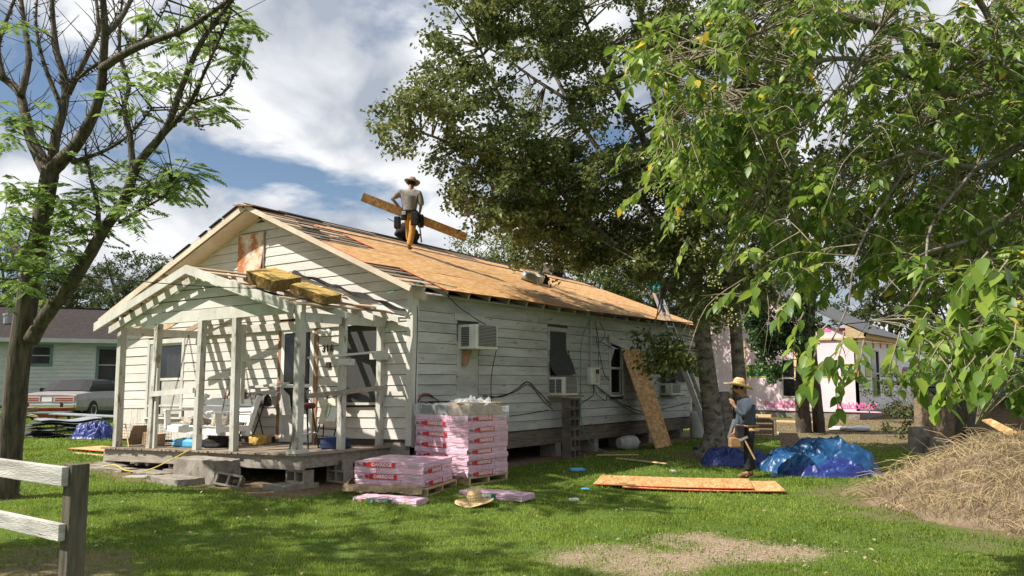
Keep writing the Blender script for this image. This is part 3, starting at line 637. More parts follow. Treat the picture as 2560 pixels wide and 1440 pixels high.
# barge boards and eave details
for left, ln in ((False, 1.005), (True, 1.01)):
    slope(0.0, ln, -0.455, -0.425, -0.13 if left else -0.085, 0.003, left=left).build('barge_board', MAT['cream_wood'], roof)
    slope(0.0, ln, -0.030, 0.012, -0.22, -0.10, left=left).build('frieze_rake', MAT['cream_wood'], roof)
slope(0.0, 0.52, -0.42, -0.03, -0.16, -0.145, left=True).build('rake_soffit', MAT['cream_wood'], roof)
for t in np.arange(0.56, 1.0, 0.085): slope(t, t + 0.02, -0.425, -0.03, -0.12, -0.03, left=True).build('lookout', MAT['cream_wood'], roof)
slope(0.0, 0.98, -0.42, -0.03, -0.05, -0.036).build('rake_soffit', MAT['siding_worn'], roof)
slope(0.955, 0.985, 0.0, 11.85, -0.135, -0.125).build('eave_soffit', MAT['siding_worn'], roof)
# ------------------------------------------------------------------ porch (part of the house)
deck = empty('porch_deck', parent=house)
x = -6.14
while x < -0.46:
    w_ = random.uniform(0.085, 0.098); f = -1.93 - random.uniform(0, 0.035)
    HB().box(x, x + w_ - 0.006, f, -0.03, 0.593 + random.uniform(-0.003, 0.002), 0.62 + random.uniform(-0.004, 0.004)).build('plank', MAT['deck'], deck); x += w_
HB().box(-6.12, -0.47, -1.88, -1.83, 0.38, 0.590).build('rim_beam', MAT['grey_beam'], deck)
HB().box(-0.54, -0.49, -1.825, -0.03, 0.40, 0.590).build('rim_beam', MAT['grey_beam'], deck)
HB().box(-6.12, -6.07, -1.825, -0.03, 0.40, 0.590).build('rim_beam', MAT['grey_beam'], deck)
for x in np.arange(-5.6, -0.8, 0.6): HB().box(x, x + 0.045, -1.82, -0.04, 0.44, 0.588).build('joist', MAT['core'], deck)
posts = [((-5.77, -1.83), (-5.79, -1.83), .062), ((-4.66, -1.83), (-4.55, -1.83), .055), ((-3.24, -1.83), (-3.21, -1.83), .055), ((-2.22, -1.83), (-2.26, -1.83), .055), ((-0.66, -1.83), (-0.66, -1.83), .06), ((-0.60, -1.00), (-0.60, -1.00), .05), ((-0.66, -0.075), (-0.66, -0.075), .05)]
for (a, c, r) in posts:
    b = HB(); b.hexa([(a[0] + i * r, a[1] + j * r, 0.622) for i, j in ((-1, -1), (1, -1), (1, 1), (-1, 1))] + [(c[0] + i * r, c[1] + j * r, 2.76) for i, j in ((-1, -1), (1, -1), (1, 1), (-1, 1))]); b.build('porch_post', MAT['post_paint'], house)
HB().box(-0.78, -0.54, -1.95, -1.71, 0.621, 0.68).build('post_foot', MAT['trim'], house)
HB().box(-4.545, -4.49, -1.86, -1.80, 0.622, 2.0).build('post_stud', MAT['trim'], house)
HB().bar((-4.60, -1.90, 1.55), (-3.28, -1.91, 1.60), 0.035, 0.09).build('porch_rail', MAT['trim'], house)
HB().bar((-4.60, -0.12, 1.62), (-3.0, -0.10, 1.70), 0.03, 0.05).build('porch_rail', MAT['trim'], house)
HB().bar((-0.53, -1.77, 2.06), (-0.53, -0.1, 2.20), 0.05, 0.035).build('porch_rail', MAT['trim'], house)
HB().bar((-0.53, -1.77, 1.48), (-0.53, -0.1, 1.59), 0.04, 0.075).build('porch_rail', MAT['grey_beam'], house)
HB().box(-0.60, -0.50, -0.40, 0.06 - 0.10, 2.06, 2.17).build('rail_cleat', MAT['trim'], house)
HB().box(-0.56, -0.48, -1.20, -0.85, 1.96, 2.06).build('rail_cleat', MAT['trim'], house)
HB().box(-3.03, -2.95, -1.20, -1.12, 1.36, 2.72).build('hanging_stud', MAT['trim'], house)
HB().box(-3.10, -2.88, -1.23, -1.09, 2.08, 2.20).build('stud_cleat', MAT['trim'], house)
proof = empty('porch_roof', parent=house)
PX, PZ, PS = -3.3, 3.70, 0.29
def pz(x): return PZ - PS * abs(x - PX)
HB().box(-5.84, -0.58, -1.88, -1.80, 2.76, 2.95).build('front_beam', MAT['trim'], proof)
HB().box(-0.66, -0.58, -1.795, -0.03, 2.62, 2.76).build('side_beam', MAT['trim'], proof)
HB().box(-5.84, -5.76, -1.795, -0.03, 2.62, 2.76).build('side_beam', MAT['trim'], proof)
HB().box(-6.0, -0.6, -0.08, -0.035, 2.68, 2.82).build('ledger', MAT['siding'], proof)
HB().box(PX - 0.02, PX + 0.02, -2.10, -0.03, PZ - 0.16, PZ - 0.022).build('ridge_board', MAT['bare_wood'], proof)
for y in (-1.36, -0.78, -0.20):
    for s_ in (-1, 1):
        b = HB(); x0, x1 = PX + s_ * 0.025, PX + s_ * (3.15 if s_ > 0 else 2.95)
        b.hexa([(x0, y, pz(x0) - 0.12), (x1, y, pz(x1) - 0.12), (x1, y + 0.045, pz(x1) - 0.12), (x0, y + 0.045, pz(x0) - 0.12), (x0, y, pz(x0) - 0.024), (x1, y, pz(x1) - 0.024), (x1, y + 0.045, pz(x1) - 0.024), (x0, y + 0.045, pz(x0) - 0.024)]); b.build('rafter', MAT['siding'] if s_ > 0 else MAT['bare_wood'], proof)
for y0, y1, dz, hh, ln in ((-2.15, -2.115, 0.03, 0.15, 2.95), (-1.935, -1.895, 0.14, 0.12, 2.8)):
    for s_ in (-1, 1):
        x0, x1 = PX, PX + s_ * (ln if s_ < 0 else ln - 0.25)
        zz = lambda x_: pz(x_) + 0.03 - dz
        P = [(x0, y0, zz(x0) - hh), (x1, y0, zz(x1) - hh), (x1, y1, zz(x1) - hh), (x0, y1, zz(x0) - hh)]; b = HB(); b.hexa(P + [(p[0], p[1], p[2] + hh) for p in P]); b.build('barge_board', MAT['trim'], proof)
for k in range(1, 9):                           # lookouts and spaced roof boards
    for s_ in (-1, 1):
        x = PX + s_ * (k * 0.37 - 0.17)
        if (s_ > 0 and k in (3, 6)) or (s_ < 0 and k == 8): continue
        b = HB(); w_ = 0.075; y1 = -0.04; y0 = -2.11
        P = [(x - w_, y0), (x + w_, y0), (x + w_ + random.uniform(-.02, .02), y1), (x - w_, y1)]
        b.hexa([(q[0], q[1], pz(q[0]) - 0.022) for q in P] + [(q[0], q[1], pz(q[0])) for q in P]); b.build('sheathing_board', MAT['bare_wood'], proof)
limp = lambda z: (PX - (PZ - 0.14 - z) / PS, PX + (PZ - 0.14 - z) / PS)
gab = HB().prism([(-5.80, 2.95), (-0.65, 2.95), (PX, PZ - 0.13)], FW, 1.80, 1.815).build('porch_gable', MAT['core'], proof)
z = 2.95
while z < 3.5:
    l0, r0 = limp(z); l1, r1 = limp(min(z + CH, 3.52))
    board(lambda u, d, z_: (u, -1.816 - d, z_), max(-5.80, l0), min(-0.65, r0), z + 0.013, min(z + CH, 3.52), gab, MAT['siding'], max(-5.80, l1), min(-0.65, r1)); z += CH
# flashing where the porch roof met the wall, curling felt edge
b = HB(); n = 40
for i in range(n):
    t = i / (n - 1); x = -3.05 + 2.95 * t; zb = 3.80 - 0.90 * t; b.v += [(x, -0.04 - 0.10 * abs(math.sin(t * 9)) , zb + 0.01 + 0.02 * math.sin(t * 31)), (x, -0.035, zb - 0.05), (x + 0.01, -0.10 - 0.03 * math.sin(t * 14), zb - 0.06 - 0.02 * math.sin(t * 23))]
    if i:
        a = 3 * (i - 1); b.face(a, a + 3, a + 4, a + 1); b.face(a, a + 2, a + 5, a + 3)
b.build('felt_flashing', MAT['felt'], proof)
HB().prism([(-1.15, 2.86), (-0.12, 2.76), (-0.02, 2.92), (-0.5, 3.05)], FW, 0.04, 0.055).build('metal_flashing', MAT['paint_white'], proof)
for i in range(6): x = -1.5 + 0.2 * i; HB().bar((x, -1.9 + 0.25 * i, pz(x) + 0.02), (x + 0.5, -1.2 + 0.2 * i, pz(x + 0.5) + 0.03), 0.10, 0.02).build('loose_slat', MAT['old_wood'], proof)
# ------------------------------------------------------------------ blocks, piers and steps
def block_mesh(L=0.40, W=0.20, H=0.20, t=0.032):
    b = MB()
    b.box(-L/2, L/2, -W/2, -W/2 + t, 0, H); b.box(-L/2, L/2, W/2 - t, W/2, 0, H)
    for x in (-L/2, -t/2, L/2 - t): b.box(x, x + t, -W/2 + t, W/2 - t, 0, H)
    return b.mesh('concrete_block', MAT['block'])
BM = block_mesh(); BD = BM.copy(); BD.materials.clear(); BD.materials.append(MAT['block_dark']); SM = MB().box(-0.22, 0.22, -0.2, 0.2, 0, 0.10).mesh('pad', MAT['block'])
def blk(loc, rot=(0, 0, 0), label=None, name='concrete_block', group=None, parent=None, mesh=None):
    o = link(name, mesh or BM, parent); o.location = loc; o.rotation_euler = rot
    if label: tag(o, label, 'block', group)
    return o
g0 = lambda x, y: gz(x, y)
for (x, y) in ((-0.72, -1.72), (-3.9, -1.7), (-6.0, -1.75)):
    blk((x, y, 0.05), mesh=SM, name='pier_pad', parent=house); o = blk((x, y, 0.15), (R(90) if False else 0, 0, R(4)), name='pier_block', parent=house)
    o.rotation_euler = (R(90), 0, R(3)); o.location = (x, y + 0.1, 0.25)
for (x, y) in ((-0.55, -0.95), (-0.60, -0.45)):
    o = blk((x, y, 0.2), (R(90), 0, R(2)), name='pier_block', parent=house); o = blk((x, y, 0.37), (R(90), 0, R(-4)), name='pier_block', parent=house)
for y in (0.6, 2.6, 4.6, 6.2, 7.6, 9.0, 10.9):
    for k in range(2): blk((-0.22, y, 0.06 + 0.2 * k), (0, 0, R(random.uniform(-6, 6))), name='pier_block', parent=house)
for y in (2.0, 5.0, 8.0): MB().box(-4.6, -4.2, y, y + 0.4, 0, 0.58).build('pier_block', MAT['block'], house)
MB().box(-8.8, -8.75, 0.2, 11.3, 0.0, 0.6).build('far_skirt', MAT['core'], house)
st = empty('porch_steps', 'weathered two-tier cement steps in front of the porch', 'steps')
random.seed(3)
def rough_box(b, x0, x1, y0, y1, z0, z1, j=0.02, n=5):
    def fn(side):
        pass
    top = []
    for jy in range(n + 1):
        for ix in range(n + 1):
            edge = ix in (0, n) or jy in (0, n); top.append((x0 + (x1 - x0) * ix / n + random.uniform(-j, j), y0 + (y1 - y0) * jy / n + random.uniform(-j, j), z1 + random.uniform(-j, j * .3) - (0.012 if edge else 0)))
    base = b.add(top)
    for jy in range(n):
        for ix in range(n): a = base + jy * (n + 1) + ix; b.face(a, a + 1, a + n + 2, a + n + 1)
    ring = [ix for ix in range(n)] + [(k + 1) * (n + 1) - 1 for k in range(n)] + [n * (n + 1) + n - k for k in range(n)] + [(n - k) * (n + 1) for k in range(n)]
    prev = [base + i for i in ring]
    for lev in (0.5, 0.0):
        cur = b.add([(b.v[base + i][0] + random.uniform(-j, j), b.v[base + i][1] + random.uniform(-j, j), z0 + (z1 - z0) * lev) for i in ring]); cur = list(range(cur, cur + len(ring)))
        for k in range(len(ring)): k2 = (k + 1) % len(ring); b.face(prev[k2], prev[k], cur[k], cur[k2])
        prev = cur
    return b
rough_box(MB(), -2.95, -1.85, -2.42, -1.97, 0.0, 0.47).build('upper_step', MAT['concrete'], st)
rough_box(MB(), -3.05, -2.15, -2.85, -2.40, 0.0, 0.21).build('lower_step', MAT['concrete'], st)
blk((-1.72, -2.22, 0.12), (R(68), R(10), R(35)), 'cement block tipped over beside the porch steps')
blk((-0.72, -2.02, 0.055), (0, 0, R(5)), 'flat cement pad in front of the porch corner pier', mesh=SM)
for i, (x, y, rz, L_, lab) in enumerate(((-5.15, -2.25, 8, 0.95, 'nearest of the flat grey pavers lying by the porch'), (-5.75, -1.95, 20, 0.8, 'flat paver under the left end of the porch'), (-3.95, -2.2, -6, 0.9, 'flat paver just left of the cement steps'))):
    o = rough_box(MB(), -L_/2, L_/2, -0.17, 0.17, 0, 0.075, 0.008).build('paver', MAT['concrete']); o.location = (x, y, gz(x, y) - 0.01); o.rotation_euler = (0, 0, R(rz)); tag(o, lab, 'paver')
o = MB().obox((0, 0, 0), (1, 0, 0), (0, 1, 0), (0, 0, 1), 1.0, 0.14, 0.03).build('plank', MAT['fence_wood']); o.location = (-3.45, -2.55, 0.13); o.rotation_euler = (0, R(-3), R(14)); tag(o, 'grey plank end poking out left of the cement steps', 'plank')
for i, (x, y) in enumerate(((-5.35, -1.42), (-5.1, -1.36))):
    o = MB().tube([(0, -0.3, 0), (0, 0.5, 0)], 0.05, 14).build('plastic_pipe', MAT['pvc'], smooth=False); o.location = (x, y, 0.17); o.rotation_euler = (0, 0, R(12)); tag(o, ('left' if i == 0 else 'right') + ' one of two cream plastic pipes under the porch', 'pipe', 'pipes under the porch')
# ------------------------------------------------------------------ things on the porch
def D_(x, y): return hw((x, y, 0.622))[2]       # deck height
def swing():
    s = empty('porch_swing', 'white wooden porch swing hanging on rusty chains', 'swing', (-3.95, -1.15, D_(-3.95, -1.15)), R(-4))
    W = MAT['paint_white']
    for k in range(4): MB().box(-0.85, 0.85, -0.28 + 0.13 * k, -0.17 + 0.13 * k, 0.36 - 0.012 * k, 0.385 - 0.012 * k).build('seat_slat', W, s)
    for k in range(3):
        b = MB(); y = 0.26 + 0.06 * k; z = 0.45 + 0.14 * k; b.hexa([(-0.85, y, z), (0.85, y, z), (0.85, y + 0.03, z - 0.01), (-0.85, y + 0.03, z - 0.01), (-0.85, y + 0.05, z + 0.12), (0.85, y + 0.05, z + 0.12), (0.85, y + 0.08, z + 0.11), (-0.85, y + 0.08, z + 0.11)]); b.build('back_slat', W, s)
    MB().box(-0.9, 0.9, -0.33, -0.29, 0.25, 0.36).build('front_apron', W, s)
    for x in (-0.88, 0.88):
        MB().box(x - 0.02, x + 0.02, -0.33, 0.30, 0.30, 0.40).build('side_rail', W, s)
        MB().box(x - 0.05, x + 0.05, -0.38, 0.30, 0.62, 0.65).build('armrest', W, s)
        MB().bar((x, -0.30, 0.30), (x, -0.32, 0.62), 0.05, 0.10, up=(0, 1, 0)).build('arm_support', W, s)
        MB().bar((x, 0.24, 0.22), (x, 0.48, 0.92), 0.05, 0.09, up=(0, 1, 0)).build('back_post', W, s)
        for y0 in (-0.30, 0.34):
            c = MB(); top = Vector((x * 0.98, 0.03, 2.05)); bot = Vector((x, y0, 0.42 if y0 < 0 else 0.75)); L_ = (top - bot).length; n = int(L_ / 0.045); d = (top - bot) / n
            for i in range(n):
                p = bot + d * i; q = p + d * 1.25; a = (0.012, 0, 0) if i % 2 else (0, 0.012, 0); a = Vector(a)
                c.tube([p + a * 0.3, p + a + d * 0.2, q + a - d * 0.2, q, q - a - d * 0.2, p - a + d * 0.2, p + a * 0.3], 0.0042, 4, cap=False)
            c.build('chain', MAT['chain'], s)
    return s
swing()
def pillow(name, lab, loc, rz, sx, sy, sz, matn, seed, cat, tilt=0.0, flat=0.55):
    random.seed(seed); b = MB(); n, m = 18, 12
    def fn(u, v):
        th = u * 2 * math.pi; ph = (v - 0.5) * math.pi; p = Vector((math.cos(ph) * math.cos(th), math.cos(ph) * math.sin(th), math.sin(ph)))
        e = 0.5; p = Vector((math.copysign(abs(p.x) ** e, p.x), math.copysign(abs(p.y) ** e, p.y), math.copysign(abs(p.z) ** 0.9, p.z)))
        k = 1 + 0.28 * mnoise.noise(p * 2.2 + Vector((seed, 0, 0))) + 0.10 * mnoise.noise(p * 5 + Vector((0, seed, 0)))
        z = p.z * k; z = max(z, -flat)
        return (p.x * sx * k, p.y * sy * k, z * sz + flat * sz)
    b.grid(fn, n, m); o = b.build(name, MAT[matn], smooth=True); o.location = loc; o.rotation_euler = (tilt, 0, rz); return tag(o, lab, cat)
sz_ = D_(-4.4, -1.15)
pillow('cushion', 'striped grey cushion lying on the porch swing', (-4.35, -1.12, sz_ + 0.39), R(8), 0.30, 0.20, 0.10, 'cushion', 4, 'cushion')
pillow('cushion', 'small bent cushion propped at the middle of the swing', (-3.75, -1.05, sz_ + 0.39), R(60), 0.14, 0.18, 0.15, 'cushion', 9, 'cushion')
pillow('sack', 'bright blue plastic sack lying on the porch deck', (-4.2, -1.35, D_(-4.2, -1.35)), R(5), 0.38, 0.15, 0.10, 'sky_blue', 2, 'sack')
pillow('bag', 'black and grey bag on the deck under the swing', (-3.45, -1.30, D_(-3.45, -1.3)), R(10), 0.24, 0.18, 0.11, 'black_cloth', 6, 'bag')
pillow('sack', 'yellow sack slumped on the deck behind the fourth porch post', (-3.15, -0.65, D_(-3.15, -0.65)), R(0), 0.15, 0.12, 0.12, 'insul', 8, 'sack')
pillow('backpack', 'dark blue bag on the deck by the right-hand side post', (-0.82, -0.92, D_(-0.82, -0.92)), R(20), 0.23, 0.15, 0.13, 'navy', 12, 'bag')
# stool
s = empty('bar_stool', 'dark red topped bar stool behind the porch corner post', 'stool', (-1.30, -1.15, D_(-1.30, -1.15)), R(20))
MB().lathe([(0.15, 0.66), (0.17, 0.68), (0.17, 0.73), (0.15, 0.75)], 20).build('seat', MAT['stool_seat'], s, smooth=False)
for i in range(4):
    t = R(45 + 90 * i); MB().tube([(math.cos(t) * 0.12, math.sin(t) * 0.12, 0.66), (math.cos(t) * 0.24, math.sin(t) * 0.24, 0.0)], 0.014, 8).build('leg', MAT['dark_metal'], s)
MB().tube([(0.205 * math.cos(R(k * 15)), 0.205 * math.sin(R(k * 15)), 0.26) for k in range(25)], 0.009, 6, cap=False).build('foot_ring', MAT['galv'], s)
# folding chair against the wall
s = empty('folding_chair', 'folded tan metal chair with a green mark leaning on the wall', 'chair', (-1.62, -0.42, D_(-1.6, -0.4)), R(0))
for x in (-0.22, 0.22):
    MB().tube([(x - 0.02, -0.05, 0.0), (x, 0.10, 0.45), (x, 0.24, 0.86)], 0.012, 8).build('frame_leg', MAT['dark_metal'], s)
    MB().tube([(x * 0.9, 0.12, 0.0), (x * 0.9, 0.14, 0.4)], 0.011, 8).build('frame_leg', MAT['dark_metal'], s)
b = MB(); b.hexa([(-0.23, 0.02, 0.36), (0.23, 0.02, 0.36), (0.23, 0.05, 0.36), (-0.23, 0.05, 0.36), (-0.23, 0.15, 0.80), (0.23, 0.15, 0.80), (0.23, 0.18, 0.80), (-0.23, 0.18, 0.80)]); b.build('seat_panel', MAT['chair_tan'], s, bevel=0.012)
b = MB(); b.hexa([(-0.03, 0.022, 0.42), (0.21, 0.022, 0.42), (0.21, 0.03, 0.42), (-0.03, 0.03, 0.42), (-0.03, 0.09, 0.66), (0.21, 0.09, 0.66), (0.21, 0.10, 0.66), (-0.03, 0.10, 0.66)]); b.build('taped_paper', MAT['paint_white'], s)
MB().tube([(-0.02 + 0.05 * math.cos(R(k * 20)), 0.065 + 0.028 * math.sin(R(k * 20)), 0.60 + 0.13 * math.sin(R(k * 20))) for k in range(19)], 0.008, 5, cap=False).build('painted_ring', MAT['paint_green'], s)
for z in (0.16, 0.28): MB().tube([(-0.22, -0.01 + z * 0.3, z), (0.22, -0.01 + z * 0.3, z)], 0.01, 6).build('cross_bar', MAT['dark_metal'], s)
pillow('rag', 'orange and brown cloth draped over the folded chair', (-1.52, -0.20, D_(-1.5, -0.2) + 0.84), 0, 0.17, 0.05, 0.06, 'leather', 14, 'cloth')
# table top, blanket rack, broom, pole, panels
o = MB().lathe([(0.29, 0), (0.29, 0.02)], 30).build('table_top', MAT['dark_green']); o.scale = (1, 0.92, 1); o.location = (-4.15, -0.30, D_(-4.2, -.3) + 0.72); o.rotation_euler = (R(82), 0, R(4)); tag(o, 'dark green round table top standing behind the porch swing', 'table top')
s = empty('clothes_rack', 'dark folding rack with a grey fleece blanket against the wall', 'rack', (-3.72, -0.42, D_(-3.7, -.4)), R(0))
for x in (-0.2, 0.2):
    MB().tube([(x, -0.12, 0), (x + 0.05, 0.18, 0.86)], 0.014, 6).build('rack_leg', MAT['dark_metal'], s); MB().tube([(x, 0.22, 0), (x + 0.02, -0.05, 0.8)], 0.012, 6).build('rack_leg', MAT['dark_metal'], s)
b = MB(); b.grid(lambda u, v: (-0.34 + 0.72 * u, 0.10 + 0.10 * math.cos(v * math.pi) + 0.02 * math.sin(u * 19), 0.70 + 0.22 * math.sin(v * math.pi) + 0.015 * math.sin(u * 13)), 16, 10); b.build('blanket', MAT['blanket'], s, smooth=True)
o = MB().tube([(0, 0, 0), (0.20, 0.42, 1.15)], 0.016, 8).build('pole', MAT['red_cord']); o.location = (-4.75, -0.62, D_(-4.7, -.6)); tag(o, 'red pole leaning on the wall behind the swing', 'pole')
for x, m_, lab, h in ((-5.35, 'trim', 'narrow white board leaning on the wall left of the swing', 0.66), (-5.52, 'green_trim', 'green edged panel leaning on the wall left of the swing', 0.6)):
    b = MB(); b.hexa([(-0.10, 0, 0), (0.12, 0, 0), (0.12, 0.03, 0), (-0.10, 0.03, 0), (-0.10, 0.42, h), (0.12, 0.42, h), (0.12, 0.45, h), (-0.10, 0.45, h)]); o = b.build('panel', MAT[m_]); o.location = (x, -0.52, D_(x, -.5)); o.rotation_euler = (0, 0, R(-14)); tag(o, lab, 'panel')
o = MB().box(-0.2, 0.2, -0.12, 0.12, 0, 0.16).build('box', MAT['tan_card'], bevel=0.01); o.location = (-3.62, -0.25, D_(-3.5, -.2)); tag(o, 'low tan box on the deck beside the front door', 'box')
# wire cage with cardboard
s = empty('wire_cage', 'rusty wire cage at the left end of the porch deck', 'cage', (-5.35, -1.52, D_(-5.35, -1.5)), R(3)); b = MB()
for i in range(15):
    x = -0.46 + 0.066 * i
    for y in (-0.22, 0.22): b.tube([(x, y, 0), (x, y, 0.40)], 0.0028, 3)
for k in range(8):
    z = 0.4 * k / 7
    for y in (-0.22, 0.22): b.tube([(-0.46, y, z), (0.46, y, z)], 0.0028, 3)
    for x in (-0.46, 0.46): b.tube([(x, -0.22, z), (x, 0.22, z)], 0.0028, 3)
b.build('wire_grid', MAT['chain'], s)
o = MB().box(-0.16, 0.16, -0.12, 0.12, 0, 0.24).build('cardboard_box', MAT['tan_card']); o.location = (-5.15, -1.48, D_(-5.1, -1.5) + 0.01); o.rotation_euler = (0, R(6), R(15)); tag(o, 'small brown cardboard box inside the wire cage', 'box')
o = MB().obox((0, 0, 0.2), (1, 0, 0), (0, 1, 0), (0.5, 0.0, 1), 0.03, 0.36, 0.40).build('grate', MAT['old_wood']); o.location = (-5.6, -1.5, D_(-5.6, -1.5) + 0.01); tag(o, 'dark slatted panel leaning inside the wire cage', 'panel')
o = MB().tube([(0, 0, 0), (-0.25, 0.05, 0.42)], 0.012, 6).build('stick', MAT['wood_new']); o.location = (-5.42, -1.80, D_(-5.3, -1.8)); tag(o, 'pale wooden stick leaning across the wire cage', 'stick')
# insulation slabs on the porch rafters
def slab(lab, loc, rot, sx, sy, sz, seed):
    random.seed(seed); b = MB(); rough_box(b, -sx/2, sx/2, -sy/2, sy/2, 0, sz, 0.008, 8); b.m = [0 if i < 64 else 1 for i in range(len(b.f))]; o = b.build('insulation_slab', [MAT['insul'], MAT['insul_dark']]); o.location = loc; o.rotation_euler = rot; return tag(o, lab, 'insulation', 'yellow slabs on the porch roof')
rp = math.atan(PS)
slab('thicker yellow fibre slab perched at the edge of the porch rafters', (-1.50, -1.72, pz(-1.50) + 0.07), (R(13), rp * 1.15, R(8)), 0.62, 0.60, 0.20, 1)
slab('yellow fibre slab lying lower, right of the thicker one, on porch rafters', (-0.76, -1.48, pz(-0.76) + 0.06), (R(11), rp * 1.15, R(20)), 0.68, 0.46, 0.15, 2)
# ------------------------------------------------------------------ along the side wall
def ac(name, lab, y0, y1, z0, z1, xd, split, group='window air conditioners'):
    s = empty(name, lab, 'air conditioner', hw((0.0, y0, z0)), 0, group); W, H = y1 - y0, z1 - z0
    MB().box(-0.05, xd, 0, W, 0, H).build('casing', MAT['ac_white'], s, bevel=0.012)
    MB().box(xd + 0.002, xd + 0.012, 0.05, W - 0.05, 0.05, H - 0.05).build('rear_grille', MAT['ac_grey'], s)
    g = MB()
    for i in range(int(H / 0.028)): g.box(xd + 0.013, xd + 0.022, 0.06, W - 0.06, 0.055 + i * 0.026, 0.066 + i * 0.026)
    g.build('rear_fins', MAT['grille'], s)
    for a, c in split: 
        MB().box(xd * a, xd * c, -0.008, -0.002, 0.05, H - 0.05).build('side_louver', MAT['grille'], s)
        g = MB()
        for i in range(int((H - 0.1) / 0.03)): g.box(xd * a, xd * c, -0.014, -0.0085, 0.055 + i * 0.03, 0.062 + i * 0.03)
        g.build('louver_fins', MAT['ac_grey'], s)
    return s
ac('air_conditioner', 'big white air conditioner high on the side wall near the front corner', 1.20, 1.84, 2.26, 2.70, 0.42, ((0.2, 0.62),))
ac('air_conditioner', 'white air conditioner standing on the tall pillar of cement blocks', 4.16, 4.72, 1.40, 1.78, 0.40, ((0.12, 0.45), (0.52, 0.85)))
ac('air_conditioner', 'farthest air conditioner, in the window behind the leaning sheet', 9.52, 10.1, 1.34, 1.64, 0.34, ((0.1, 0.5),))
b = HB(); b.prism([(1.30, 2.25), (1.50, 2.25), (1.36, 1.96), (1.28, 1.96)], LW, 0.03, 0.10); b.build('ac_bracket', MAT['brown_trim'], house)
HB().box(0.02, 0.42, 4.10, 4.95, 1.365, 1.398).build('shelf_board', MAT['old_wood'], house)
HB().box(0.04, 0.40, 4.20, 4.85, 1.785, 1.81).build('shelf_board', MAT['old_wood'], house)
HB().box(0.02, 0.36, 9.45, 10.3, 1.305, 1.338).build('shelf_board', MAT['old_wood'], house)
for k in range(6):
    o = blk((0.24, 4.36, 0.09 + k * 0.212 + 0.0), (0, R(90), R(90 if k % 2 else 88)), ('bottom', 'second', 'third', 'fourth', 'fifth', 'topmost')[k] + ' cement block of the pillar under the air conditioner', group='blocks of the tall pillar', mesh=BD)
    o.rotation_euler = (R(90), 0, R(90 + random.uniform(-4, 4))); o.location = (0.34, 4.36, 0.19 + k * 0.206)
# electric meter, conduit, cables
m = empty('electric_meter', parent=house)
HB().box(0.02, 0.12, 5.74, 6.16, 1.62, 2.0).build('meter_box', MAT['ac_white'], m, bevel=0.01)
HB().box(0.121, 0.135, 5.98, 6.10, 1.66, 1.90).build('meter_rust', MAT['rust'], m); HB().box(0.121, 0.15, 5.98, 6.08, 1.86, 1.96).build('meter_dial', MAT['dark_metal'], m)
HB().tube([(0.06, 5.88, 2.0), (0.06, 5.88, 3.05), (0.10, 5.88, 3.10)], 0.02, 8).build('conduit', MAT['ac_grey'], house)
def cable(name, pts, r, matn, parent=None, lab=None, sag=0.0, n=24, cat='cable'):
    P = [Vector(p) for p in pts]; out = []
    for i in range(len(P) - 1):
        p0, p1, p2, p3 = P[max(i - 1, 0)], P[i], P[i + 1], P[min(i + 2, len(P) - 1)]; k = max(3, n // (len(P) - 1))
        for j in range(k):
            t = j / k; out.append(0.5 * ((2 * p1) + (p2 - p0) * t + (2 * p0 - 5 * p1 + 4 * p2 - p3) * t * t + (3 * p1 - p0 - 3 * p2 + p3) * t ** 3) - Vector((0, 0, sag * 4 * t * (1 - t))))
    out.append(P[-1]); o = MB().tube(out, r, 5).build(name, MAT[matn], parent, smooth=True)
    if lab: tag(o, lab, cat)
    return o
W_ = lambda y, z, d=0.05: (d, y, z)
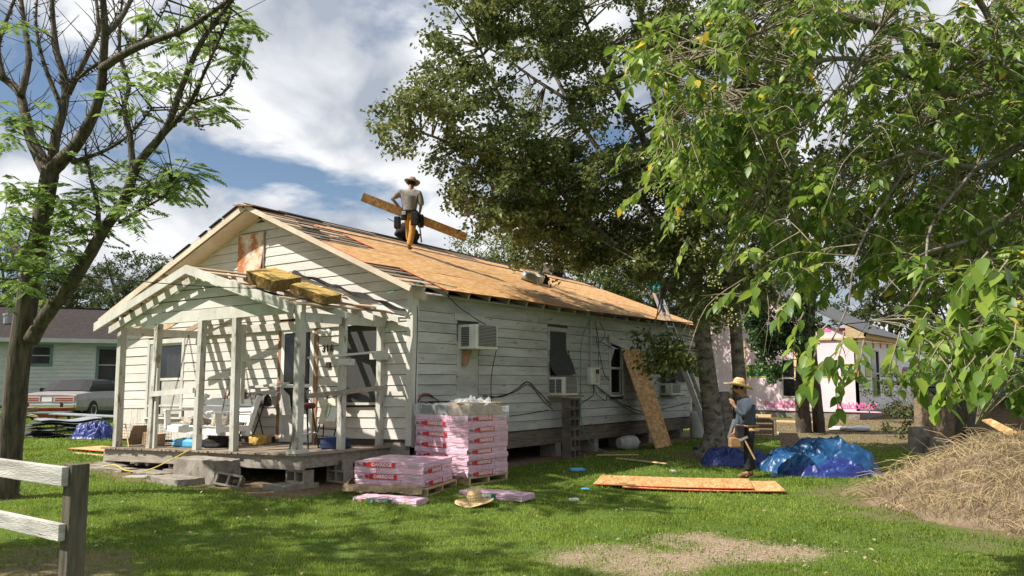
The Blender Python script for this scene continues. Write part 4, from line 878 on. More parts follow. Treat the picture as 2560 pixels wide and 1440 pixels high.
for pts, r in (([W_(5.98, 3.05, .12), W_(5.9, 2.75, .2), W_(6.05, 2.55, .12), W_(6.35, 2.75, .16), W_(6.2, 3.05, .1)], .010), ([W_(6.0, 3.06, .1), W_(6.15, 2.6, .1), W_(6.2, 2.05, .06)], .008), ([W_(6.1, 2.55, .1), W_(6.35, 2.1, .06), W_(6.5, 1.85, .05), W_(6.72, 1.72, .05)], .010), ([W_(6.05, 2.6, .1), W_(6.5, 2.55, .08), W_(6.9, 2.45, .06)], .010),
               ([W_(5.95, 1.62, .06), W_(5.9, 1.38, .08), W_(5.4, 1.2, .07), W_(5.0, 0.98, .06), W_(4.6, 0.95, .05)], .012), ([W_(5.98, 1.62, .06), W_(6.05, 1.42, .08), W_(6.5, 1.25, .06), W_(6.6, 1.36, .05)], .010), ([W_(6.0, 1.62, .06), W_(6.6, 1.40, .06), W_(7.4, 1.15, .05), W_(8.4, 0.95, .05), W_(9.6, 0.98, .04), W_(11.3, 1.1, .05)], .012), ([W_(6.05, 1.6, .06), W_(6.9, 1.25, .06), W_(7.9, 0.95, .05), W_(8.5, 0.85, .05)], .010),
               ([W_(1.9, 1.42, .05), W_(2.5, 1.40, .05), W_(3.0, 1.55, .06), W_(3.35, 1.68, .05), W_(3.7, 1.5, .06), W_(4.2, 1.2, .06)], .013), ([W_(2.0, 1.36, .05), W_(2.9, 1.48, .05), W_(3.4, 1.62, .05), W_(3.9, 1.3, .05), W_(4.25, 1.12, .06)], .010), ([W_(2.7, 1.02, .05), W_(3.4, 1.05, .05), W_(4.1, 1.1, .05)], .010), ([W_(0.06, 2.95, .045), W_(0.07, 2.6, .05), W_(0.05, 1.7, .045), W_(0.05, 1.2, .045)], .008),
               ([W_(0.35, 3.18, .40), W_(1.0, 3.0, .18), W_(1.5, 2.85, .12), W_(1.7, 2.72, .25)], .011), ([W_(1.80, 2.26, .42), W_(1.95, 1.8, .2), W_(2.05, 1.35, .12), W_(2.12, 1.0, .12)], .010), ([W_(0.1, 1.34, .05), W_(0.2, 1.44, .06), W_(0.45, 1.42, .06), W_(0.9, 1.22, .07), W_(1.25, 1.05, .1)], .010)):
    cable('wall_cable', [hw(p) for p in pts], r * 0.72, 'cable', house)
cable('wall_cable', [hw(p) for p in (W_(0.12, 1.36, .045), W_(0.22, 1.47, .05), W_(0.42, 1.46, .05), W_(0.5, 1.40, .05))], .011, 'red_cord', house)
cable('air_hose', [hw(p) for p in (W_(5.35, 3.15, .42), W_(5.4, 2.6, .1), W_(5.38, 1.6, .08), W_(5.36, 0.8, .1), W_(5.5, 0.35, .25), W_(5.9, 0.12, .5), W_(6.4, 0.1, .55))], .010, 'teal_cable', lab='teal air hose hanging from the eave down the side wall', cat='hose')
cable('power_line', [(0.36, 5.75, 3.12), (3.6, 9.5, 2.94), (7.6, 14.5, 3.6), (13.5, 20.0, 4.6)], .012, 'cable', lab='overhead electric line running from the eave to the right', n=40)
cable('power_line', [at(-60, 668, 9.0), at(200, 690, 10), at(480, 714, 11), at(660, 722, 12.2)], .006, 'cable', lab='thin dark wire crossing in front of the porch gable', n=30)
cable('extension_cord', [(-3.25, -1.95, D_(-3.2, -1.9) + 0.012), (-3.5, -2.05, 0.40), (-4.0, -2.25, 0.17), (-4.5, -2.35, 0.14), (-5.0, -2.28, 0.2), (-5.6, -2.3, 0.12)], .010, 'yellow_cord', lab='yellow extension cord trailing off the porch deck', cat='cord')
cable('air_hose', [hw((-0.3, -0.3, 3.16)), RPt(0.985, -0.2, 0.03), RPt(0.93, 0.2, 0.03), RPt(0.97, 0.9, 0.03)], .008, 'teal_cable', lab='thin pale green hose at the front corner of the roof', cat='hose')
cable('air_hose', [RPt(0.70, 7.2, 0.02), RPt(0.86, 7.6, 0.02), RPt(0.99, 8.0, 0.03), (0.38, 8.1, 3.05)], .008, 'teal_cable', lab='green hose running down the orange roof sheets to the eave', cat='hose')
# leaning sheet
b = MB(); b.hexa([(0.90, 7.35, 0.09), (0.80, 8.42, 0.09), (0.815, 8.43, 0.10), (0.915, 7.36, 0.10), (0.055, 7.30, 2.42), (0.055, 8.40, 2.40), (0.07, 8.40, 2.41), (0.07, 7.30, 2.43)]); o = b.build('wood_sheet', MAT['osb']); tag(o, 'tall strand board sheet leaning against the side wall', 'board')
# aluminium ladder
s = empty('ladder', 'aluminium extension ladder leaning on the far end of the eave', 'ladder', (1.50, 9.2, gz(1.5, 9.2)))
p0, p1 = Vector((0, 0, 0)), Vector((-1.46, 0, 3.85))
for y in (0, 0.42):
    MB().bar(p0 + Vector((0, y, 0)), p1 + Vector((0, y, 0)), 0.03, 0.075, up=(1, 0, 0.4)).build('rail', MAT['alu'], s)
    MB().bar((0.05, y + (0.04 if y == 0 else -0.04), 0), Vector((-0.90, y + (0.04 if y == 0 else -0.04), 2.5)), 0.028, 0.07, up=(1, 0, 0.4)).build('rail', MAT['alu'], s)
    MB().box(-0.05, 0.07, y - 0.03, y + 0.03, -0.01, 0.03).build('foot', MAT['black_rubber'], s)
for k in range(1, 13):
    q = p0 + (p1 - p0) * (k / 13); MB().tube([q, q + Vector((0, 0.42, 0))], 0.017, 8).build('rung', MAT['alu'], s)
# tanks
s = empty('gas_tank', 'small grey gas cylinder lying on its side under the eave', 'gas tank', (0.42, 6.95, 0.24), R(62)); 
b = MB(); b.lathe([(0.02, -0.24), (0.10, -0.23), (0.155, -0.17), (0.165, -0.08), (0.165, 0.10), (0.15, 0.18), (0.09, 0.235), (0.03, 0.25)], 20, fn=lambda p, t, r: (p[2], p[0], p[1])); b.build('body', MAT['tank'], s, smooth=True)
b = MB(); b.lathe([(0.12, -0.28), (0.125, -0.20)], 18, fn=lambda p, t, r: (p[2], p[0], p[1])); b.build('foot_ring', MAT['tank'], s)
MB().tube([(0.24, 0, 0), (0.32, 0, 0)], 0.03, 8).build('valve', MAT['rust'], s)
s = empty('gas_tank', 'white upright tank at the far corner of the old house', 'gas tank', (0.36, 11.05, gz(.3, 11)))
MB().lathe([(0.17, 0), (0.19, 0.04), (0.19, 0.62), (0.17, 0.68), (0.08, 0.74), (0.04, 0.75)], 20).build('body', MAT['tank'], s, smooth=True); MB().lathe([(0.10, 0.72), (0.10, 0.80)], 14).build('collar', MAT['tank'], s)
# ------------------------------------------------------------------ shingle bundles
def bundle_mesh(L, W, H, seed):
    random.seed(seed); b = MB(); nx, ny = 12, 4
    def wav(x, y): return 0.006 * math.sin(x * 31 + seed) + 0.005 * math.sin(x * 17 + y * 23 + seed * 2) + random.uniform(-0.002, 0.002)
    g = {}
    ring = []
    for i in range(nx + 1): ring.append((-L/2 + L * i / nx, -W/2))
    for j in range(1, ny + 1): ring.append((L/2, -W/2 + W * j / ny))
    for i in range(1, nx + 1): ring.append((L/2 - L * i / nx, W/2))
    for j in range(1, ny): ring.append((-L/2, W/2 - W * j / ny))
    n = len(ring); lev = [(0.0, 0.992), (0.012, 1.0), (0.25, 1.0), (0.5, 1.0), (0.75, 1.0), (H - 0.010, 1.0) , (H, 0.985)]
    rows = []
    for k, (z, sc_) in enumerate(lev):
        if 1 < k < 5: z = z * H
        rows.append(b.add([(x * sc_ + random.uniform(-.003, .003), y * sc_ + 0.004 * math.sin(z * 190 + x * 20) + random.uniform(-.002, .002), z + (wav(x, y) * 0.35 if k >= 5 else 0)) for x, y in ring]))
    for k in range(len(rows) - 1):
        for i in range(n): j = (i + 1) % n; b.face(rows[k] + i, rows[k] + j, rows[k + 1] + j, rows[k + 1] + i)
    b.face(*[rows[0] + i for i in reversed(range(n))]); b.face(*[rows[-1] + i for i in range(n)])
    return b.mesh('shingle_bundle', MAT['pink_wrap'])
BUN = {}
def bundle(lab, loc, rz, L=1.0, W=0.34, H=0.083, word='OAKRIDGE', lm='label_red', sides=(True, False), group='shingle bundles', seed=None):
    key = (round(L, 2), round(W, 2), random.randrange(3)); 
    if key not in BUN: BUN[key] = bundle_mesh(L, W, H, key[2] + int(L * 100)); random.seed(len(BUN) * 13 + int(abs(loc[2]) * 1000))
    o = link('shingle_bundle', BUN[key]); o.location = loc; o.rotation_euler = (0, 0, rz); tag(o, lab, 'shingles', group)
    lw = L * 0.40; off = random.uniform(-0.02, 0.03)
    if sides[0]:
        for sgn in (1,):
            cx_ = -L/2 + L * 0.41 + off
            q = MB().box(cx_ - lw/2, cx_ + lw/2, -W/2 - 0.012, -W/2 - 0.008, 0.008, H - 0.008).build('label_band', MAT[lm], o)
            t = link('lettering', text_mesh(word, 0.068, 'ink_white', 0.001, bold=0.0018), q); t.location = (cx_ + 0.01, -W/2 - 0.0135, H / 2); t.rotation_euler = (R(90), 0, 0); t.scale = (0.95, 1, 1)
            q2 = MB().box(cx_ - lw/2 - 0.075, cx_ - lw/2 - 0.012, -W/2 - 0.012, -W/2 - 0.008, 0.016, H - 0.016).build('logo_patch', MAT['label_red'], o)
            for k in range(3): MB().box(cx_ - lw/2 - 0.20, cx_ - lw/2 - 0.10 - 0.02 * k, -W/2 - 0.011, -W/2 - 0.008, 0.022 + 0.015 * k, 0.028 + 0.015 * k).build('small_print', MAT['ink_black'], o)
            MB().box(L * 0.28, L * 0.42, -W/2 - 0.011, -W/2 - 0.008, 0.03, 0.05).build('small_print', MAT['ac_grey'], o)
    return o
def pallet(name, lab, loc, rz, LX, LY):
    s = empty(name, lab, 'pallet', loc, rz)
    for k in range(3): y = -LY/2 + 0.03 + k * (LY - 0.10) / 2; MB().box(-LX/2, LX/2, y, y + 0.045, 0.02, 0.10).build('stringer', MAT['pallet_wood'], s)
    for k in range(7): x = -LX/2 + k * (LX - 0.09) / 6; MB().box(x, x + 0.09, -LY/2, LY/2, 0.101, 0.12).build('deck_board', MAT['pallet_wood'], s)
    for k in range(3): x = -LX/2 + k * (LX - 0.09) / 2; MB().box(x, x + 0.09, -LY/2, LY/2, 0.0, 0.019).build('bottom_board', MAT['pallet_wood'], s)
    return s
def rot(x, y, a): return (x * math.cos(a) - y * math.sin(a), x * math.sin(a) + y * math.cos(a))
NTH = ['bottom', 'second', 'third', 'fourth', 'fifth', 'sixth', 'seventh', 'eighth', 'ninth', 'tenth', 'eleventh', 'top']
def stack(corner, rz, LX, LY, n, z0, H, word, startA, tallname):
    a = rz; cx_, cy_ = corner[0] + rot(-LX/2, LY/2, a)[0], corner[1] + rot(-LX/2, LY/2, a)[1]
    for k in range(n):
        z = z0 + k * (H + 0.002); jx, jy = random.uniform(-.012, .012), random.uniform(-.012, .012)
        A = (k % 2 == startA)
        nm = NTH[k] if n > 6 else NTH[k] if k < n - 1 else 'top'
        for i in range(3):
            if A:                               # long side to the front
                x, y = 0, -LY/2 + LY/6 + i * LY/3; dx, dy = rot(x + jx, y + jy, a)
                bundle(f'pink shingle bundle in the {nm} layer of the {tallname}, ' + ('front row', 'middle row', 'back row')[i], (cx_ + dx, cy_ + dy, z), a, LX, LY/3 - 0.006, H, word, sides=(i == 0, False))
            else:                               # long side to the right
                x, y = -LX/2 + LX/6 + i * LX/3, 0; dx, dy = rot(x + jx, y + jy, a)
                bundle(f'pink shingle bundle in the {nm} layer of the {tallname}, ' + ('left', 'middle', 'right')[i], (cx_ + dx, cy_ + dy, z), a + R(90), LY, LX/3 - 0.006, H, word, sides=(i == 2, False))
    return cx_, cy_, a
HS = stack((1.36, -0.20), R(-3), 1.14, 0.98, 11, 0.215, 0.083, 'OAKRIDGE', 1, 'tall wrapped stack')
pallet('pallet', 'wooden pallet under the tall wrapped stack of shingles', (HS[0], HS[1], 0.092), HS[2], 1.16, 1.0)
LS = stack((1.47, -1.34), R(17), 1.10, 1.06, 4, 0.20, 0.083, 'OAKRIDGE', 1, 'low open stack')
pallet('pallet', 'wooden pallet under the low open stack of shingles', (LS[0], LS[1], 0.07), LS[2], 1.24, 1.16)
# torn brown paper on the low pallet
b = MB(); random.seed(5)
b.grid(lambda u, v: (-0.66 + 1.25 * u, -0.60 - 0.10 * v - 0.03 * math.sin(u * 17), 0.16 + 0.035 * mnoise.noise(Vector((u * 5, v * 2, 1))) + 0.03 * mnoise.noise(Vector((u * 14, v * 4, 3))) - 0.14 * v * v + 0.05 * v), 44, 6)
b.grid(lambda u, v: (-0.60 - 0.09 * v - 0.02 * math.sin(u * 11), -0.62 + 0.9 * u, 0.17 + 0.05 * math.sin(u * 9) - 0.10 * v * v), 20, 5)
o = b.build('torn_paper', MAT['kraft'], smooth=True); o.location = (LS[0], LS[1], 0.06); o.rotation_euler = (0, 0, LS[2]); tag(o, 'torn brown paper crumpled along the edge of the low pallet', 'paper')
bundle('single pink shingle bundle on the grass, left of the straw hat', (1.42, -1.95, 0.055), R(13), 0.98, 0.33, 0.085, 'SUPREME', 'label_green', group='loose bundles on the grass')
bundle('single pink shingle bundle on the grass behind the straw hat', (2.27, -0.68, 0.055), R(5), 1.04, 0.36, 0.085, 'SUPREME', 'label_green', group='loose bundles on the grass')
# top of the tall stack: brown carton layer, rolls of felt, crumpled clear film
zt = 0.215 + 11 * 0.085
o = MB().box(-0.22, 0.24, -0.42, 0.40, 0, 0.20).build('carton', MAT['kraft'], bevel=0.01); dx, dy = rot(0.30, 0, HS[2]); o.location = (HS[0] + dx, HS[1] + dy, zt); o.rotation_euler = (0, 0, HS[2]); tag(o, 'brown carton on top of the tall shingle stack', 'carton')
for i, (x, y, z) in enumerate(((-0.40, -0.05, 0.11), (-0.16, -0.02, 0.10))):
    s = empty('felt_roll', ('left' if i == 0 else 'right') + ' one of two black felt rolls on top of the tall shingle stack', 'roll', (HS[0] + x, HS[1] + y + 0.1, zt + z), R(-28), 'felt rolls on the stack')
    MB().lathe([(0.03, -0.42), (0.10, -0.42), (0.10, 0.45), (0.03, 0.45)], 20, fn=lambda p, t, r: (p[0], p[2], p[1])).build('felt', MAT['black_rubber'], s); MB().tube([(0, -0.425, 0), (0, -0.3, 0)], 0.03, 12).build('core', MAT['kraft'], s)
def film(name, lab, loc, rz, LX, LY, hz, seed, base=0.0, skirt=0.16):
    random.seed(seed); b = MB(); nx, ny = 64, 52
    def fn(u, v):
        x, y = (u - 0.5) * 1.14, (v - 0.5) * 1.14
        p = Vector((x * 3 + seed, y * 3, seed)); r = mnoise.noise(p) * 0.5 + 0.28 * (1 - abs(mnoise.noise(p * 2.3)) * 2) + 0.16 * (1 - abs(mnoise.noise(p * 5.1)) * 2) + 0.06 * mnoise.noise(p * 12)
        e = max(abs(x), abs(y)); z = base + hz * (0.55 + 0.7 * r)
        if e > 0.5: z = z - (e - 0.5) / 0.07 * skirt + 0.02 * math.sin((x + y) * 60)
        k = min(1.0, 0.5 / e) if e > 0.5 else 1.0
        return (x * k * LX * (1.02 + 0.01 * r), y * k * LY * (1.02 + 0.01 * r), z)
    b.grid(fn, nx, ny); o = b.build(name, MAT['film'], smooth=False); o.location = loc; o.rotation_euler = (0, 0, rz); return tag(o, lab, 'plastic wrap')
film('plastic_wrap', 'crumpled clear plastic film over the top of the tall stack', (HS[0], HS[1], zt), HS[2], 1.16, 1.0, 0.17, 2.0, 0.05, 0.20)
b = MB(); random.seed(8); b.grid(lambda u, v: (-0.2 + 0.55 * u, -0.25 + 0.4 * v, 0.22 + 0.10 * mnoise.noise(Vector((u * 5, v * 5, 1))) + 0.07 * mnoise.noise(Vector((u * 12, v * 12, 4)))), 26, 22); o = b.build('plastic_wrap', MAT['film']); o.location = (HS[0] + 0.15, HS[1], zt); tag(o, 'bunched loose end of plastic film on top of the carton', 'plastic wrap')
# straw hat on the grass
def hat(name, lab, loc, rot_, R1=0.27, ch=0.17, cr=0.105, tall=1.0, matn='straw', parent=None, band=True, curl=0.035):
    s = empty(name, lab, 'hat' if lab else None, loc, 0, parent=parent); s.rotation_euler = rot_
    prof = [(0.001, ch), (cr * 0.55, ch - 0.004), (cr * 0.85, ch - 0.03), (cr * 0.98, ch * 0.55), (cr, 0.03), (cr * 1.06, 0.012), (R1 * 0.62, 0.006), (R1 * 0.85, 0.008), (R1, 0.018), (R1 * 1.005, 0.010), (R1 * 0.85, -0.002), (cr * 1.0, 0.0)]
    def fn(p, t, r): return (p[0], p[1] * 1.08 if r < cr * 1.2 else p[1], p[2] + (curl * math.cos(2 * t) * ((r - cr) / (R1 - cr)) if r > cr else 0) + (0.004 * math.sin(t * 5)))
    MB().lathe(prof, 36, fn=fn).build('crown_and_brim', MAT[matn], s, smooth=True)
    if band:
        for z in (0.045, 0.075, 0.115):
            q = MB()
            for k in range(18):
                t = 2 * math.pi * k / 18; rr = cr * 1.0 + 0.003; q.obox((math.cos(t) * rr, math.sin(t) * rr * 1.08, z), (-math.sin(t), math.cos(t), 0), (math.cos(t), math.sin(t), 0), (0, 0, 1), 0.02, 0.006, 0.006)
            q.build('weave_row', MAT['straw_dark'], s)['kind'] = 'stuff'
    return s
hat('straw_hat', 'wide straw hat left on the grass in front of the shingle stacks', (2.42, -1.38, 0.085), (R(4), R(-3), R(20)), 0.265, 0.185, 0.105, curl=0.018)
# sheets lying on the lawn
def flat_sheet(lab, c, rz, L, W, z, bow=0.0, group='sheets lying on the lawn'):
    b = MB(); n = 12
    for i in range(n + 1):
        x = -L/2 + L * i / n; zz = z + bow * (2 * x / L) ** 2
        b.v += [(x, -W/2, zz), (x, W/2, zz), (x, W/2, zz + 0.012), (x, -W/2, zz + 0.012)]
        if i:
            a = 4 * (i - 1); b.mat(0).face(a + 3, a + 7, a + 6, a + 2); b.mat(1).face(a, a + 4, a + 7, a + 3); b.mat(1).face(a + 1, a + 2, a + 6, a + 5); b.mat(0).face(a, a + 1, a + 5, a + 4)
    b.mat(1).face(0, 3, 2, 1); e = 4 * n; b.face(e, e + 1, e + 2, e + 3)
    o = b.build('wood_sheet', [MAT['osb'], MAT['red_paint']]); o.location = (c[0], c[1], gz(*c)); o.rotation_euler = (0, 0, R(rz)); return tag(o, lab, 'board', group)
flat_sheet('lower orange strand board sheet lying on the lawn, poking out at right', (4.05, 2.42), 25, 2.44, 1.22, 0.035, 0.02)
flat_sheet('upper orange strand board sheet lying on the lawn', (3.62, 2.30), 23, 2.44, 1.22, 0.066, 0.012)
flat_sheet('orange board lying on the grass left of the porch', (-9.0, -0.35), 4, 1.5, 0.8, 0.05, 0.0, None)
o = MB().box(-0.6, 0.6, -0.05, 0.05, 0, 0.03).build('plank', MAT['wood_new']); o.location = (-8.4, -0.95, 0.08); o.rotation_euler = (0, 0, R(3)); tag(o, 'thin pale plank on the grass left of the porch', 'plank')
for (x, y, rz, L_, lab) in ((1.0, 5.3, 40, 0.9, 'pale plank on the ground under the side wall'), (1.9, 4.6, -15, 1.3, 'thin lath on the shaded grass beside the side wall')):
    o = MB().box(-L_/2, L_/2, -0.03, 0.03, 0, 0.02).build('plank', MAT['wood_new']); o.location = (x, y, gz(x, y) + 0.03); o.rotation_euler = (0, 0, R(rz)); tag(o, lab, 'plank')
for (x, y, m_, lab, s_) in ((1.7, 2.5, 'sky_blue', 'crumpled blue plastic scrap on the grass right of the tall stack', .14), (1.75, 7.9, 'violet_tarp', 'blue and white wrapper under the leaning sheet', .16), (3.2, -0.1, 'film', 'small clear wrapper on the lawn before the flat sheets', .08), (2.8, 0.9, 'sky_blue', 'tiny blue wrapper on the lawn', .06), (2.9, 3.9, 'film', 'clear plastic bottle on grass behind the flat sheets', .09)):
    pillow('litter', lab, (x, y, gz(x, y) + 0.01), random.random() * 3, s_, s_ * 0.5, s_ * 0.28, m_, int(s_ * 100), 'litter')
# ------------------------------------------------------------------ tarps
def tarp(lab, c, LX, LY, H, rz, matn, seed, cat='tarp'):
    b = MB(); nx, ny = 110, 80
    def fn(u, v):
        x, y = 2 * u - 1, 2 * v - 1; r = (abs(x) ** 2.4 + abs(y) ** 2.4) ** (1 / 2.4)
        edge = 1 + 0.22 * mnoise.noise(Vector((x * 1.3 + seed, y * 1.3, 3))) + 0.07 * mnoise.noise(Vector((x * 5, y * 5, seed)))
        q = Vector((x * 1.5 + seed, y * 1.5, seed * 0.3)); w_ = Vector((mnoise.noise(q * 1.3), mnoise.noise(q * 1.3 + Vector((5, 2, 1))), 0)) * 0.5
        n1 = mnoise.noise(q + w_); rd = 1 - abs(mnoise.noise((q + w_) * 1.9)) * 2.2; rd2 = 1 - abs(mnoise.noise((q + w_) * 4.2)) * 2.2; rd3 = 1 - abs(mnoise.noise((q + w_) * 9)) * 2
        dome = max(0.0, 1 - r ** 2.2)
        z = H * (dome ** 0.6 * (0.55 + 0.55 * n1) + (0.30 * rd + 0.17 * rd2 + 0.05 * rd3) * min(1, dome * 2.2 + 0.12))
        return (x * LX / 2 * edge, y * LY / 2 * edge, max(0.012, z) if r < 0.97 else 0.0)
    b.grid(fn, nx, ny); o = b.build('tarp', MAT[matn], smooth=True); o.location = (c[0], c[1], gz(*c) + 0.01); o.rotation_euler = (0, 0, R(rz)); return tag(o, lab, cat, 'blue tarps')
tarp('big crumpled teal blue tarp heaped on the lawn behind the worker', (5.05, 5.75), 2.1, 1.35, 0.52, 36, 'blue_tarp', 1.7)
tarp('violet blue fold of tarp lying in front of the big blue tarp', (5.35, 5.15), 1.5, 0.6, 0.24, 36, 'violet_tarp', 8.1)
tarp('violet blue tarp at the foot of the pale tree trunk', (3.35, 5.75), 1.3, 0.75, 0.30, 30, 'violet_tarp', 4.4)
tarp('blue tarp bundle on the grass at the left, beside the metal sheets', (-14.0, 2.1), 1.3, 1.0, 0.42, 30, 'violet_tarp', 6.2)
# ------------------------------------------------------------------ boxes on the roof
def on_roof(t, y, h=0.02): return Vector(RPt(t, y, h))
tilt = Matrix.Rotation(math.atan2(1.9, 4.44), 4, 'Y')
def roofbox(lab, t, y, rz, sx, sy, sz):
    s = empty('nail_box', lab, 'box'); s.matrix_world = Matrix.Translation(on_roof(t, y, 0.02)) @ tilt @ Matrix.Rotation(R(rz), 4, 'Z')
    MB().box(-sx/2, sx/2, -sy/2, sy/2, 0, 0.008).build('bottom', MAT['paint_white'], s)
    for a in ((-sx/2, -sx/2 + .006, -sy/2, sy/2), (sx/2 - .006, sx/2, -sy/2, sy/2), (-sx/2 + .006, sx/2 - .006, -sy/2, -sy/2 + .006), (-sx/2 + .006, sx/2 - .006, sy/2 - .006, sy/2)): MB().box(*a, 0.008, sz).build('side', MAT['paint_white'], s)
    MB().box(-sx/2 + 0.01, sx/2 - 0.01, -sy/2 - 0.15, -sy/2 - 0.002, sz - 0.006, sz).build('flap', MAT['paint_white'], s)
    return s
roofbox('white carton of nails lying on the orange roof sheets', 0.52, 6.35, 20, 0.30, 0.42, 0.20)
roofbox('white opened carton standing near the roof ridge', 0.015, 10.3, 35, 0.34, 0.40, 0.30)
def roofbag(lab, t, y, m_, s_, seed): o = pillow('tool_bag', lab, on_roof(t, y, 0.02), 1.0, s_, s_ * 0.6, s_ * 0.75, m_, seed, 'bag'); o.rotation_euler = (0, math.atan2(1.9, 4.44), 1.0); return o
roofbag('grey bag with green coil left of the carton on the roof', 0.545, 5.9, 'galv', .20, 3)
roofbag('dark tool bag right of the carton on the roof', 0.50, 6.75, 'black_cloth', .18, 5)
roofbag('black bundle on the ridge behind the roof worker', 0.0, 4.15, 'black_cloth', .30, 7)
roofbag('dark bundle beside the opened carton on the ridge', 0.01, 10.9, 'black_cloth', .2, 11)
# ------------------------------------------------------------------ front fence
f = empty('rail_fence', 'weathered two-rail wooden fence at the lower left', 'fence', (4.19, -7.6, 0))
MB().box(-0.05, 0.05, -0.055, 0.055, 0, 1.235).build('post', MAT['fence_post'], f, bevel=0.006)
for z, h in ((1.165, 0.115), (0.835, 0.10), (0.40, 0.10)): MB().box(-2.8, 0.0 if False else -0.0 + 0.02, -0.10, -0.057, z - h/2, z + h/2).build('rail', MAT['fence_wood'], f, bevel=0.004)
MB().box(-2.75, -2.65, -0.055, 0.055, 0, 1.22).build('post', MAT['fence_post'], f, bevel=0.006)
# ------------------------------------------------------------------ trees
import bmesh
def leaves(name, P, L, W, matn, parent, lc=None, drp=0.35, kind=None, flat=0.0, curl=0.12):
    n = len(P); L = np.broadcast_to(np.asarray(L, float), (n,)) * rng.uniform(0.7, 1.25, n); W = np.broadcast_to(np.asarray(W, float), (n,)) * rng.uniform(0.75, 1.2, n)
    a = rng.normal(size=(n, 3)); a[:, 2] = a[:, 2] * 0.7 - drp; a /= np.linalg.norm(a, axis=1)[:, None]
    u = rng.normal(size=(n, 3)); u[:, 2] += 0.9 + flat; s = np.cross(a, u); s /= np.linalg.norm(s, axis=1)[:, None] + 1e-9; nn = np.cross(s, a)
    P = np.asarray(P); mid = P + a * (0.45 * L)[:, None]; up_ = nn * (0.10 * L)[:, None]
    V = np.stack([P, mid + s * (W / 2)[:, None] + up_ * 0.9, P + a * L[:, None] - nn * (curl * L)[:, None], mid - s * (W / 2)[:, None] + up_ * 0.9, mid], 1).reshape(-1, 3)
    b = np.arange(n) * 5; loops = np.stack([b, b + 1, b + 4, b + 1, b + 2, b + 4, b + 4, b + 2, b + 3, b, b + 4, b + 3], 1).ravel()
    me = bpy.data.meshes.new(name); me.vertices.add(n * 5); me.vertices.foreach_set('co', V.astype(np.float32).ravel()); me.loops.add(n * 12); me.loops.foreach_set('vertex_index', loops.astype(np.int32))
    me.polygons.add(n * 4); me.polygons.foreach_set('loop_start', (np.arange(n * 4) * 3).astype(np.int32)); me.polygons.foreach_set('loop_total', np.full(n * 4, 3, np.int32)); me.polygons.foreach_set('use_smooth', np.ones(n * 4, bool))
    if lc is None: lc = rng.random(n)
    at_ = me.attributes.new('lc', 'FLOAT', 'POINT'); at_.data.foreach_set('value', np.repeat(np.clip(lc, 0, 1), 5).astype(np.float32))
    me.materials.append(MAT[matn]); me.update(calc_edges=True); o = link(name, me, parent)
    if kind: o['kind'] = kind
    return o
def inpoly(x, y, poly):
    c = False; j = len(poly) - 1
    for i in range(len(poly)):
        xi, yi = poly[i]; xj, yj = poly[j]
        if (yi > y) != (yj > y) and x < (xj - xi) * (y - yi) / (yj - yi) + xi: c = not c
        j = i
    return c
def smooth_path(P, k=4):
    P = [Vector(p) for p in P]; out = []
    for i in range(len(P) - 1):
        p0, p1, p2, p3 = P[max(i - 1, 0)], P[i], P[i + 1], P[min(i + 2, len(P) - 1)]
        for j in range(k):
            t = j / k; out.append(0.5 * ((2 * p1) + (p2 - p0) * t + (2 * p0 - 5 * p1 + 4 * p2 - p3) * t * t + (3 * p1 - p0 - 3 * p2 + p3) * t ** 3))
    return out + [P[-1]]
def limb(mb, P, r0, r1, n=8, k=4, jit=0.06):
    Q = smooth_path(P, k); m = len(Q); mb.tube(Q, [r0 + (r1 - r0) * (i / (m - 1)) ** 0.8 for i in range(m)], n, jit=jit); return Q
def twig_to(mb, c, nodes, r=0.012, mx=2.6):
    A = np.asarray(nodes); d = np.linalg.norm(A - np.array(c), axis=1); i = int(np.argmin(d))
    if d[i] > mx: return None
    p = Vector(A[i]); c = Vector(c); m = (p + c) / 2 + Vector((random.uniform(-.1, .1), random.uniform(-.1, .1), random.uniform(-.02, .15))) * d[i]
    mb.tube([p, m, c], [r * 1.6, r, r * 0.5], 4, cap=False); return m
def sprays(nodes_c, n_each, spread): 
    C = np.asarray(nodes_c); nc = len(C); k = 6; m = -(-n_each // k); D = rng.normal(size=(nc, k, 3)); D /= np.linalg.norm(D, axis=2)[:, :, None]; D[:, :, 2] = D[:, :, 2] * .8 - .15
    t = rng.uniform(.15, 1.0, (nc, k, m)); ln = rng.uniform(.8, 2.0, (nc, k, 1)); sp_ = np.broadcast_to(np.asarray(spread, float), (3,))
    P = C[:, None, None, :] + D[:, :, None, :] * (t * ln)[..., None] * sp_ + np.clip(rng.normal(size=(nc, k, m, 3)), -1.6, 1.6) * sp_ * .22
    return P.reshape(nc, k * m, 3)[:, :n_each].reshape(-1, 3)

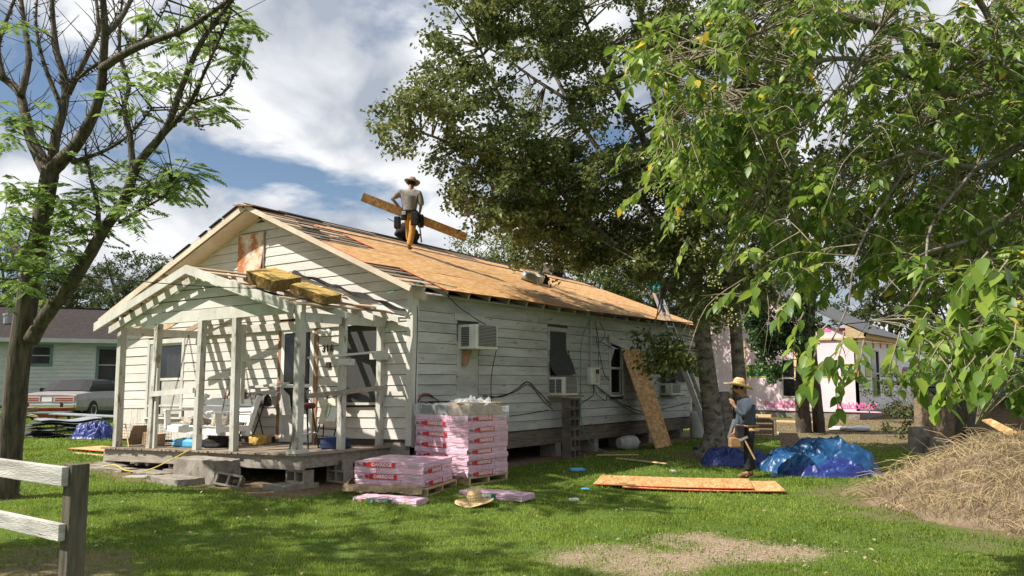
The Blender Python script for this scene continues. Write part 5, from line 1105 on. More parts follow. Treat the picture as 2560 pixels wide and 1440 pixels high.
# --- left tree, traced limb by limb, each limb at its own distance
def left_tree():
    t = empty('shade_tree', 'bare-limbed shade tree with feathery light green leaves at the left', 'tree', (-2.62, -5.03, 0)); inv = Vector((2.62, 5.03, 0)); mb = MB(); N_ = []
    T = lambda pts, d0, d1: [at(x, y, d0 + (d1 - d0) * i / (len(pts) - 1)) + inv for i, (x, y) in enumerate(pts)]
    def add(pts, d0, d1, r0, r1, n=8): N_.extend(limb(mb, T(pts, d0, d1), r0, r1, n))
    add([(8, 1300), (18, 1200), (35, 1020), (58, 820), (80, 680), (105, 560), (118, 470), (128, 420)], 11.7, 11.7, .185, .115, 14)
    mb.tube(smooth_path(T([(-4, 1325), (8, 1290), (14, 1240)], 11.7, 11.7)), [.31, .28, .26, .24, .23, .22, .21, .205, .20], 14)
    add([(78, 850), (118, 785), (175, 715), (228, 630), (262, 570), (310, 505), (332, 440), (352, 400), (395, 350), (425, 300), (455, 215), (490, 130), (530, 65), (580, 0), (610, -60)], 11.6, 10.2, .11, .02, 10)
    add([(125, 440), (105, 405), (78, 350), (62, 285), (50, 235), (22, 205), (-30, 170)], 11.7, 12.6, .105, .05)
    add([(52, 240), (72, 150), (62, 70), (50, -20)], 12.2, 12.8, .06, .03); add([(128, 420), (142, 330), (162, 255), (158, 190), (140, 120), (132, 40), (128, -30)], 11.7, 12.4, .085, .03)
    add([(130, 425), (165, 390), (195, 355), (232, 290), (252, 225), (258, 150), (262, 70), (255, -30)], 11.7, 11.0, .11, .04); add([(170, 235), (222, 130), (246, 75), (238, -20)], 12.0, 12.5, .05, .022)
    add([(256, 170), (322, 128), (400, 96), (462, 74), (520, 38), (590, -15)], 11.2, 9.8, .062, .022); add([(262, 85), (300, 48), (335, -15)], 11.1, 11.6, .052, .03)
    add([(333, 430), (324, 335), (310, 270), (322, 214), (300, 140), (300, 50), (310, -20)], 11.1, 11.8, .05, .014); add([(398, 348), (450, 290), (482, 245), (505, 195), (545, 105), (575, 40)], 10.8, 10.0, .04, .012)
    add([(180, 405), (250, 382), (312, 346), (352, 305), (380, 270)], 11.6, 11.0, .034, .010); add([(465, 262), (520, 245), (562, 230), (586, 182)], 10.6, 10.2, .02, .007); add([(300, 556), (350, 525), (412, 488), (432, 440)], 11.2, 10.6, .03, .008)
    add([(258, 150), (220, 175), (190, 200), (165, 205)], 11.4, 11.8, .03, .015); add([(80, 660), (30, 610), (-30, 560)], 11.8, 12.4, .085, .06); add([(445, 300), (490, 300), (500, 318)], 10.6, 10.3, .014, .006)
    add([(242, 600), (245, 520), (225, 440), (212, 370)], 11.4, 11.9, .045, .014); add([(155, 270), (110, 160), (90, 60), (95, -20)], 12, 12.6, .04, .014); add([(300, 140), (340, 110), (392, 60), (420, 0)], 11.4, 11.0, .016, .006); add([(10, 200), (-5, 120), (20, 40), (40, -10)], 12.4, 12.8, .05, .02)
    base = list(N_); random.seed(21)
    for i in range(330):                        # spurs and lichen-covered twigs
        p = Vector(random.choice(base[40:])); d = Vector((random.uniform(-1, 1), random.uniform(-1, 1), random.uniform(0.1, 1.3))).normalized(); L_ = random.uniform(0.15, 0.9); q = p + d * L_ * 0.5 + Vector((0, 0, .03)); e = p + d * L_ + Vector((random.uniform(-.1, .1), random.uniform(-.1, .1), .08)); mb.tube([p, q, e], [.009, .006, .003], 4, cap=False); N_.append(e)
    for i in range(2600):                       # knobbly lichen on the bark
        p = Vector(random.choice(base)); r = 0.03; v = Vector((random.gauss(0, 1), random.gauss(0, 1), random.gauss(0, 1))).normalized()
        k = base.index(p) if False else 0; s_ = random.uniform(0.012, 0.028); c = p + v * random.uniform(.02, .05); mb.add([c + Vector((s_, 0, 0)), c + Vector((-s_ * .6, s_, 0)), c + Vector((-s_ * .6, -s_, 0)), c + v * s_ * 1.4]); a = len(mb.v) - 4; mb.face(a, a + 1, a + 3); mb.face(a + 1, a + 2, a + 3); mb.face(a + 2, a, a + 3)
    spots = [(150, 500, 60, 18), (60, 560, 60, 18), (560, 110, 40, 12), (230, 560, 60, 12), (100, 700, 50, 9), (180, 660, 60, 8), (420, 480, 40, 12), (10, 300, 40, 12), (620, 60, 25, 8), (70, 295, 50, 12), (30, 340, 50, 14), (40, 60, 40, 9), (95, 600, 45, 13), (30, 470, 60, 22), (110, 480, 40, 12), (330, 205, 40, 9), (400, 190, 45, 13), (430, 235, 45, 14), (560, 60, 50, 22), (600, 145, 35, 11), (590, 95, 35, 10), (540, 275, 45, 22), (500, 270, 35, 9), (445, 425, 60, 30), (385, 475, 60, 26), (470, 450, 40, 14), (310, 420, 50, 14), (210, 525, 60, 22), (255, 480, 55, 20), (190, 600, 55, 16), (50, 650, 60, 18), (125, 650, 50, 14), (325, 265, 45, 9), (235, 400, 40, 8), (330, 520, 60, 18), (280, 250, 40, 6), (20, 700, 50, 12), (350, 110, 50, 10), (460, 110, 50, 10), (520, 20, 50, 12), (380, 40, 40, 9), (20, 540, 60, 18), (150, 560, 50, 14)]
    LP = []; DIRS = []; mb2 = MB()
    for (x, y, r, k) in spots:
        d = random.uniform(10.4, 12.0)
        c0 = at(x, y, d) + inv; twig_to(mb, c0, base, .010, 1.8)
        for i in range(k):
            c = at(x + random.gauss(0, r * .42), y + random.gauss(0, r * .32), d + random.gauss(0, .3)) + inv
            dr = (c - c0); dr.z *= 0.4; dr = dr.normalized() if dr.length > 1e-3 else Vector((1, 0, 0)); dr = (dr + Vector((random.uniform(-.5, .5), random.uniform(-.5, .5), random.uniform(-.45, .05)))).normalized(); sd_ = dr.cross(Vector((0, 0, 1))).normalized(); L_ = random.uniform(.22, .36)
            mb2.tube([c, c + dr * L_ * .5 + Vector((0, 0, .02)), c + dr * L_ - Vector((0, 0, .02))], [.0028, .002, .001], 3, cap=False)
            for q in range(9):
                s_ = (q + 1) / 9; pp = c + dr * L_ * s_ - Vector((0, 0, .02 * s_ * s_))
                for sg in (-1, 1): LP.append(pp + sd_ * sg * .003); DIRS.append((sd_ * sg + dr * .45 - Vector((0, 0, .22))).normalized())
    mb.build('trunk', MAT['bark'], t, smooth=True)
    LP = np.array(LP); DIRS = np.array(DIRS); n = len(LP); L = rng.uniform(.07, .115, n); W = L * .46; up_ = np.tile([0, 0, 1.0], (n, 1)) + rng.normal(size=(n, 3)) * .3; s = np.cross(DIRS, up_); s /= np.linalg.norm(s, axis=1)[:, None]
    V = np.stack([LP, LP + DIRS * (.45 * L)[:, None] + s * (W / 2)[:, None], LP + DIRS * L[:, None] - np.array([0, 0, .012]), LP + DIRS * (.45 * L)[:, None] - s * (W / 2)[:, None]], 1).reshape(-1, 3)
    me = bpy.data.meshes.new('crown'); me.from_pydata(V.tolist(), [], [(4 * i, 4 * i + 1, 4 * i + 2, 4 * i + 3) for i in range(n)]); a = me.attributes.new('lc', 'FLOAT', 'POINT'); a.data.foreach_set('value', np.repeat(rng.random(n), 4).astype(np.float32)); me.materials.append(MAT['leaf_light']); o = link('crown', me, t); o['kind'] = 'stuff'
    mb2.build('leaf_stalks', MAT['leaf_light'], t)['kind'] = 'stuff'
left_tree()
# --- neighbour of that tree, left of the picture: its crown throws the shade over the lawn
def side_tree():
    t = empty('shade_tree', 'tree just left of the picture whose crown shades the lawn', 'tree', (-2.2, -9.9, 0)); mb = MB(); nodes = []
    trunk = limb(mb, [(0, 0, 0), (.05, .05, 1.6), (0.15, .15, 3.2), (.3, .35, 4.6)], .24, .15, 10); random.seed(31)
    tips = []
    for k in range(13):
        a = k * 2.4; e = Vector((.9 + math.cos(a) * random.uniform(1.4, 3.1), 1.2 + math.sin(a) * random.uniform(.7, 1.7), random.uniform(6.2, 8.4))); s0 = trunk[-1 - (k % 5)]; Q = limb(mb, [s0, s0 * .6 + e * .4 + Vector((0, 0, .3)), e], .07, .02, 6); nodes += Q; tips.append(e)
    cl = []
    for k in range(210):
        b_ = Vector(random.choice(nodes[3:])); c = b_ + Vector((random.gauss(0, .55), random.gauss(0, .45), random.gauss(0, .35))); cl.append(c); twig_to(mb, c, nodes, .008, 2)
    mb.build('trunk', MAT['bark'], t, smooth=True); P = sprays(cl, 46, np.array([.26, .26, .15])); leaves('crown', P, .14, .075, 'leaf_light', t, kind='stuff', drp=.2)
side_tree()
# --- big pale-barked tree behind the old house
def big_tree():
    t = empty('big_tree', 'big dark-leaved tree with pale twin trunks towering over the roof', 'tree', (2.62, 6.75, 0)); inv = Vector((-2.62, -6.75, 0)); mb = MB(); nodes = []
    T = lambda pts, d0, d1: [at(x, y, d0 + (d1 - d0) * i / (len(pts) - 1)) + inv for i, (x, y) in enumerate(pts)]
    def add(pts, d0, d1, r0, r1, n=10): Q = limb(mb, T(pts, d0, d1), r0, r1, n, jit=.05); nodes.extend(Q); return Q
    add([(1800, 1165), (1790, 1110), (1778, 1010), (1764, 900), (1752, 800), (1740, 690), (1715, 560), (1680, 400), (1630, 200), (1590, -40)], 17.2, 17.6, .255, .085, 14)
    add([(1842, 1150), (1848, 1080), (1850, 980), (1842, 860), (1832, 720), (1828, 560), (1835, 350), (1850, 100), (1860, -100)], 17.4, 18.2, .185, .075, 12)
    mb.tube(smooth_path(T([(1745, 1165), (1775, 1120), (1788, 1060)], 17.0, 17.2)), [.16, .18, .19, .2, .2, .2, .2, .2, .2], 9); mb.tube(smooth_path(T([(1812, 1160), (1815, 1080), (1808, 980)], 17.3, 17.4)), [.3, .27, .24, .22, .2, .18, .16, .15, .13], 10)
    add([(1722, 760), (1640, 690), (1540, 620), (1450, 565), (1380, 520), (1320, 470)], 17.4, 16.4, .10, .04); add([(1540, 620), (1420, 500), (1340, 380), (1290, 310), (1240, 220), (1200, 120)], 17.0, 16.6, .075, .025); add([(1440, 565), (1300, 430), (1180, 380), (1050, 330), (960, 310)], 16.6, 15.8, .06, .015)
    add([(1690, 640), (1600, 500), (1500, 380), (1420, 250), (1360, 120), (1320, -40)], 17.6, 18.6, .085, .03); add([(1640, 400), (1560, 260), (1500, 140), (1440, 0)], 17.5, 16.6, .09, .03); add([(1420, 250), (1340, 200), (1240, 130), (1150, 90)], 18.2, 18.6, .05, .014); add([(1380, 520), (1260, 520), (1160, 540)], 16.6, 16.0, .035, .012); add([(1610, 200), (1680, 100), (1720, -30)], 17.6, 18.6, .07, .03); add([(1700, 690), (1650, 560), (1560, 430)], 17.5, 18.5, .07, .03)
    poly = [(1170, -160), (1090, 40), (1060, 180), (975, 275), (955, 335), (1040, 400), (1120, 430), (1145, 530), (1190, 570), (1260, 625), (1330, 660), (1420, 650), (1560, 690), (1700, 720), (1780, 790), (1900, 780), (1990, 600), (2020, -160)]
    random.seed(5); cl = []; k = 0
    holes = [(1310, 190, 60), (1335, 425, 45), (1500, 500, 40), (1250, 480, 30), (1420, 330, 40), (1560, 90, 45), (1170, 300, 25), (1620, 330, 35)]
    while len(cl) < 800:
        x, y = random.uniform(900, 2020), random.uniform(-160, 800)
        if not inpoly(x, y, poly): continue
        if any(math.hypot(x - a, y - b_) < r for a, b_, r in holes) and random.random() < .85: continue
        if mnoise.noise(Vector((x / 80, y / 80, 2.2))) < -0.10: continue
        d = random.uniform(14.8, 20.5) if x > 1250 else random.uniform(15.0, 17.5)
        cl.append(at(x, y, d) + inv)
    while len(cl) < 1010:
        x, y = random.uniform(1230, 1740), random.uniform(360, 690)
        if y > 610 + (x - 1230) * .16 or mnoise.noise(Vector((x / 60, y / 60, 6.6))) < -.15: continue
        cl.append(at(x, y, random.uniform(15.6, 19.5)) + inv)
    low = [(1620, 850, 40), (1660, 880, 40), (1690, 900, 40), (1640, 920, 30), (1740, 760, 50)]
    for x, y, r in low:
        for q in range(3): cl.append(at(x + random.gauss(0, r * .4), y + random.gauss(0, r * .35), random.uniform(15.2, 16.4)) + inv)
    for c in cl: twig_to(mb, c, nodes, .014, 3.4)
    mb.build('trunk', MAT['bark_pale'], t, smooth=True)
    P = sprays(cl, 120, np.array([.33, .33, .24])); tone = np.repeat(rng.uniform(-.2, .25, len(cl)), 120); leaves('crown', P, .108, .062, 'leaf_mid', t, lc=np.clip(rng.normal(.5, .25, len(P)) + tone, 0, 1), kind='stuff', drp=.45)
big_tree()
# --- generic trees for the background
def tree(name, lab, pos, h, crown, ncl, each, ls, matn, seed, group=None, trunk_r=.22, bark='bark_dark', fork=.35, spread=.45):
    random.seed(seed); t = empty(name, lab, 'tree', pos, 0, group); mb = MB(); cx_, cy_, cz_, rx, ry, rz_ = crown; nodes = []
    tr = limb(mb, [(0, 0, 0), (random.uniform(-.2, .2), random.uniform(-.2, .2), h * fork * .5), (cx_ * .4, cy_ * .4, h * fork), (cx_ * .9, cy_ * .9, cz_)], trunk_r, trunk_r * .35, 8); nodes += tr
    for k in range(9):
        a = k * 2.4 + seed; e = Vector((cx_ + math.cos(a) * rx * .7, cy_ + math.sin(a) * ry * .7, cz_ + random.uniform(-.5, .75) * rz_)); s0 = tr[min(len(tr) - 1, 5 + k % 6)]; nodes += limb(mb, [s0, s0.lerp(e, .5) + Vector((0, 0, rz_ * .12)), e], trunk_r * .4, trunk_r * .1, 6)
    cl = []
    while len(cl) < ncl:
        v = Vector((random.uniform(-1, 1), random.uniform(-1, 1), random.uniform(-1, 1))); r = v.length
        if r > 1 or r < .25: continue
        if mnoise.noise(v * 2.6 + Vector((seed, 0, 0))) < -.12: continue
        if r > .8 + .3 * mnoise.noise(v * 1.8 + Vector((0, seed, 0))): continue
        cl.append(Vector((cx_ + v.x * rx, cy_ + v.y * ry, cz_ + v.z * rz_)))
    for c in cl[::2]: twig_to(mb, c, nodes, .012, rx)
    mb.build('trunk', MAT[bark], t, smooth=True); P = sprays(cl, each, np.array([spread, spread, spread * .7])); tone = np.repeat(rng.uniform(-.2, .2, len(cl)), each)
    leaves('crown', P, ls, ls * .5, matn, t, lc=np.clip(rng.normal(.5, .25, len(P)) + tone, 0, 1), kind='stuff'); return t
def gp(px, depth): v = at(px, 940, depth); return (v.x, v.y, 0)
tree('oak_tree', 'dark oak beyond the porch gable with its crown against the sky', gp(330, 46), 9, (0, 0, 6.4, 3.2, 3, 3.2), 120, 80, .17, 'leaf_far', 3, trunk_r=.3)
tree('oak_tree', 'dark oak behind the neighbour roof between the two limbs of the left tree', gp(180, 50), 9, (0, 0, 6.4, 3.2, 3, 2.8), 120, 80, .18, 'leaf_far', 4, trunk_r=.3)
tree('oak_tree', 'leafy tree behind the neighbour roof at the left picture edge', gp(10, 46), 9, (0, 0, 6.8, 3.6, 3, 3.6), 140, 80, .17, 'leaf_far', 6, trunk_r=.3)
bg = 'trees beyond the pink-wrapped house'
tree('oak_tree', 'olive tree behind the dark roof of the pink-wrapped house', gp(2230, 52), 11, (0, 0, 6.6, 4, 4, 3.6), 130, 70, .22, 'leaf_far', 11, bg)
tree('oak_tree', 'tall tree right of the pink-wrapped house', gp(2400, 46), 13, (0, 0, 7.6, 4.5, 4, 5), 170, 75, .2, 'leaf_far', 12, bg)
tree('oak_tree', 'tall tree at the far right behind the white fence', gp(2600, 44), 13, (0, 0, 7.2, 4.6, 4, 5.4), 180, 75, .2, 'leaf_far', 13, bg)
tree('oak_tree', 'tree hidden behind the big tree, over the pink house ridge', gp(1900, 56), 14, (0, 0, 8.6, 5, 4, 5), 170, 70, .22, 'leaf_far', 14, bg)
tree('oak_tree', 'dark tree behind the old roof ridge, left of the opened carton', gp(1240, 34), 9, (0, 0, 6.3, 2.6, 2.5, 2.2), 90, 80, .14, 'leaf_mid', 15)
tree('oak_tree', 'dark tree behind the old roof where ridge meets the big crown', gp(1450, 36), 10, (0, 0, 6.4, 4.4, 3, 3.4), 170, 90, .15, 'leaf_mid', 16)
tree('oak_tree', 'dark tree filling the gap behind the ladder worker', gp(1640, 36), 10, (0, 0, 6.0, 4, 3, 4.0), 170, 90, .15, 'leaf_mid', 19)
def bush(lab, px, depth, w_, h_, n, matn, seed, ls=.12, group='bushes along the back'):
    random.seed(seed); p = gp(px, depth); t = empty('bush', lab, 'bush', p, 0, group); mb = MB(); cl = []
    for k in range(n):
        a = random.uniform(0, 6.28); r = random.random() ** .5; c = Vector((math.cos(a) * r * w_, math.sin(a) * r * w_ * .5, h_ * (.12 + .88 * random.random() * (1 - .5 * r * r)))); cl.append(c); mb.tube([(c.x * .2, c.y * .2, 0), c * .6, c], [.02, .012, .005], 4, cap=False)
    mb.build('stems', MAT['bark_dark'], t); P = sprays(cl, 60, .2); leaves('foliage', P, ls, ls * .5, matn, t, kind='stuff')
bush('green bushes at the back right of the pink-wrapped house', 2330, 31, 2.4, 2.8, 60, 'leaf_far', 2); bush('dense bush in front of the white fence panels', 2520, 26, 1.8, 1.5, 40, 'leaf_far', 3); bush('tall bush by the right picture edge', 2640, 24, 2.2, 3.6, 60, 'leaf_far', 4); bush('low brush behind the cement blocks', 2350, 23, 1.6, 1.4, 40, 'leaf_far', 5)
bush('bush between the neighbour house and the old house', 300, 44, 3, 2.4, 60, 'leaf_far', 7, .18); bush('bush at the rear corner of old house', 1760, 31, 2.0, 1.6, 40, 'leaf_far', 9)
# --- ivy-clad twin trunk in the middle distance
def ivy_tree():
    p = (1.95, 16.7, 0); t = empty('ivy_tree', 'twin-trunked tree with a hanging mass of ivy before the pink-wrapped house', 'tree', p); inv = -Vector(p); mb = MB(); nodes = []
    T = lambda pts, d0, d1: [at(x, y, d0 + (d1 - d0) * i / (len(pts) - 1)) + inv for i, (x, y) in enumerate(pts)]
    def add(pts, d0, d1, r0, r1, n=9): nodes.extend(limb(mb, T(pts, d0, d1), r0, r1, n))
    add([(2012, 1090), (2005, 1000), (2008, 900), (2015, 800), (2000, 650), (1980, 450)], 25.9, 25.6, .26, .12); add([(2050, 1090), (2042, 1000), (2032, 900), (2028, 800), (2040, 640), (2070, 450)], 25.9, 26.2, .2, .09); add([(2012, 860), (1960, 800), (1900, 770)], 25.7, 25, .08, .03)
    random.seed(3); cl = []
    for (x, y, sx, sy, k) in ((1920, 850, 45, 55, 70), (1975, 830, 30, 45, 40), (1890, 800, 30, 40, 30), (2020, 780, 40, 90, 50), (1940, 930, 22, 18, 14), (2000, 620, 70, 80, 50), (1900, 700, 60, 60, 40), (2080, 600, 60, 90, 40)):
        for q in range(k): cl.append(at(x + random.gauss(0, sx * .55), y + random.gauss(0, sy * .55), random.uniform(24.6, 26.2)) + inv)
    for c in cl[::3]: twig_to(mb, c, nodes, .012, 2.5)
    mb.build('trunk', MAT['bark_dark'], t, smooth=True); P = sprays(cl, 55, .16); leaves('ivy', P, .09, .075, 'leaf_ivy', t, kind='stuff', drp=.6)
ivy_tree()
# --- dark trunk on the right
def dark_tree():
    p = at(2410, 1120, 17.5); p.z = 0; t = empty('dark_tree', 'black-barked leaning tree beside the dark shed at the right', 'tree', p); inv = -p; mb = MB(); nodes = []
    T = lambda pts, d0, d1: [at(x, y, d0 + (d1 - d0) * i / (len(pts) - 1)) + inv for i, (x, y) in enumerate(pts)]
    for pts, r0, r1 in (([(2415, 1090), (2412, 960), (2408, 850), (2400, 700), (2390, 500), (2380, 250)], .22, .12), ([(2410, 930), (2375, 890), (2340, 860), (2300, 800)], .08, .03), ([(2420, 960), (2450, 900), (2500, 820)], .07, .03), ([(2400, 700), (2330, 560), (2260, 450)], .08, .03)): nodes.extend(limb(mb, T(pts, 17.5, 17.3), r0, r1, 9))
    random.seed(2); cl = []
    for (x, y, sx, sy, k) in ((2300, 640, 90, 110, 60), (2450, 600, 90, 130, 60), (2380, 420, 110, 110, 60), (2520, 760, 60, 80, 30), (2150, 560, 70, 90, 40), (2260, 300, 120, 120, 60), (2480, 250, 100, 120, 60), (2120, 400, 60, 60, 24)):
        for q in range(k): cl.append(at(x + random.gauss(0, sx * .6), y + random.gauss(0, sy * .6), random.uniform(15.5, 18.5)) + inv)
    for c in cl[::2]: twig_to(mb, c, nodes, .012, 2.6)
    mb.build('trunk', MAT['bark_dark'], t, smooth=True); P = sprays(cl, 50, .24); leaves('crown', P, .13, .07, 'leaf_mid', t, kind='stuff', drp=.5)
dark_tree()
# --- near tree whose boughs hang in from the upper right
def leaf_mesh(seed):
    random.seed(seed); n = 7; V = []; F = []; L, W = 1.0, random.uniform(.50, .60); cv = random.uniform(.10, .28); fd = random.uniform(.05, .12)
    for i in range(n + 1):
        t = i / n; w_ = W / 2 * (math.sin(math.pi * min(1, t * 1.02) ** .8) ** .85 if 0 < t < 1 else 0) * (1 - .25 * t); z = -cv * t * t
        V += [(-w_, t, z + fd * w_ * 2), (0, t, z), (w_, t, z + fd * w_ * 2)]
        if i: a = 3 * (i - 1); F += [(a, a + 1, a + 4, a + 3), (a + 1, a + 2, a + 5, a + 4)]
    me = bpy.data.meshes.new('leaf'); me.from_pydata(V, [], F); me.polygons.foreach_set('use_smooth', [True] * len(F)); return me
def near_tree():
    p = at(2960, 1100, 7.0); p.z = 0; t = empty('hanging_tree', 'glossy-leaved tree close by, its boughs hanging in from the upper right', 'tree', p); inv = -p; mb = MB(); tw = MB(); nodes = []
    T = lambda pts, d0, d1: [at(x, y, d0 + (d1 - d0) * i / (len(pts) - 1)) + inv for i, (x, y) in enumerate(pts)]
    base0 = Vector((0, 0, 0)); fork = at(2900, 300, 7.0) + inv; limb(mb, [base0, base0.lerp(fork, .4) + Vector((.1, .05, 0)), fork], .20, .13, 12)
    def add(pts, d0, d1, r0, r1, n=8): nodes.extend(limb(mb, T(pts, d0, d1), r0, r1, n))
    for pts, d0, d1, r0, r1 in (([(2900, 300), (2700, 200), (2520, 180), (2380, 120), (2200, 70), (2050, 20), (1900, -30)], 7, 6.4, .075, .022), ([(2900, 300), (2680, 280), (2540, 210), (2420, 240), (2300, 200), (2160, 150), (2020, 160), (1900, 240), (1800, 300)], 7, 6.6, .055, .008), ([(2700, 280), (2560, 360), (2440, 420), (2300, 380), (2180, 420), (2050, 480), (1920, 540)], 6.6, 6.0, .035, .007), ([(2900, 350), (2700, 470), (2560, 520), (2420, 600), (2300, 640), (2200, 740)], 6.6, 5.4, .035, .006), ([(2900, 380), (2760, 620), (2600, 720), (2480, 800), (2380, 900), (2300, 960)], 6.2, 4.8, .03, .006), ([(2300, 380), (2200, 520), (2140, 640), (2120, 760), (2080, 850)], 6.2, 4.6, .012, .004), ([(2440, 420), (2330, 560), (2310, 700), (2250, 780), (2180, 800)], 6.0, 4.8, .012, .004), ([(2050, 20), (1900, 80), (1760, 140), (1620, 180)], 6.5, 6.2, .02, .005), ([(2160, 150), (2060, 260), (1960, 400), (1860, 560), (1820, 680)], 6.5, 6.0, .014, .004), ([(1900, 240), (1780, 260), (1660, 300)], 6.6, 6.4, .01, .003), ([(2500, 200), (2480, 60), (2400, -60)], 6.8, 6.4, .04, .02), ([(2200, 70), (2130, 180), (2110, 300), (2090, 420)], 6.4, 6.0, .012, .005), ([(2380, 120), (2360, 260), (2300, 330), (2290, 440)], 6.5, 6.1, .013, .005), ([(2600, 720), (2540, 900), (2480, 1000), (2440, 1060)], 5.6, 4.6, .016, .005)):
        add(pts, d0, d1, r0, r1)
    random.seed(9)
    poly = [(1930, -120), (1760, 10), (1620, 100), (1590, 150), (1660, 210), (1620, 300), (1610, 370), (1700, 390), (1660, 480), (1760, 510), (1840, 540), (1850, 620), (1920, 650), (2000, 660), (2080, 690), (2150, 660), (2240, 680), (2310, 760), (2330, 880), (2340, 920), (2420, 980), (2560, 970), (2680, 930), (2680, -120)]
    LS = []
    def spray(c, dirv, L_, nl, size):
        c = Vector(c); d = Vector(dirv).normalized(); pts = [c]; q = c
        for i in range(6): d = (d + Vector((random.gauss(0, .10), random.gauss(0, .10), -.10 + random.gauss(0, .08)))).normalized(); q = q + d * L_ / 6; pts.append(q)
        tw.tube(pts, [.0055 - .0006 * i for i in range(7)], 4, cap=False)
        for i in range(nl):
            s_ = .15 + .85 * i / max(1, nl - 1); k = min(5, int(s_ * 6)); b_ = pts[k].lerp(pts[k + 1], s_ * 6 - k); dd = (pts[k + 1] - pts[k]).normalized(); sd_ = dd.cross(Vector((0, 0, 1))).normalized(); sg = 1 if i % 2 else -1
            a = (dd * random.uniform(.2, .7) + sd_ * sg * random.uniform(.5, .9) + Vector((random.gauss(0, .25), random.gauss(0, .25), -random.uniform(.0, .75)))).normalized(); LS.append((b_, a, size * random.uniform(.75, 1.2)))
    holes = [(2420, 350, 45), (2480, 430, 35), (2380, 600, 40), (2150, 860, 60), (2330, 420, 30), (2500, 600, 40), (2200, 250, 50), (2360, 760, 40), (2080, 700, 40)]
    nn = 0
    while nn < 1480:
        x, y = random.uniform(1520, 2680), random.uniform(-120, 1090)
        if not inpoly(x, y, poly): continue
        if any(math.hypot(x - a, y - b_) < r for a, b_, r in holes): continue
        if mnoise.noise(Vector((x / 80, y / 80, 4.4))) < -.12: continue
        dmid = 6.4 - 1.6 * sm(500, 950, y); c = at(x, y, dmid + random.uniform(-.7, 1.2)) + inv
        m = twig_to(tw, c, nodes, .0035, 2.2)
        dirv = (c - m) if m is not None else Vector((random.gauss(0, 1), random.gauss(0, 1), 0)); dirv = dirv.normalized() - _r * .35 + Vector((0, 0, -.25)); spray(c, dirv, random.uniform(.18, .38), random.randint(7, 12), random.uniform(.065, .115)); nn += 1
    for (x, y, d) in ((2070, 860, 4.0), (2110, 880, 4.0), (2090, 930, 3.9), (2040, 930, 3.95), (2130, 960, 4.0), (2160, 900, 4.1), (2470, 680, 3.4), (2520, 700, 3.4), (2430, 720, 3.5), (2250, 980, 4.2), (2300, 1010, 4.2), (2360, 1000, 4.3), (2400, 960, 4.3), (2440, 1040, 4.2), (2500, 1020, 4.1), (2320, 930, 4.4), (2380, 1060, 4.1), (2460, 960, 4.3), (2540, 960, 4.0), (2520, 1060, 4.0), (1990, 770, 4.6), (1930, 720, 4.8), (1850, 760, 5.0), (2010, 830, 4.4), (1720, 640, 6.0), (1590, 250, 6.2), (1550, 170, 6.3), (1580, 390, 6.1), (1610, 520, 6.0)):
        c = at(x, y - (150 if x > 2200 and y > 900 else 50), d) + inv; spray(c, (-_r * random.uniform(.2, .8) + Vector((0, 0, -.6)) + _h * random.uniform(-.4, .4)), random.uniform(.18, .28), 9, random.uniform(.085, .11))
    # crossing bare shoots
    for k in range(120):
        x, y = random.uniform(1850, 2580), random.uniform(-20, 760)
        d = random.uniform(5.2, 7.4); a = at(x, y, d) + inv; e = at(x + random.uniform(-170, 110), y + random.uniform(-60, 220), d + random.uniform(-.5, .5)) + inv; m = a.lerp(e, .5) + Vector((random.gauss(0, .05), random.gauss(0, .05), random.uniform(0, .13))); q = smooth_path([a, m, e], 4); r = random.uniform(.002, .0055); tw.tube(q, [r * (1 - .85 * i / (len(q) - 1)) for i in range(len(q))], 4, cap=False)
    mb.build('trunk', MAT['bark_pale'], t, smooth=True); tw.build('twigs', MAT['twig'], t, smooth=True)
    # the 300 leaves that show largest are objects, the others one mesh
    camv = CAM - p
    def key(q): return -q[2] / max(.5, (q[0] - camv).length)
    vis = []
    rest = []
    for q in sorted(LS, key=key):
        w_ = q[0] + p - CAM; z = w_.dot(_f); px_ = 1280 + FPX * w_.dot(_r) / z; py_ = 720 - FPX * w_.dot(_u) / z
        (vis if len(vis) < 300 and 0 < px_ < 2560 and 0 < py_ < 1440 else rest).append(q)
    base_meshes = []
    for v in range(14):
        me = leaf_mesh(v); a = me.attributes.new('lc', 'FLOAT', 'POINT'); val = (.25 + .055 * v) if v < 12 else (.88 if v == 12 else 1.0); a.data.foreach_set('value', [val] * len(me.vertices)); me.materials.append(MAT['leaf_near']); base_meshes.append(me)
    def frame(a):
        y = Vector(a); up_ = Vector((random.gauss(0, .35), random.gauss(0, .35), 1)); x = y.cross(up_).normalized(); z = x.cross(y); return x, y, z
    for (b_, a, s_) in vis:
        k = random.choices(range(14), [1] * 12 + [1.4, .35])[0]; o = link('leaf', base_meshes[k], t); x, y, z = frame(a); o.matrix_local = Matrix(((x.x * s_, y.x * s_, z.x * s_, b_.x), (x.y * s_, y.y * s_, z.y * s_, b_.y), (x.z * s_, y.z * s_, z.z * s_, b_.z), (0, 0, 0, 1)))
    protos = [np.array([v.co for v in me.vertices]) for me in base_meshes]; faces = np.array([list(f_.vertices) for f_ in base_meshes[0].polygons]); V = []; F = []; A = []; nv = len(protos[0])
    for i, (b_, a, s_) in enumerate(rest):
        x, y, z = frame(a); Mx = np.array([x, y, z]) * s_; V.append(protos[i % 12] @ Mx + np.array(b_)); F.append(faces + i * nv); A.append(np.full(nv, 1.0 if random.random() < .012 else random.uniform(.1, .95)))
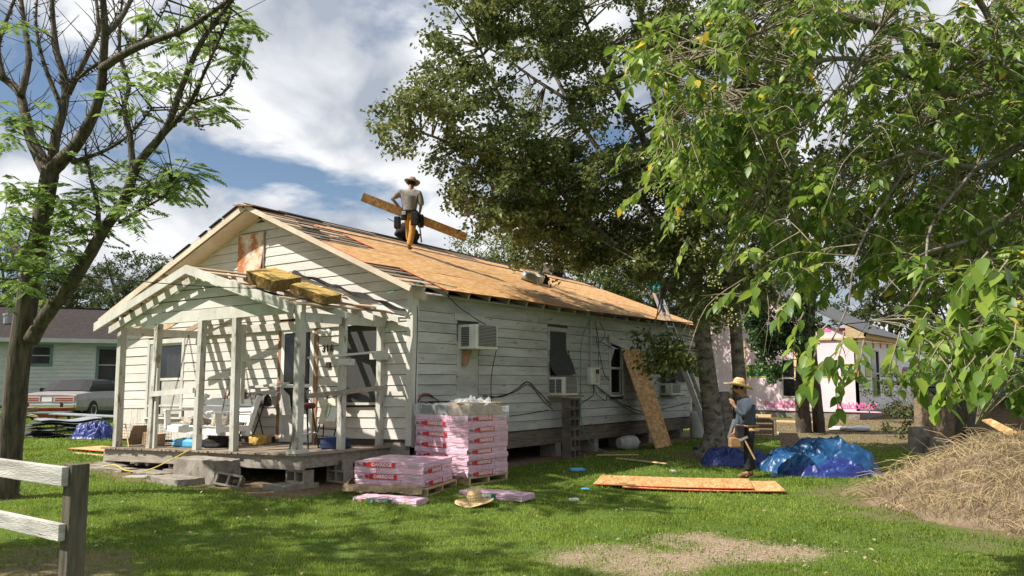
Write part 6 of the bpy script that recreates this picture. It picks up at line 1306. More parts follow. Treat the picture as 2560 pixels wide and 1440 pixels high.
    V = np.concatenate(V); F = np.concatenate(F); me = bpy.data.meshes.new('foliage'); me.from_pydata(V.tolist(), [], F.tolist()); me.polygons.foreach_set('use_smooth', np.ones(len(F), bool)); a = me.attributes.new('lc', 'FLOAT', 'POINT'); a.data.foreach_set('value', np.concatenate(A).astype(np.float32)); me.materials.append(MAT['leaf_near']); o = link('foliage', me, t); o['kind'] = 'stuff'
    bb = MB(); random.seed(4)                   # berry clusters
    for (x, y, d) in ((1690, 560, 6.1), (1640, 480, 6.3), (1760, 620, 6.0), (1800, 760, 5.2), (1830, 800, 5.1), (1780, 700, 5.6), (1700, 240, 6.6), (1740, 330, 6.6), (1850, 380, 6.4), (1900, 450, 6.2), (1650, 380, 6.4)):
        for q in range(34):
            c = at(x + random.gauss(0, 13), y + random.gauss(0, 12), d + random.gauss(0, .05)) + inv; r = .0065; i0 = bb.add([c + Vector(v) * r for v in ((1, 0, 0), (-1, 0, 0), (0, 1, 0), (0, -1, 0), (0, 0, 1), (0, 0, -1))])
            for f_ in ((0, 2, 4), (2, 1, 4), (1, 3, 4), (3, 0, 4), (2, 0, 5), (1, 2, 5), (3, 1, 5), (0, 3, 5)): bb.face(*[i0 + j for j in f_])
    o = bb.build('berries', MAT['berry'], t, smooth=True); o['kind'] = 'stuff'
near_tree()
# ------------------------------------------------------------------ neighbour house at the left
def neighbour():
    A = at(-260, 940, 33.5); A.z = 0; B = at(420, 940, 38.0); B.z = 0; d = (B - A).normalized(); ang = math.atan2(d.y, d.x); Lw = (B - A).length
    h = empty('neighbour_house', 'low pale green house with dark brown roof behind the left tree', 'house', A, ang)
    fn = lambda u, dd, z: (u, -dd, z)
    pxu = lambda px: ((lambda w: w)(None))
    def U(px):                                  # distance along the wall of a picture column
        r_ = _f + _r * ((px - 1280) / FPX); nrm = Vector((-d.y, d.x, 0)); t_ = (A - CAM).dot(nrm) / r_.dot(nrm); return ((CAM + r_ * t_) - A).dot(d)
    O = [(U(76), U(136), 2.30, 3.05), (U(256), U(330), 1.55, 3.0)]
    b = MB(); us = sorted([0, Lw, O[0][0], O[0][1], O[1][0], O[1][1]]); zs = sorted([0.5, 3.3, 2.30, 3.05, 1.55, 3.0])
    for i in range(len(us) - 1):
        for k in range(len(zs) - 1):
            cu, cz = (us[i] + us[i + 1]) / 2, (zs[k] + zs[k + 1]) / 2
            if any(o[0] < cu < o[1] and o[2] < cz < o[3] for o in O): continue
            b.box(us[i], us[i + 1], 0.0, 0.12, zs[k], zs[k + 1])
    b.box(0, 0.1, 0.12, 7, 0.5, 3.3); b.box(Lw - .1, Lw, 0.12, 7, 0.5, 3.3); b.box(0, Lw, 6.9, 7, 0.5, 3.3)
    w = b.build('wall', MAT['neighbour_wall'], h); z = 0.55
    while z < 3.2:
        iv = [(0.0, Lw)]
        for o in O:
            if min(o[3], z + .17) - max(o[2], z) > .05:
                nv = []
                for p_, q_ in iv:
                    if o[0] > p_: nv.append((p_, min(q_, o[0])))
                    if o[1] < q_: nv.append((max(p_, o[1]), q_))
                iv = nv
        for p_, q_ in iv:
            if q_ - p_ > .05: MB().hexa([fn(p_, 0, z), fn(q_, 0, z), fn(q_, .03, z), fn(p_, .03, z), fn(p_, 0, z + .165), fn(q_, 0, z + .165), fn(q_, .008, z + .165), fn(p_, .008, z + .165)]).build('board', MAT['neighbour_wall'], w)
        z += .17
    for o in O:
        q = empty('window', parent=h); s = MB()
        for a in ((o[0] - .1, o[0] + .02, o[2] - .1, o[3] + .1), (o[1] - .02, o[1] + .1, o[2] - .1, o[3] + .1), (o[0] + .02, o[1] - .02, o[3] - .02, o[3] + .1), (o[0] + .02, o[1] - .02, o[2] - .1, o[2] + .02)): s.box(a[0], a[1], -.05, 0.02, a[2], a[3])
        s.build('frame', MAT['green_trim'], q); MB().box(o[0], o[1], .05, .06, o[2], o[3]).build('pane', MAT['glass_dark'], q)
        MB().box(o[0], o[1], .02, .05, (o[2] + o[3]) / 2 - .02, (o[2] + o[3]) / 2 + .02).build('meeting_rail', MAT['ac_grey'], q); MB().box(o[0] + .05, o[1] - .05, .10, .11, o[2], o[3]).build('blind', MAT['ac_grey'], q)
    b = MB(); b.hexa([(-.5, -.55, 3.30), (Lw + .5, -.55, 3.30), (Lw + .5, 3.6, 4.95), (-.5, 3.6, 4.95), (-.5, -.55, 3.40), (Lw + .5, -.55, 3.40), (Lw + .5, 3.6, 5.05), (-.5, 3.6, 5.05)]); b.hexa([(-.5, 3.6, 4.95), (Lw + .5, 3.6, 4.95), (Lw + .5, 7.6, 3.3), (-.5, 7.6, 3.3), (-.5, 3.6, 5.05), (Lw + .5, 3.6, 5.05), (Lw + .5, 7.6, 3.4), (-.5, 7.6, 3.4)]); rf = b.build('roof', MAT['roof_brown'], h)
    MB().box(-.5, Lw + .5, -.58, -.552, 3.24, 3.42).build('fascia', MAT['neighbour_wall'], rf)
    MB().box(-.5, Lw + .5, 3.5, 3.7, 5.03, 5.09).build('ridge_cap', MAT['felt'], rf)
    u = U(12); MB().lathe([(.10, 0), (.10, .35), (.14, .36), (.14, .44), (.02, .46)], 14, (u, 1.2, 4.1)).build('roof_vent', MAT['galv'], rf)
    b = MB(); x = 0
    while x < Lw: b.bar((x, -.03, .02), (x + .5, -.03, .52), .012, .03, up=(0, 1, 0)); b.bar((x + .5, -.045, .02), (x, -.045, .52), .012, .03, up=(0, 1, 0)); x += .12
    b.build('lattice_skirt', MAT['green_trim'], h)
    return A, d
neighbour()
# old sedan seen from behind
def sedan():
    p = at(215, 940, 33.0); p.z = 0.10; s = empty('car', 'old brown sedan with chrome bumper parked by the neighbour house, seen from behind', 'car', p, R(YAW) + R(2)); s.scale = (1.12, 1.12, 1.12)
    def loft(secs, mat_, name, par=s):
        b = MB(); rows = []
        for (y, zb, zt, hw_, tk) in secs:
            rows.append(b.add([(-hw_ * .96, y, zb), (-hw_, y, zb + .12), (-hw_, y, zb + (zt - zb) * .62), (-hw_ * tk, y, zt - .03), (-hw_ * tk * .6, y, zt), (hw_ * tk * .6, y, zt), (hw_ * tk, y, zt - .03), (hw_, y, zb + (zt - zb) * .62), (hw_, y, zb + .12), (hw_ * .96, y, zb)]))
        for i in range(len(rows) - 1):
            for k in range(10): k2 = (k + 1) % 10; b.face(rows[i] + k, rows[i] + k2, rows[i + 1] + k2, rows[i + 1] + k)
        b.face(*[rows[0] + k for k in range(10)]); b.face(*[rows[-1] + k for k in reversed(range(10))]); return b.build(name, mat_, par, smooth=False, bevel=.02)
    loft([(-2.55, .42, .86, .93, .95), (-2.40, .36, .93, .97, .94), (-1.5, .32, .98, .99, .93), (0, .30, .98, 1.0, .94), (1.6, .30, .95, .98, .92), (2.5, .34, .84, .93, .92)], MAT['car_body'], 'body')
    loft([(-1.45, .96, 1.0, .84, .95), (-.85, .96, 1.36, .76, .86), (.5, .96, 1.38, .74, .86), (1.15, .96, 1.0, .82, .95)], MAT['car_dark'], 'cabin')
    MB().box(-.98, .98, -2.70, -2.56, .44, .60).build('bumper', MAT['chrome'], s, bevel=.03)
    for x in (-.55, .55): MB().box(x - .03, x + .03, -2.74, -2.70, .40, .64).build('bumper_guard', MAT['black_rubber'], s)
    for sg in (-1, 1):
        q = MB().box(min(sg * .22, sg * .88), max(sg * .22, sg * .88), -2.575, -2.545, .66, .82).build('tail_light', MAT['tail_white'], s)
        for k in range(2): MB().box(min(sg * .26, sg * .84), max(sg * .26, sg * .84), -2.582, -2.576, .685 + .065 * k, .715 + .065 * k).build('red_lens', MAT['tail_red'], q)
    MB().box(-.16, .16, -2.575, -2.55, .66, .80).build('licence_plate', MAT['ink_white'], s)
    for x, y in ((-.92, -1.45), (.92, -1.45), (-.92, 1.55), (.92, 1.55)):
        wv = empty('wheel', parent=s); fnc = lambda q, t, r, x=x, y=y: (x + q[2] * .2, y + q[0], .34 + q[1])
        MB().lathe([(.19, -.5), (.31, -.5), (.34, -.3), (.34, .3), (.31, .5), (.19, .5)], 22, fn=fnc).build('tyre', MAT['black_rubber'], wv); MB().lathe([(.02, -.42), (.18, -.45), (.19, -.3), (.19, .3), (.18, .52), (.02, .40)], 16, fn=fnc).build('rim', MAT['chrome'], wv)
    pillow('jar', 'white jug standing on the boot lid of the old sedan', p + Vector((0.1, .9, 1.22)), 0, .12, .12, .12, 'paint_white', 3, 'jug')
    return s
sedan()
# junk on the far lawn
def corr(lab, px, depth, rz, L, W, z, seed, matn='galv'):
    p = at(px, 940, depth); b = MB(); random.seed(seed); b.grid(lambda u, v: ((u - .5) * L, (v - .5) * W, .02 * math.sin(v * W * 60) + .10 * math.sin(u * 3 + seed) * (u - .5) + .05 * math.sin(u * 7 + seed)), 16, 60)
    o = b.build('metal_sheet', MAT[matn], smooth=True); o.location = (p.x, p.y, z); o.rotation_euler = (0, 0, R(rz)); tag(o, lab, 'metal sheet', 'roofing sheets piled at the left')
M('old_tin', (.07, .075, .08), (.16, .165, .17), scale=4, rough=.45, metal=.4)
for i in range(6): corr(('lowest', 'second lowest', 'third', 'fourth', 'second highest', 'topmost')[i] + ' dark corrugated metal sheet in the heap at the left', 160 + (i % 3) * 8, 24.2 + .1 * (i % 2), 30 + i * 9, 2.2 - .12 * i, 1.1, .08 + .085 * i, i + 2, 'old_tin' if i != 5 else 'galv')
o = MB().box(-1.0, 1.0, -.4, .4, 0, .03).build('board', MAT['galv']); p = at(225, 940, 25.5); o.location = (p.x, p.y, .55); o.rotation_euler = (0, R(3), R(40)); tag(o, 'grey sheet lying across the heap behind the blue tarp bundle', 'metal sheet')
def barrow():
    p = at(135, 940, 27.5); s = empty('wheelbarrow', 'red wheelbarrow behind the metal sheet heap', 'wheelbarrow', (p.x, p.y, 0), R(50))
    b = MB(); T = [(-.55, -.38), (.62, -.36), (.62, .36), (-.55, .38)]; Bt = [(-.30, -.26), (.36, -.22), (.36, .22), (-.30, .26)]; a = b.add([(x, y, .72) for x, y in T] + [(x, y, .40) for x, y in Bt] + [(x * .95, y * .93, .71) for x, y in T] + [(x * .95, y * .93, .425) for x, y in Bt])
    for i in range(4):
        j = (i + 1) % 4; b.face(a + i, a + j, a + 4 + j, a + 4 + i); b.face(a + 8 + j, a + 8 + i, a + 12 + i, a + 12 + j); b.face(a + j, a + i, a + 8 + i, a + 8 + j)
    b.face(a + 7, a + 6, a + 5, a + 4); b.face(a + 12, a + 13, a + 14, a + 15); b.build('tray', MAT['barrow_red'], s)
    for y in (-.2, .2): MB().tube([(-1.0, y * 1.4, .55), (-.2, y, .38), (.75, y * .3, .22)], .02, 6).build('handle', MAT['wood_new'], s); MB().tube([(-.25, y, .40), (-.4, y * 1.2, 0)], .014, 6).build('leg', MAT['dark_metal'], s)
    MB().lathe([(.05, -.04), (.18, -.05), (.2, 0), (.18, .05), (.05, .04)], 18, fn=lambda q, t, r: (.78 + q[0], q[2], .2 + q[1])).build('wheel', MAT['black_rubber'], s)
barrow()
p = at(85, 940, 26); s = empty('work_table', 'low green table with junk right of the left tree trunk', 'table', (p.x, p.y, 0), R(35)); MB().box(-1.1, 1.1, -.4, .4, .60, .64).build('table_top', MAT['green_trim'], s)
for x in (-1, 1):
    for y in (-.35, .35): MB().box(x - .03, x + .03, y - .03, y + .03, 0, .60).build('leg', MAT['dark_metal'], s)
pillow('junk', 'small pile of orange and dark junk on the green table', (p.x - .3, p.y, .64), 0, .3, .2, .10, 'leather', 21, 'junk')
# ------------------------------------------------------------------ pink-wrapped house under construction
def pink_house():
    YF, XC, XL, YB = 25.4, 1.35, -9.0, 33.5; h = empty('new_house', 'unfinished house wrapped in pink and white sheeting behind the trees', 'house')
    FP = lambda u, d, z: (u, YF - d, z); SP = lambda u, d, z: (XC + d, u, z)
    def fx(px): return (lambda r_: (CAM + r_ * ((YF - CAM.y) / r_.y)).x)(_f + _r * ((px - 1280) / FPX))
    def sy(px): return (lambda r_: (CAM + r_ * ((XC - CAM.x) / r_.x)).y)(_f + _r * ((px - 1280) / FPX))
    def fz(py, px=2000): 
        r_ = _f + _r * ((px - 1280) / FPX) - _u * ((py - 720) / FPX); return (CAM + r_ * ((YF - CAM.y) / r_.y)).z
    def sz2(py, px): r_ = _f + _r * ((px - 1280) / FPX) - _u * ((py - 720) / FPX); return (CAM + r_ * ((XC - CAM.x) / r_.x)).z
    FO_ = [(fx(1950), fx(1992), fz(990, 1970), fz(900, 1970))]; SO_ = [(sy(2170), sy(2187), sz2(990, 2178), sz2(878, 2178)), (sy(2265), sy(2280), sz2(985, 2272), sz2(880, 2272))]
    def cut(fn, u0, u1, z0, z1, O, mat_, nm):
        b = MB(); us = sorted({u0, u1, *[o[0] for o in O], *[o[1] for o in O]}); zs = sorted({z0, z1, *[o[2] for o in O], *[o[3] for o in O]})
        for i in range(len(us) - 1):
            for k in range(len(zs) - 1):
                cu, cz = (us[i] + us[i + 1]) / 2, (zs[k] + zs[k + 1]) / 2
                if any(o[0] < cu < o[1] and o[2] < cz < o[3] for o in O): continue
                P = [fn(us[i], -.12, zs[k]), fn(us[i + 1], -.12, zs[k]), fn(us[i + 1], 0, zs[k]), fn(us[i], 0, zs[k])]; b.hexa(P + [(x, y, zs[k + 1]) for x, y, z in P])
        return b.build(nm, mat_, h)
    fw = cut(FP, XL, XC, .30, 3.35, FO_, MAT['house_wrap'], 'front_wall'); sw = cut(SP, YF, YB, .30, 3.35, SO_, MAT['house_wrap_white'], 'side_wall')
    MB().box(XL, XC - .02, YF + .05, YB, 0, .30).build('foundation', MAT['concrete'], h); MB().box(XL, XL + .1, YF, YB, .3, 3.3).build('rear_wall', MAT['house_wrap'], h); MB().box(XL, XC, YB - .1, YB, .3, 3.3).build('rear_wall', MAT['house_wrap'], h)
    MB().prism([(XL, 3.35), (XC, 3.35), ((XL + XC) / 2, 6.0)], FP, -.1, 0).build('gable', MAT['house_wrap'], h)
    xm = (XL + XC) / 2
    for a, c in ((XC + .45, xm), (XL - .45, xm)):
        za = 3.55 if a > xm else 3.55; zc = 6.35
        b = MB(); b.hexa([(a, YF - .5, za - .06), (c, YF - .5, zc - .06), (c, YB + .4, zc - .06), (a, YB + .4, za - .06), (a, YF - .5, za), (c, YF - .5, zc), (c, YB + .4, zc), (a, YB + .4, za)]); rf = b.build('roof', MAT['slate_roof'], h)
    b = MB()
    for k in range(16): t_ = k / 16; x = XC + .45 + (xm - XC - .45) * t_; z = 3.55 + 2.8 * t_; b.obox((x, (YF + YB) / 2, z + .012), (xm - XC - .45, 0, 2.8), (0, 1, 0), (2.8, 0, 5.6), .40, YB - YF + .9, .02)
    b.build('shingle_courses', MAT['slate_roof'], h)
    MB().box(XC + .40, XC + .44, YF - .5, YB + .4, 3.32, 3.50).build('fascia', MAT['wood_new'], h); MB().box(XC, XC + .40, YF - .5, YB + .4, 3.32, 3.36).build('soffit', MAT['wood_new'], h)
    b = MB(); b.prism([(XC - .3, 3.36), (XC + .44, 3.36), (XC + .44, 3.52), (XC - .3, 3.95)], FP, .30, .5); b.build('cornice_box', MAT['pallet_wood'], h)
    MB().box(fx(2040), XC, YF - .09, YF, 3.28, 3.36).build('ledger', MAT['wood_new'], h); MB().box(XC - .06, XC + .05, YF - .05, YF - .0, 1.75, 3.30).build('corner_trim', MAT['brown_trim'], h)
    for px in (1862, 1987): x = fx(px); MB().box(x - .06, x + .06, YF - .35, YF - .26, .3 if px < 1900 else 1.6, 3.3).build('prop_post', MAT['wood_new'], h)
    # wrap printing
    def fdec(nm, m_, x0, x1, z0, z1, d=.006, par=None): return MB().prism([(x0, z0), (x1, z0), (x1, z1), (x0, z1)], FP, d, d + .003).build(nm, MAT[m_], par or fw)
    def sdec(nm, m_, y0, y1, z0, z1, d=.006, par=None): return MB().prism([(y0, z0), (y1, z0), (y1, z1), (y0, z1)], SP, d, d + .003).build(nm, MAT[m_], par or sw)
    for a, c in ((1725, 1742), (1848, 1950), (2048, 2070), (2093, 2143)):
        fdec('printed_band', 'ink_green', fx(a), fx(c), fz(942, 2000), fz(912, 2000)); fdec('band_edge', 'ink_yellow', fx(a), fx(c), fz(943.5, 2000), fz(941, 2000), .010); fdec('band_edge', 'ink_yellow', fx(a), fx(c), fz(912, 2000), fz(910, 2000), .010)
        q = fx(a) + .25; i_ = 0
        while q < fx(c) - .15:
            o = link('lettering', text_mesh('9', .42, 'ink_yellow', .001), fw); o.location = (q, YF - .012, fz(925, 2000)); o.rotation_euler = (R(90), 0, 0); q += .30; i_ += 1
            if i_ > 3: break
    for a in (1960, 1925 + 205, 1745): 
        x = fx(a); o = link('lettering', text_mesh('PinkWRAP', .34, 'ink_pink', .001, bold=.008), fw); o.location = (x if a != 1960 else fx(1945), YF - .008, fz(1011, 1945)); o.rotation_euler = (R(90), 0, 0)
        fdec('print_line', 'ink_pink', x - .7, x + .7, fz(1018, 1945), fz(1017, 1945)); fdec('print_line', 'ink_faint_pink', x - .9, x + .9, fz(1026, 1945), fz(1023, 1945))
    fdec('printed_patch', 'ink_red', fx(2114), fx(2133), fz(864, 2120), fz(848, 2120)); fdec('printed_patch', 'ink_pink', fx(2048), fx(2073), fz(830, 2060), fz(822, 2060)); fdec('printed_patch', 'ink_red', fx(2093), fx(2110), fz(828, 2100), fz(820, 2100), .02)
    for a, c in ((2153, 2167), (2191, 2204), (2208, 2221), (2224, 2236)): sdec('printed_band', 'ink_green', sy(a), sy(c), sz2(943, 2180), sz2(911, 2180), .004); q = sdec('band_fill', 'ink_green_yellow', sy(a) + .05, sy(c) - .05, sz2(941, 2180), sz2(913, 2180), .009)
    for px in (2157, 2176, 2194, 2211, 2227): sdec('red_tag', 'ink_red', sy(px - 2), sy(px + 2), sz2(870, px), sz2(852, px))
    for px in (2247, 2262): sdec('red_tag', 'ink_red', sy(px - 3), sy(px + 3), sz2(950, px), sz2(922, px))
    for i_, o in enumerate(FO_ + SO_):
        fn = FP if i_ == 0 else SP; w = empty('window', parent=h); e = .05
        for a in ((o[0] - e, o[0], o[2] - e, o[3] + e), (o[1], o[1] + e, o[2] - e, o[3] + e), (o[0], o[1], o[3], o[3] + e), (o[0], o[1], o[2] - e, o[2]), (o[0], o[1], (o[2] + o[3]) / 2 - .04, (o[2] + o[3]) / 2 + .04)): MB().prism([(a[0], a[2]), (a[1], a[2]), (a[1], a[3]), (a[0], a[3])], fn, -.03, .03).build('frame', MAT['ac_grey'], w)
        MB().prism([(o[0], o[2]), (o[1], o[2]), (o[1], o[3]), (o[0], o[3])], fn, -.04, -.035).build('pane', MAT['glass_dark'], w)
pink_house()
for (px, dep, rz, L_, lab) in ((1910, 30, 3, 4.0, 'long pale plank on the ground before the pink-wrapped house'), (1885, 31.5, 5, 1.2, 'short stacked timber behind the straw-hatted worker')):
    p = at(px, 940, dep); o = MB().box(-L_/2, L_/2, -.07, .07, 0, .06 if L_ > 2 else .2).build('timber', MAT['wood_new']); o.location = (p.x, p.y, .12); o.rotation_euler = (0, 0, R(rz)); tag(o, lab, 'timber')
p = at(1890, 940, 24.5); s = empty('crate', 'dark slatted crate on the ground behind the straw-hatted worker', 'crate', (p.x, p.y, 0), R(10))
for k in range(3): MB().box(-.5, .5, -.3, -.27, .08 + .17 * k, .2 + .17 * k).build('slat', MAT['old_wood'], s); MB().box(-.5, .5, .27, .3, .08 + .17 * k, .2 + .17 * k).build('slat', MAT['old_wood'], s)
for x in (-.5, .46):
    for y in (-.266, .23): MB().box(x, x + .04, y, y + .036, 0, .56).build('corner_post', MAT['old_wood'], s)
for i, (px, dep, sx, m_, lab) in enumerate(((2090, 27, .3, 'paint_white', 'white rubbish lying on the bare soil right of the ivy tree'), (2140, 26.5, .4, 'paint_white', 'pale rubble on the bare soil below the pink corner'), (1935, 25, .2, 'film', 'crumpled clear bag on the ground behind the worker'))): p = at(px, 940, dep); pillow('litter', lab, (p.x, p.y, .02), i, sx, sx * .6, sx * .25, m_, 31 + i, 'litter')
# leaning board behind the worker
b = MB(); b.hexa([(0, 0, 0), (.9, .2, 0), (.9, .25, 0), (0, .05, 0), (-.3, .5, .75), (.3, .6, .75), (.3, .65, .75), (-.3, .55, .75)]); o = b.build('board', MAT['old_wood']); o.scale = (.6, .6, .75); o.location = (3.95, 7.0, 0.02); tag(o, 'dark board propped between the pale trunk and the blue tarp', 'board')
# ------------------------------------------------------------------ right side: blocks, shed, fence, brush
p = at(2285, 940, 19.0)
for k, (dx, dy, z, rz, lab) in enumerate(((0, 0, 0, 4, 'bottom cement block of the short pile at the right'), (.02, 0, .202, -3, 'middle cement block of the short pile at the right'), (.03, .02, .404, 8, 'top cement block of the short pile at the right'), (.42, -.1, 0, 0, 'second bottom cement block behind the short pile'), (.42, -.05, .202, 5, 'upper cement block behind the short pile'))):
    o = blk((p.x + dx, p.y + dy, gz(p.x, p.y) + z), (0, 0, R(rz + 30)), lab, group='blocks at the right')
p = at(2325, 940, 18.2); o = blk((p.x, p.y, .1), (R(90), 0, R(35)), 'cement block on its side with its two holes showing', group='blocks at the right')
p = at(2510, 940, 20); s = empty('shed', 'low dark shed with a black shingle roof at the right edge', 'shed', (p.x, p.y, 0), R(28))
MB().box(-1.4, 1.8, 0, 2.2, 0, 1.25).build('wall', MAT['old_wood'], s); b = MB(); b.hexa([(-1.6, -.35, 1.15), (2.0, -.35, 1.15), (2.0, 2.3, 1.95), (-1.6, 2.3, 1.95), (-1.6, -.35, 1.22), (2.0, -.35, 1.22), (2.0, 2.3, 2.02), (-1.6, 2.3, 2.02)]); rf = b.build('roof', MAT['felt'], s)
for r_ in range(6):
    for k in range(9): x = -1.6 + .4 * k + (.2 if r_ % 2 else 0); y = -.36 + .42 * r_; MB().obox((min(x + .2, 1.95), y + .22, 1.245 + .80 * (y + .22 + .35) / 2.65 + .004), (1, 0, 0), (0, 1, .30), (0, -.3, 1), .385, .46, .015).build('shingle', MAT['shingle'], rf)
p = at(2440, 940, 27); s = empty('vinyl_fence', 'white panel fence behind the dark shed', 'fence', (p.x, p.y, 0), R(25))
for k in range(4):
    MB().box(k * 1.5, k * 1.5 + .12, -.03, .09, 0, 2.05).build('post', MAT['paint_white'], s)
    for j in range(8): MB().box(k * 1.5 + .125 + j * .171, k * 1.5 + .29 + j * .171, 0, .03, .08, 1.95).build('board', MAT['paint_white'], s)
def brush():
    c = (8.75, 3.6); RX_, RY_, H_ = 2.4, 2.8, .82; random.seed(12)
    def hh(x, y):
        r = math.hypot((x - c[0]) / RX_, (y - c[1]) / RY_) + .12 * mnoise.noise(Vector((x * 1.2, y * 1.2, 1))); d = max(0, 1 - r)
        return H_ * (1 - (1 - d) ** 2.1) * (1 + .25 * mnoise.noise(Vector((x * 2, y * 2, 5)))) + (.06 * mnoise.noise(Vector((x * 7, y * 7, 2))) + .09 * mnoise.noise(Vector((x * 3.3, y * 3.3, 4)))) * min(1, d * 5)
    s = empty('brush_pile', 'heap of soil and dry cut grass at the right', 'brush pile'); b = MB(); b.grid(lambda u, v: (c[0] + (u * 2 - 1) * RX_ * 1.1, c[1] + (v * 2 - 1) * RY_ * 1.1, gz(c[0], c[1]) - .01 + hh(c[0] + (u * 2 - 1) * RX_ * 1.1, c[1] + (v * 2 - 1) * RY_ * 1.1)), 90, 90); b.build('soil', MAT['brush_soil'], s, smooth=True)
    P = []; hs = []; ws = []
    for i in range(26000):
        a = random.uniform(0, 6.28); r = random.random() ** .6 * 1.02; x = c[0] + math.cos(a) * r * RX_; y = c[1] + math.sin(a) * r * RY_; h_ = hh(x, y)
        if mnoise.noise(Vector((x * .9, y * .9, 8))) < -.25 and random.random() < .8: continue
        P.append((x, y, h_ + .0)); hs.append(random.uniform(.05, .16)); ws.append(random.uniform(.004, .009))
    blades('hay', np.array(P), np.array(hs), np.array(ws), 'haymat', None, None, lean=2.6, parent=s)
    st = MB()
    for i in range(1300):
        a = random.uniform(0, 6.28); r = random.random() ** .6; x = c[0] + math.cos(a) * r * RX_; y = c[1] + math.sin(a) * r * RY_; z = hh(x, y) + .03; d = Vector((random.gauss(0, 1), random.gauss(0, 1), random.uniform(-.1, .5))).normalized() * random.uniform(.2, .6); m_ = Vector((x, y, z)); st.tube([m_, m_ + d * .5 + Vector((0, 0, .05)), m_ + d - Vector((0, 0, .05))], [.004, .003, .002], 3, cap=False)
    o = st.build('stalks', MAT['straw_dry'], s); o['kind'] = 'stuff'
    b = MB(); b.hexa([(-.35, -.12, 0), (.3, -.16, -.02), (.34, .10, -.05), (-.3, .02, 0), (-.35, -.12, .02), (.3, -.16, .0), (.34, .10, -.03), (-.3, .02, .02)]); o = b.build('wood_offcut', MAT['osb']); q = at(2530, 1160, 11.8); o.location = (q.x, q.y, hh(q.x, q.y) + .10); o.rotation_euler = (R(18), R(26), R(-20)); tag(o, 'pale wood offcut on top of the brush heap', 'board')
brush()
# loose sticks, stones and leaves on the lawn
random.seed(77)
def ground_bits():
    b = MB()
    for i in range(2600):
        x, y = random.uniform(3.8, 7.6), random.uniform(-3.9, -.6)
        if gravel(x, y) < .25: continue
        r = random.uniform(.006, .016); z = gz(x, y) + r * .3; i0 = b.add([(x + r * v[0] * random.uniform(.7, 1.3), y + r * v[1] * random.uniform(.7, 1.3), z + r * v[2] * .7) for v in ((1, 0, 0), (-1, 0, 0), (0, 1, 0), (0, -1, 0), (0, 0, 1), (0, 0, -1))])
        for f_ in ((0, 2, 4), (2, 1, 4), (1, 3, 4), (3, 0, 4)): b.face(*[i0 + j for j in f_])
    M('pebble', (.24, .19, .14), (.42, .35, .27), scale=30, rough=.9); o = b.build('gravel', MAT['pebble']); tag(o, 'pale gravel showing through the worn lawn at the front', 'gravel', kind='stuff')
    P = []
    for i in range(420):
        d = random.uniform(6, 16); t_ = random.uniform(-.6, .6) * d; x, y = CAM.x + _h.x * d + _r.x * t_, CAM.y + _h.y * d + _r.y * t_
        if -9 < x < .3 and y > -2: continue
        P.append((x, y, gz(x, y) + .035))
    for i in range(1500): P.append((random.uniform(-.5, 8), random.uniform(11, 24), .03))
    o = leaves('fallen_leaves', np.array(P), .055, .032, 'haymat', None, drp=0, flat=4); tag(o, 'brown fallen leaves scattered over the lawn', 'leaves', kind='stuff')
ground_bits()
# ------------------------------------------------------------------ people
def skin(name, J, E, rad, matn, parent, sub=2, root=0):
    me = bpy.data.meshes.new(name); me.from_pydata([tuple(j) for j in J], E, []); me.materials.append(MAT[matn]); bm = bmesh.new(); bm.from_mesh(me); ly = bm.verts.layers.skin.verify()
    for v, r in zip(bm.verts, rad): v[ly].radius = (r, r) if not hasattr(r, '__len__') else r
    bm.verts.ensure_lookup_table(); bm.verts[root][ly].use_root = True; bm.to_mesh(me); bm.free()
    o = link(name, me, parent); m = o.modifiers.new('skin', 'SKIN'); m.use_smooth_shade = True; m.branch_smoothing = .4; s = o.modifiers.new('sub', 'SUBSURF'); s.levels = sub; s.render_levels = sub; return o
def lerp(a, c, t): return tuple(a[i] + (c[i] - a[i]) * t for i in range(3))
def hand_chain(J, E, Rr, wrist_i, w, d, curl):
    w = Vector(w); d = Vector(d).normalized(); c = Vector(curl).normalized(); sd_ = d.cross(c).normalized(); palm = w + d * .05; J.append(palm); E.append((wrist_i, len(J) - 1)); Rr.append((.034, .020)); pi = len(J) - 1
    k2 = palm + d * .03; J.append(k2); E.append((pi, len(J) - 1)); Rr.append((.034, .018)); ki = len(J) - 1
    for f_, ln in zip((-1.5, -.5, .5, 1.5), (.062, .076, .072, .055)):
        a = k2 + sd_ * (f_ * .020) + d * .012; J.append(a); E.append((ki, len(J) - 1)); Rr.append(.0095); m_ = a + d * ln * .5 + c * .012; J.append(m_); E.append((len(J) - 2, len(J) - 1)); Rr.append(.0088); e = m_ + d * ln * .25 + c * .030; J.append(e); E.append((len(J) - 2, len(J) - 1)); Rr.append(.0080)
    a = palm + sd_ * .040 + c * .012; J.append(a); E.append((pi, len(J) - 1)); Rr.append(.011); e = a + d * .035 + c * .022; J.append(e); E.append((len(J) - 2, len(J) - 1)); Rr.append(.0095)
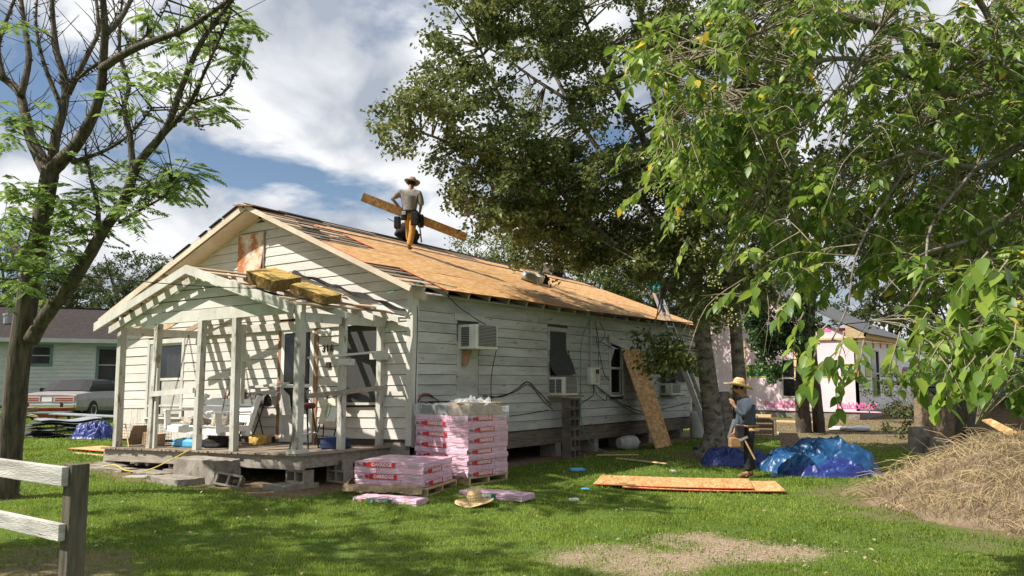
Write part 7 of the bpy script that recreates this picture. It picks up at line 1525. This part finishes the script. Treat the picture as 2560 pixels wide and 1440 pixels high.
def person(lab, loc, rz, K, shirt, trousers, shoe, sleeve=1.0, hair=True, skinm='skin'):
    # K: joint name -> local point (x right, y away from the viewer, z up)
    s = empty('person', lab, 'person', loc, rz); P = {k: Vector(v) for k, v in K.items()}
    J = [P['pelvis'], P['spine'], P['chest'], P['neck0'], P['neck'], P['head'], P['crown']]; E = [(i, i + 1) for i in range(6)]; Rr = [(.085, .07), (.08, .065), (.09, .07), (.06, .055), .05, (.078, .092), (.062, .075)]
    for sd_ in ('l', 'r'):
        for ch, root_, rr in ((('shoulder', 'elbow', 'wrist'), 2, (.045, .038, .028)), (('hip', 'knee', 'ankle', 'toe'), 0, (.06, .048, .038, .030))):
            prev = root_
            for nm, r in zip(ch, rr): J.append(P[nm + '_' + sd_]); E.append((prev, len(J) - 1)); Rr.append(r); prev = len(J) - 1
            if ch[0] == 'shoulder': hand_chain(J, E, Rr, prev, P['wrist_' + sd_], P['hand_' + sd_] - P['wrist_' + sd_], K.get('curl_' + sd_, (0, .5, -.5)))
    face = P['face'] if 'face' in P else Vector((0, 1, 0)); h_ = P['head']; J.append(h_ + face.normalized() * .085 + Vector((0, 0, -.015))); E.append((5, len(J) - 1)); Rr.append(.022)
    body = skin('body', J, E, Rr, skinm, s)
    fn_ = face.normalized(); sdv = fn_.cross(Vector((0, 0, 1))).normalized()
    q = MB()
    for sg in (-1, 1): q.lathe([(.001, -.012), (.010, -.006), (.012, 0), (.010, .006), (.001, .012)], 8, tuple(h_ + fn_ * .082 + sdv * sg * .032 + Vector((0, 0, .018))))
    q.build('eyes', MAT['hair'], s); q = MB().obox(h_ + fn_ * .093 + Vector((0, 0, -.052)), sdv, fn_, (0, 0, 1), .045, .012, .010).build('mouth', MAT['leather'], s)
    q = MB()
    for sg in (-1, 1): q.lathe([(.001, -.028), (.016, -.016), (.018, 0), (.014, .018), (.001, .028)], 8, tuple(h_ + sdv * sg * .085 + Vector((0, 0, -.005))), sx=.6)
    q.build('ears', MAT[skinm], s)
    if hair: 
        q = MB(); q.lathe([(.070, -.03), (.092, .01), (.095, .05), (.08, .09), (.04, .115), (.001, .12)], 14, tuple(h_ - fn_ * .012 + Vector((0, 0, .005)))); q.build('hair', MAT['hair'], s, smooth=True)
    # shirt
    J2 = [P['hem'], P['spine'], P['chest'], P['neck0']]; E2 = [(0, 1), (1, 2), (2, 3)]; R2 = [(.185, .15), (.18, .145), (.19, .15), (.10, .09)]
    for sd_ in ('l', 'r'):
        J2.append(P['shoulder_' + sd_]); E2.append((2, len(J2) - 1)); R2.append(.095); J2.append(P['elbow_' + sd_]); E2.append((len(J2) - 2, len(J2) - 1)); R2.append(.070)
        if sleeve > 0: J2.append(P['elbow_' + sd_].lerp(P['wrist_' + sd_], sleeve)); E2.append((len(J2) - 2, len(J2) - 1)); R2.append(.052)
        else: J2[-1] = P['shoulder_' + sd_].lerp(P['elbow_' + sd_], .85); R2[-1] = .068
    skin('shirt', J2, E2, R2, shirt, s, root=1)
    J3 = [P['pelvis'] + Vector((0, 0, .05)), P['pelvis']]; E3 = [(0, 1)]; R3 = [(.145, .115), (.145, .12)]
    for sd_ in ('l', 'r'):
        J3.append(P['hip_' + sd_]); E3.append((1, len(J3) - 1)); R3.append(.102); J3.append(P['knee_' + sd_]); E3.append((len(J3) - 2, len(J3) - 1)); R3.append(.078); m_ = P['knee_' + sd_].lerp(P['ankle_' + sd_], .55); J3.append(m_); E3.append((len(J3) - 2, len(J3) - 1)); R3.append(.072); J3.append(P['ankle_' + sd_] + Vector((0, 0, .02))); E3.append((len(J3) - 2, len(J3) - 1)); R3.append(.066)
    skin('trousers', J3, E3, R3, trousers, s, root=0)
    for sd_ in ('l', 'r'):
        a, t_ = P['ankle_' + sd_], P['toe_' + sd_]; d = (t_ - a); d.z = 0; d.normalize(); g = t_.z - .035
        skin('shoe', [a + Vector((0, 0, .02)), Vector((a.x, a.y, g + .05)), Vector((a.x, a.y, g + .05)) - d * .04, Vector((t_.x, t_.y, g + .042))], [(0, 1), (1, 2), (1, 3)], [.052, .055, .048, .045], shoe, s, root=1)
    return s, P
# man on the roof, seen from behind
foot = Vector(RPt(0.349, 2.64, 0.016))
K = dict(pelvis=(.01, 0, .84), spine=(0, .0, 1.02), chest=(0, .01, 1.20), neck0=(.0, .03, 1.33), neck=(.01, .05, 1.39), head=(.03, .09, 1.49), crown=(.035, .10, 1.55), hem=(.0, 0, .84), shoulder_l=(-.20, .01, 1.30), elbow_l=(-.37, -.06, 1.13), wrist_l=(-.23, .10, .97), hand_l=(-.18, .16, .95), shoulder_r=(.20, .01, 1.28), elbow_r=(.25, -.02, 1.02), wrist_r=(.20, .14, .85), hand_r=(.17, .20, .82), hip_l=(-.085, 0, .80), knee_l=(-.03, .17, .52), ankle_l=(-.03, .20, .22), toe_l=(-.02, .36, .20), hip_r=(.095, 0, .80), knee_r=(.055, .02, .45), ankle_r=(.0, -.01, .085), toe_r=(.02, .15, .075), face=(.35, 1, -.25))
s, P = person('roof worker in grey shirt, tan trousers and brown hat, carrying a long board', foot, R(YAW), K, 'grey_shirt', 'tan_trousers', 'boot', sleeve=.15)
hat('hat', None, tuple(P['head'] + Vector((.0, -.005, .035))), (R(-14), R(8), 0), .175, .125, .092, matn='hat_brown', parent=s, band=False, curl=.02)
tb = MB().tube([(.165 * math.cos(R(a)), .14 * math.sin(R(a)), .86) for a in range(0, 361, 20)], .024, 6, cap=False).build('tool_belt', MAT['black_cloth'], s)
for (x, y, z, sx, sy, sz3, m_) in ((-.10, -.17, .74, .13, .07, .20, 'black_cloth'), (.13, -.16, .68, .17, .08, .30, 'black_cloth'), (-.26, .0, .62, .14, .16, .26, 'black_cloth'), (.24, .02, .66, .12, .16, .28, 'black_cloth'), (-.10, -.212, .79, .09, .02, .08, 'galv')):
    MB().box(x - sx/2, x + sx/2, y - sy/2, y + sy/2, z - sz3/2, z + sz3/2).build('tool_pouch', MAT[m_], tb, bevel=.025)
MB().tube([(-.30, -.05, .62), (-.46, -.08, .70)], .008, 6).build('tool_handle', MAT['dark_metal'], tb); MB().tube([(.22, -.08, .60), (.27, -.06, .18)], .016, 8).build('hammer_handle', MAT['boot'], tb)
a_, c_ = at(905, 492, 17.45), at(1166, 594, 17.9); dvec = (c_ - a_).normalized(); b = MB(); nrm = (_h - dvec * _h.dot(dvec)).normalized(); upb = nrm.cross(dvec); b.obox((a_ + c_) / 2, dvec, nrm, upb, (c_ - a_).length, .018, .19); o = b.build('carried_board', MAT['osb']); tag(o, 'long strand board strip carried by the roof worker', 'board')
# standing worker with the straw hat, seen from the side
wl = Vector((4.20, 4.14, gz(4.2, 4.14)))
K = dict(pelvis=(.03, 0, .92), spine=(.03, 0, 1.10), chest=(.02, 0, 1.28), neck0=(-.02, 0, 1.41), neck=(-.06, 0, 1.47), head=(-.11, 0, 1.565), crown=(-.11, 0, 1.63), hem=(.04, 0, .86), shoulder_l=(.0, .18, 1.34), elbow_l=(-.02, .22, 1.06), wrist_l=(-.13, .16, .82), hand_l=(-.16, .15, .75), shoulder_r=(.0, -.18, 1.34), elbow_r=(-.08, -.24, 1.07), wrist_r=(-.20, -.14, 1.24), hand_r=(-.22, -.09, 1.32), hip_l=(.05, .09, .88), knee_l=(.06, .10, .48), ankle_l=(.10, .10, .09), toe_l=(-.06, .11, .04), hip_r=(.03, -.09, .88), knee_r=(.0, -.10, .48), ankle_r=(-.01, -.11, .09), toe_r=(-.17, -.12, .04), face=(-1, 0, -.25), curl_r=(-.3, .6, .3))
s, P = person('worker in straw hat and blue-grey shirt standing beside the pale tree trunk', wl, R(YAW), K, 'blue_shirt', 'black_cloth', 'boot', sleeve=.95); s.scale = (1.12, 1.08, 1.0)
hat('straw_hat', None, tuple(P['head'] + Vector((.01, 0, .035))), (R(0), R(14), 0), .235, .15, .098, matn='straw', parent=s, curl=-.02)
tb = MB().tube([(.03 + .165 * math.cos(R(a)), .15 * math.sin(R(a)), .90) for a in range(0, 361, 20)], .022, 6, cap=False).build('tool_belt', MAT['leather'], s)
for (x, y, z, sx, sy, sz3, m_) in ((-.14, -.16, .80, .14, .10, .24, 'black_cloth'), (-.22, -.14, .62, .18, .14, .18, 'leather'), (.08, -.19, .84, .16, .03, .05, 'straw')): MB().box(x - sx/2, x + sx/2, y - sy/2, y + sy/2, z - sz3/2, z + sz3/2).build('tool_pouch', MAT[m_], tb, bevel=.025)
MB().tube([(-.08, -.22, .66), (.06, -.24, .34)], .014, 8).build('hammer_handle', MAT['wood_handle'], tb); MB().obox((-.10, -.22, .69), (1, 0, .5), (0, 1, 0), (-.5, 0, 1), .14, .03, .035).build('hammer_head', MAT['galv'], tb); MB().obox((-.27, -.14, .86), (.3, 0, 1), (0, 1, 0), (1, 0, -.3), .34, .004, .035).build('saw_blade', MAT['galv'], tb)
# worker at the head of the ladder
fl = Vector(RPt(0.93, 9.75, 0.016))
K = dict(pelvis=(.02, .0, .80), spine=(-.03, 0, .96), chest=(-.12, 0, 1.10), neck0=(-.20, 0, 1.20), neck=(-.24, 0, 1.25), head=(-.31, 0, 1.32), crown=(-.34, 0, 1.38), hem=(.01, 0, .76), shoulder_l=(-.13, .17, 1.14), elbow_l=(-.28, .18, .92), wrist_l=(-.42, .12, .76), hand_l=(-.46, .11, .71), shoulder_r=(-.13, -.17, 1.14), elbow_r=(-.20, -.20, .88), wrist_r=(-.27, -.16, .64), hand_r=(-.29, -.15, .58), hip_l=(.03, .09, .76), knee_l=(-.02, .12, .42), ankle_l=(.06, .12, .09), toe_l=(-.08, .13, .05), hip_r=(.02, -.09, .76), knee_r=(-.04, -.10, .42), ankle_r=(.03, -.11, .09), toe_r=(-.12, -.12, .05), face=(-1, 0, -.8))
s, P = person('worker in teal shirt and dark jeans holding the head of the ladder', fl, R(YAW), K, 'teal_shirt', 'denim', 'boot', sleeve=.9)
hat('hat', None, tuple(P['head'] + Vector((.0, 0, .04))), (0, R(-24), 0), .12, .11, .094, matn='navy', parent=s, band=False, curl=.0)
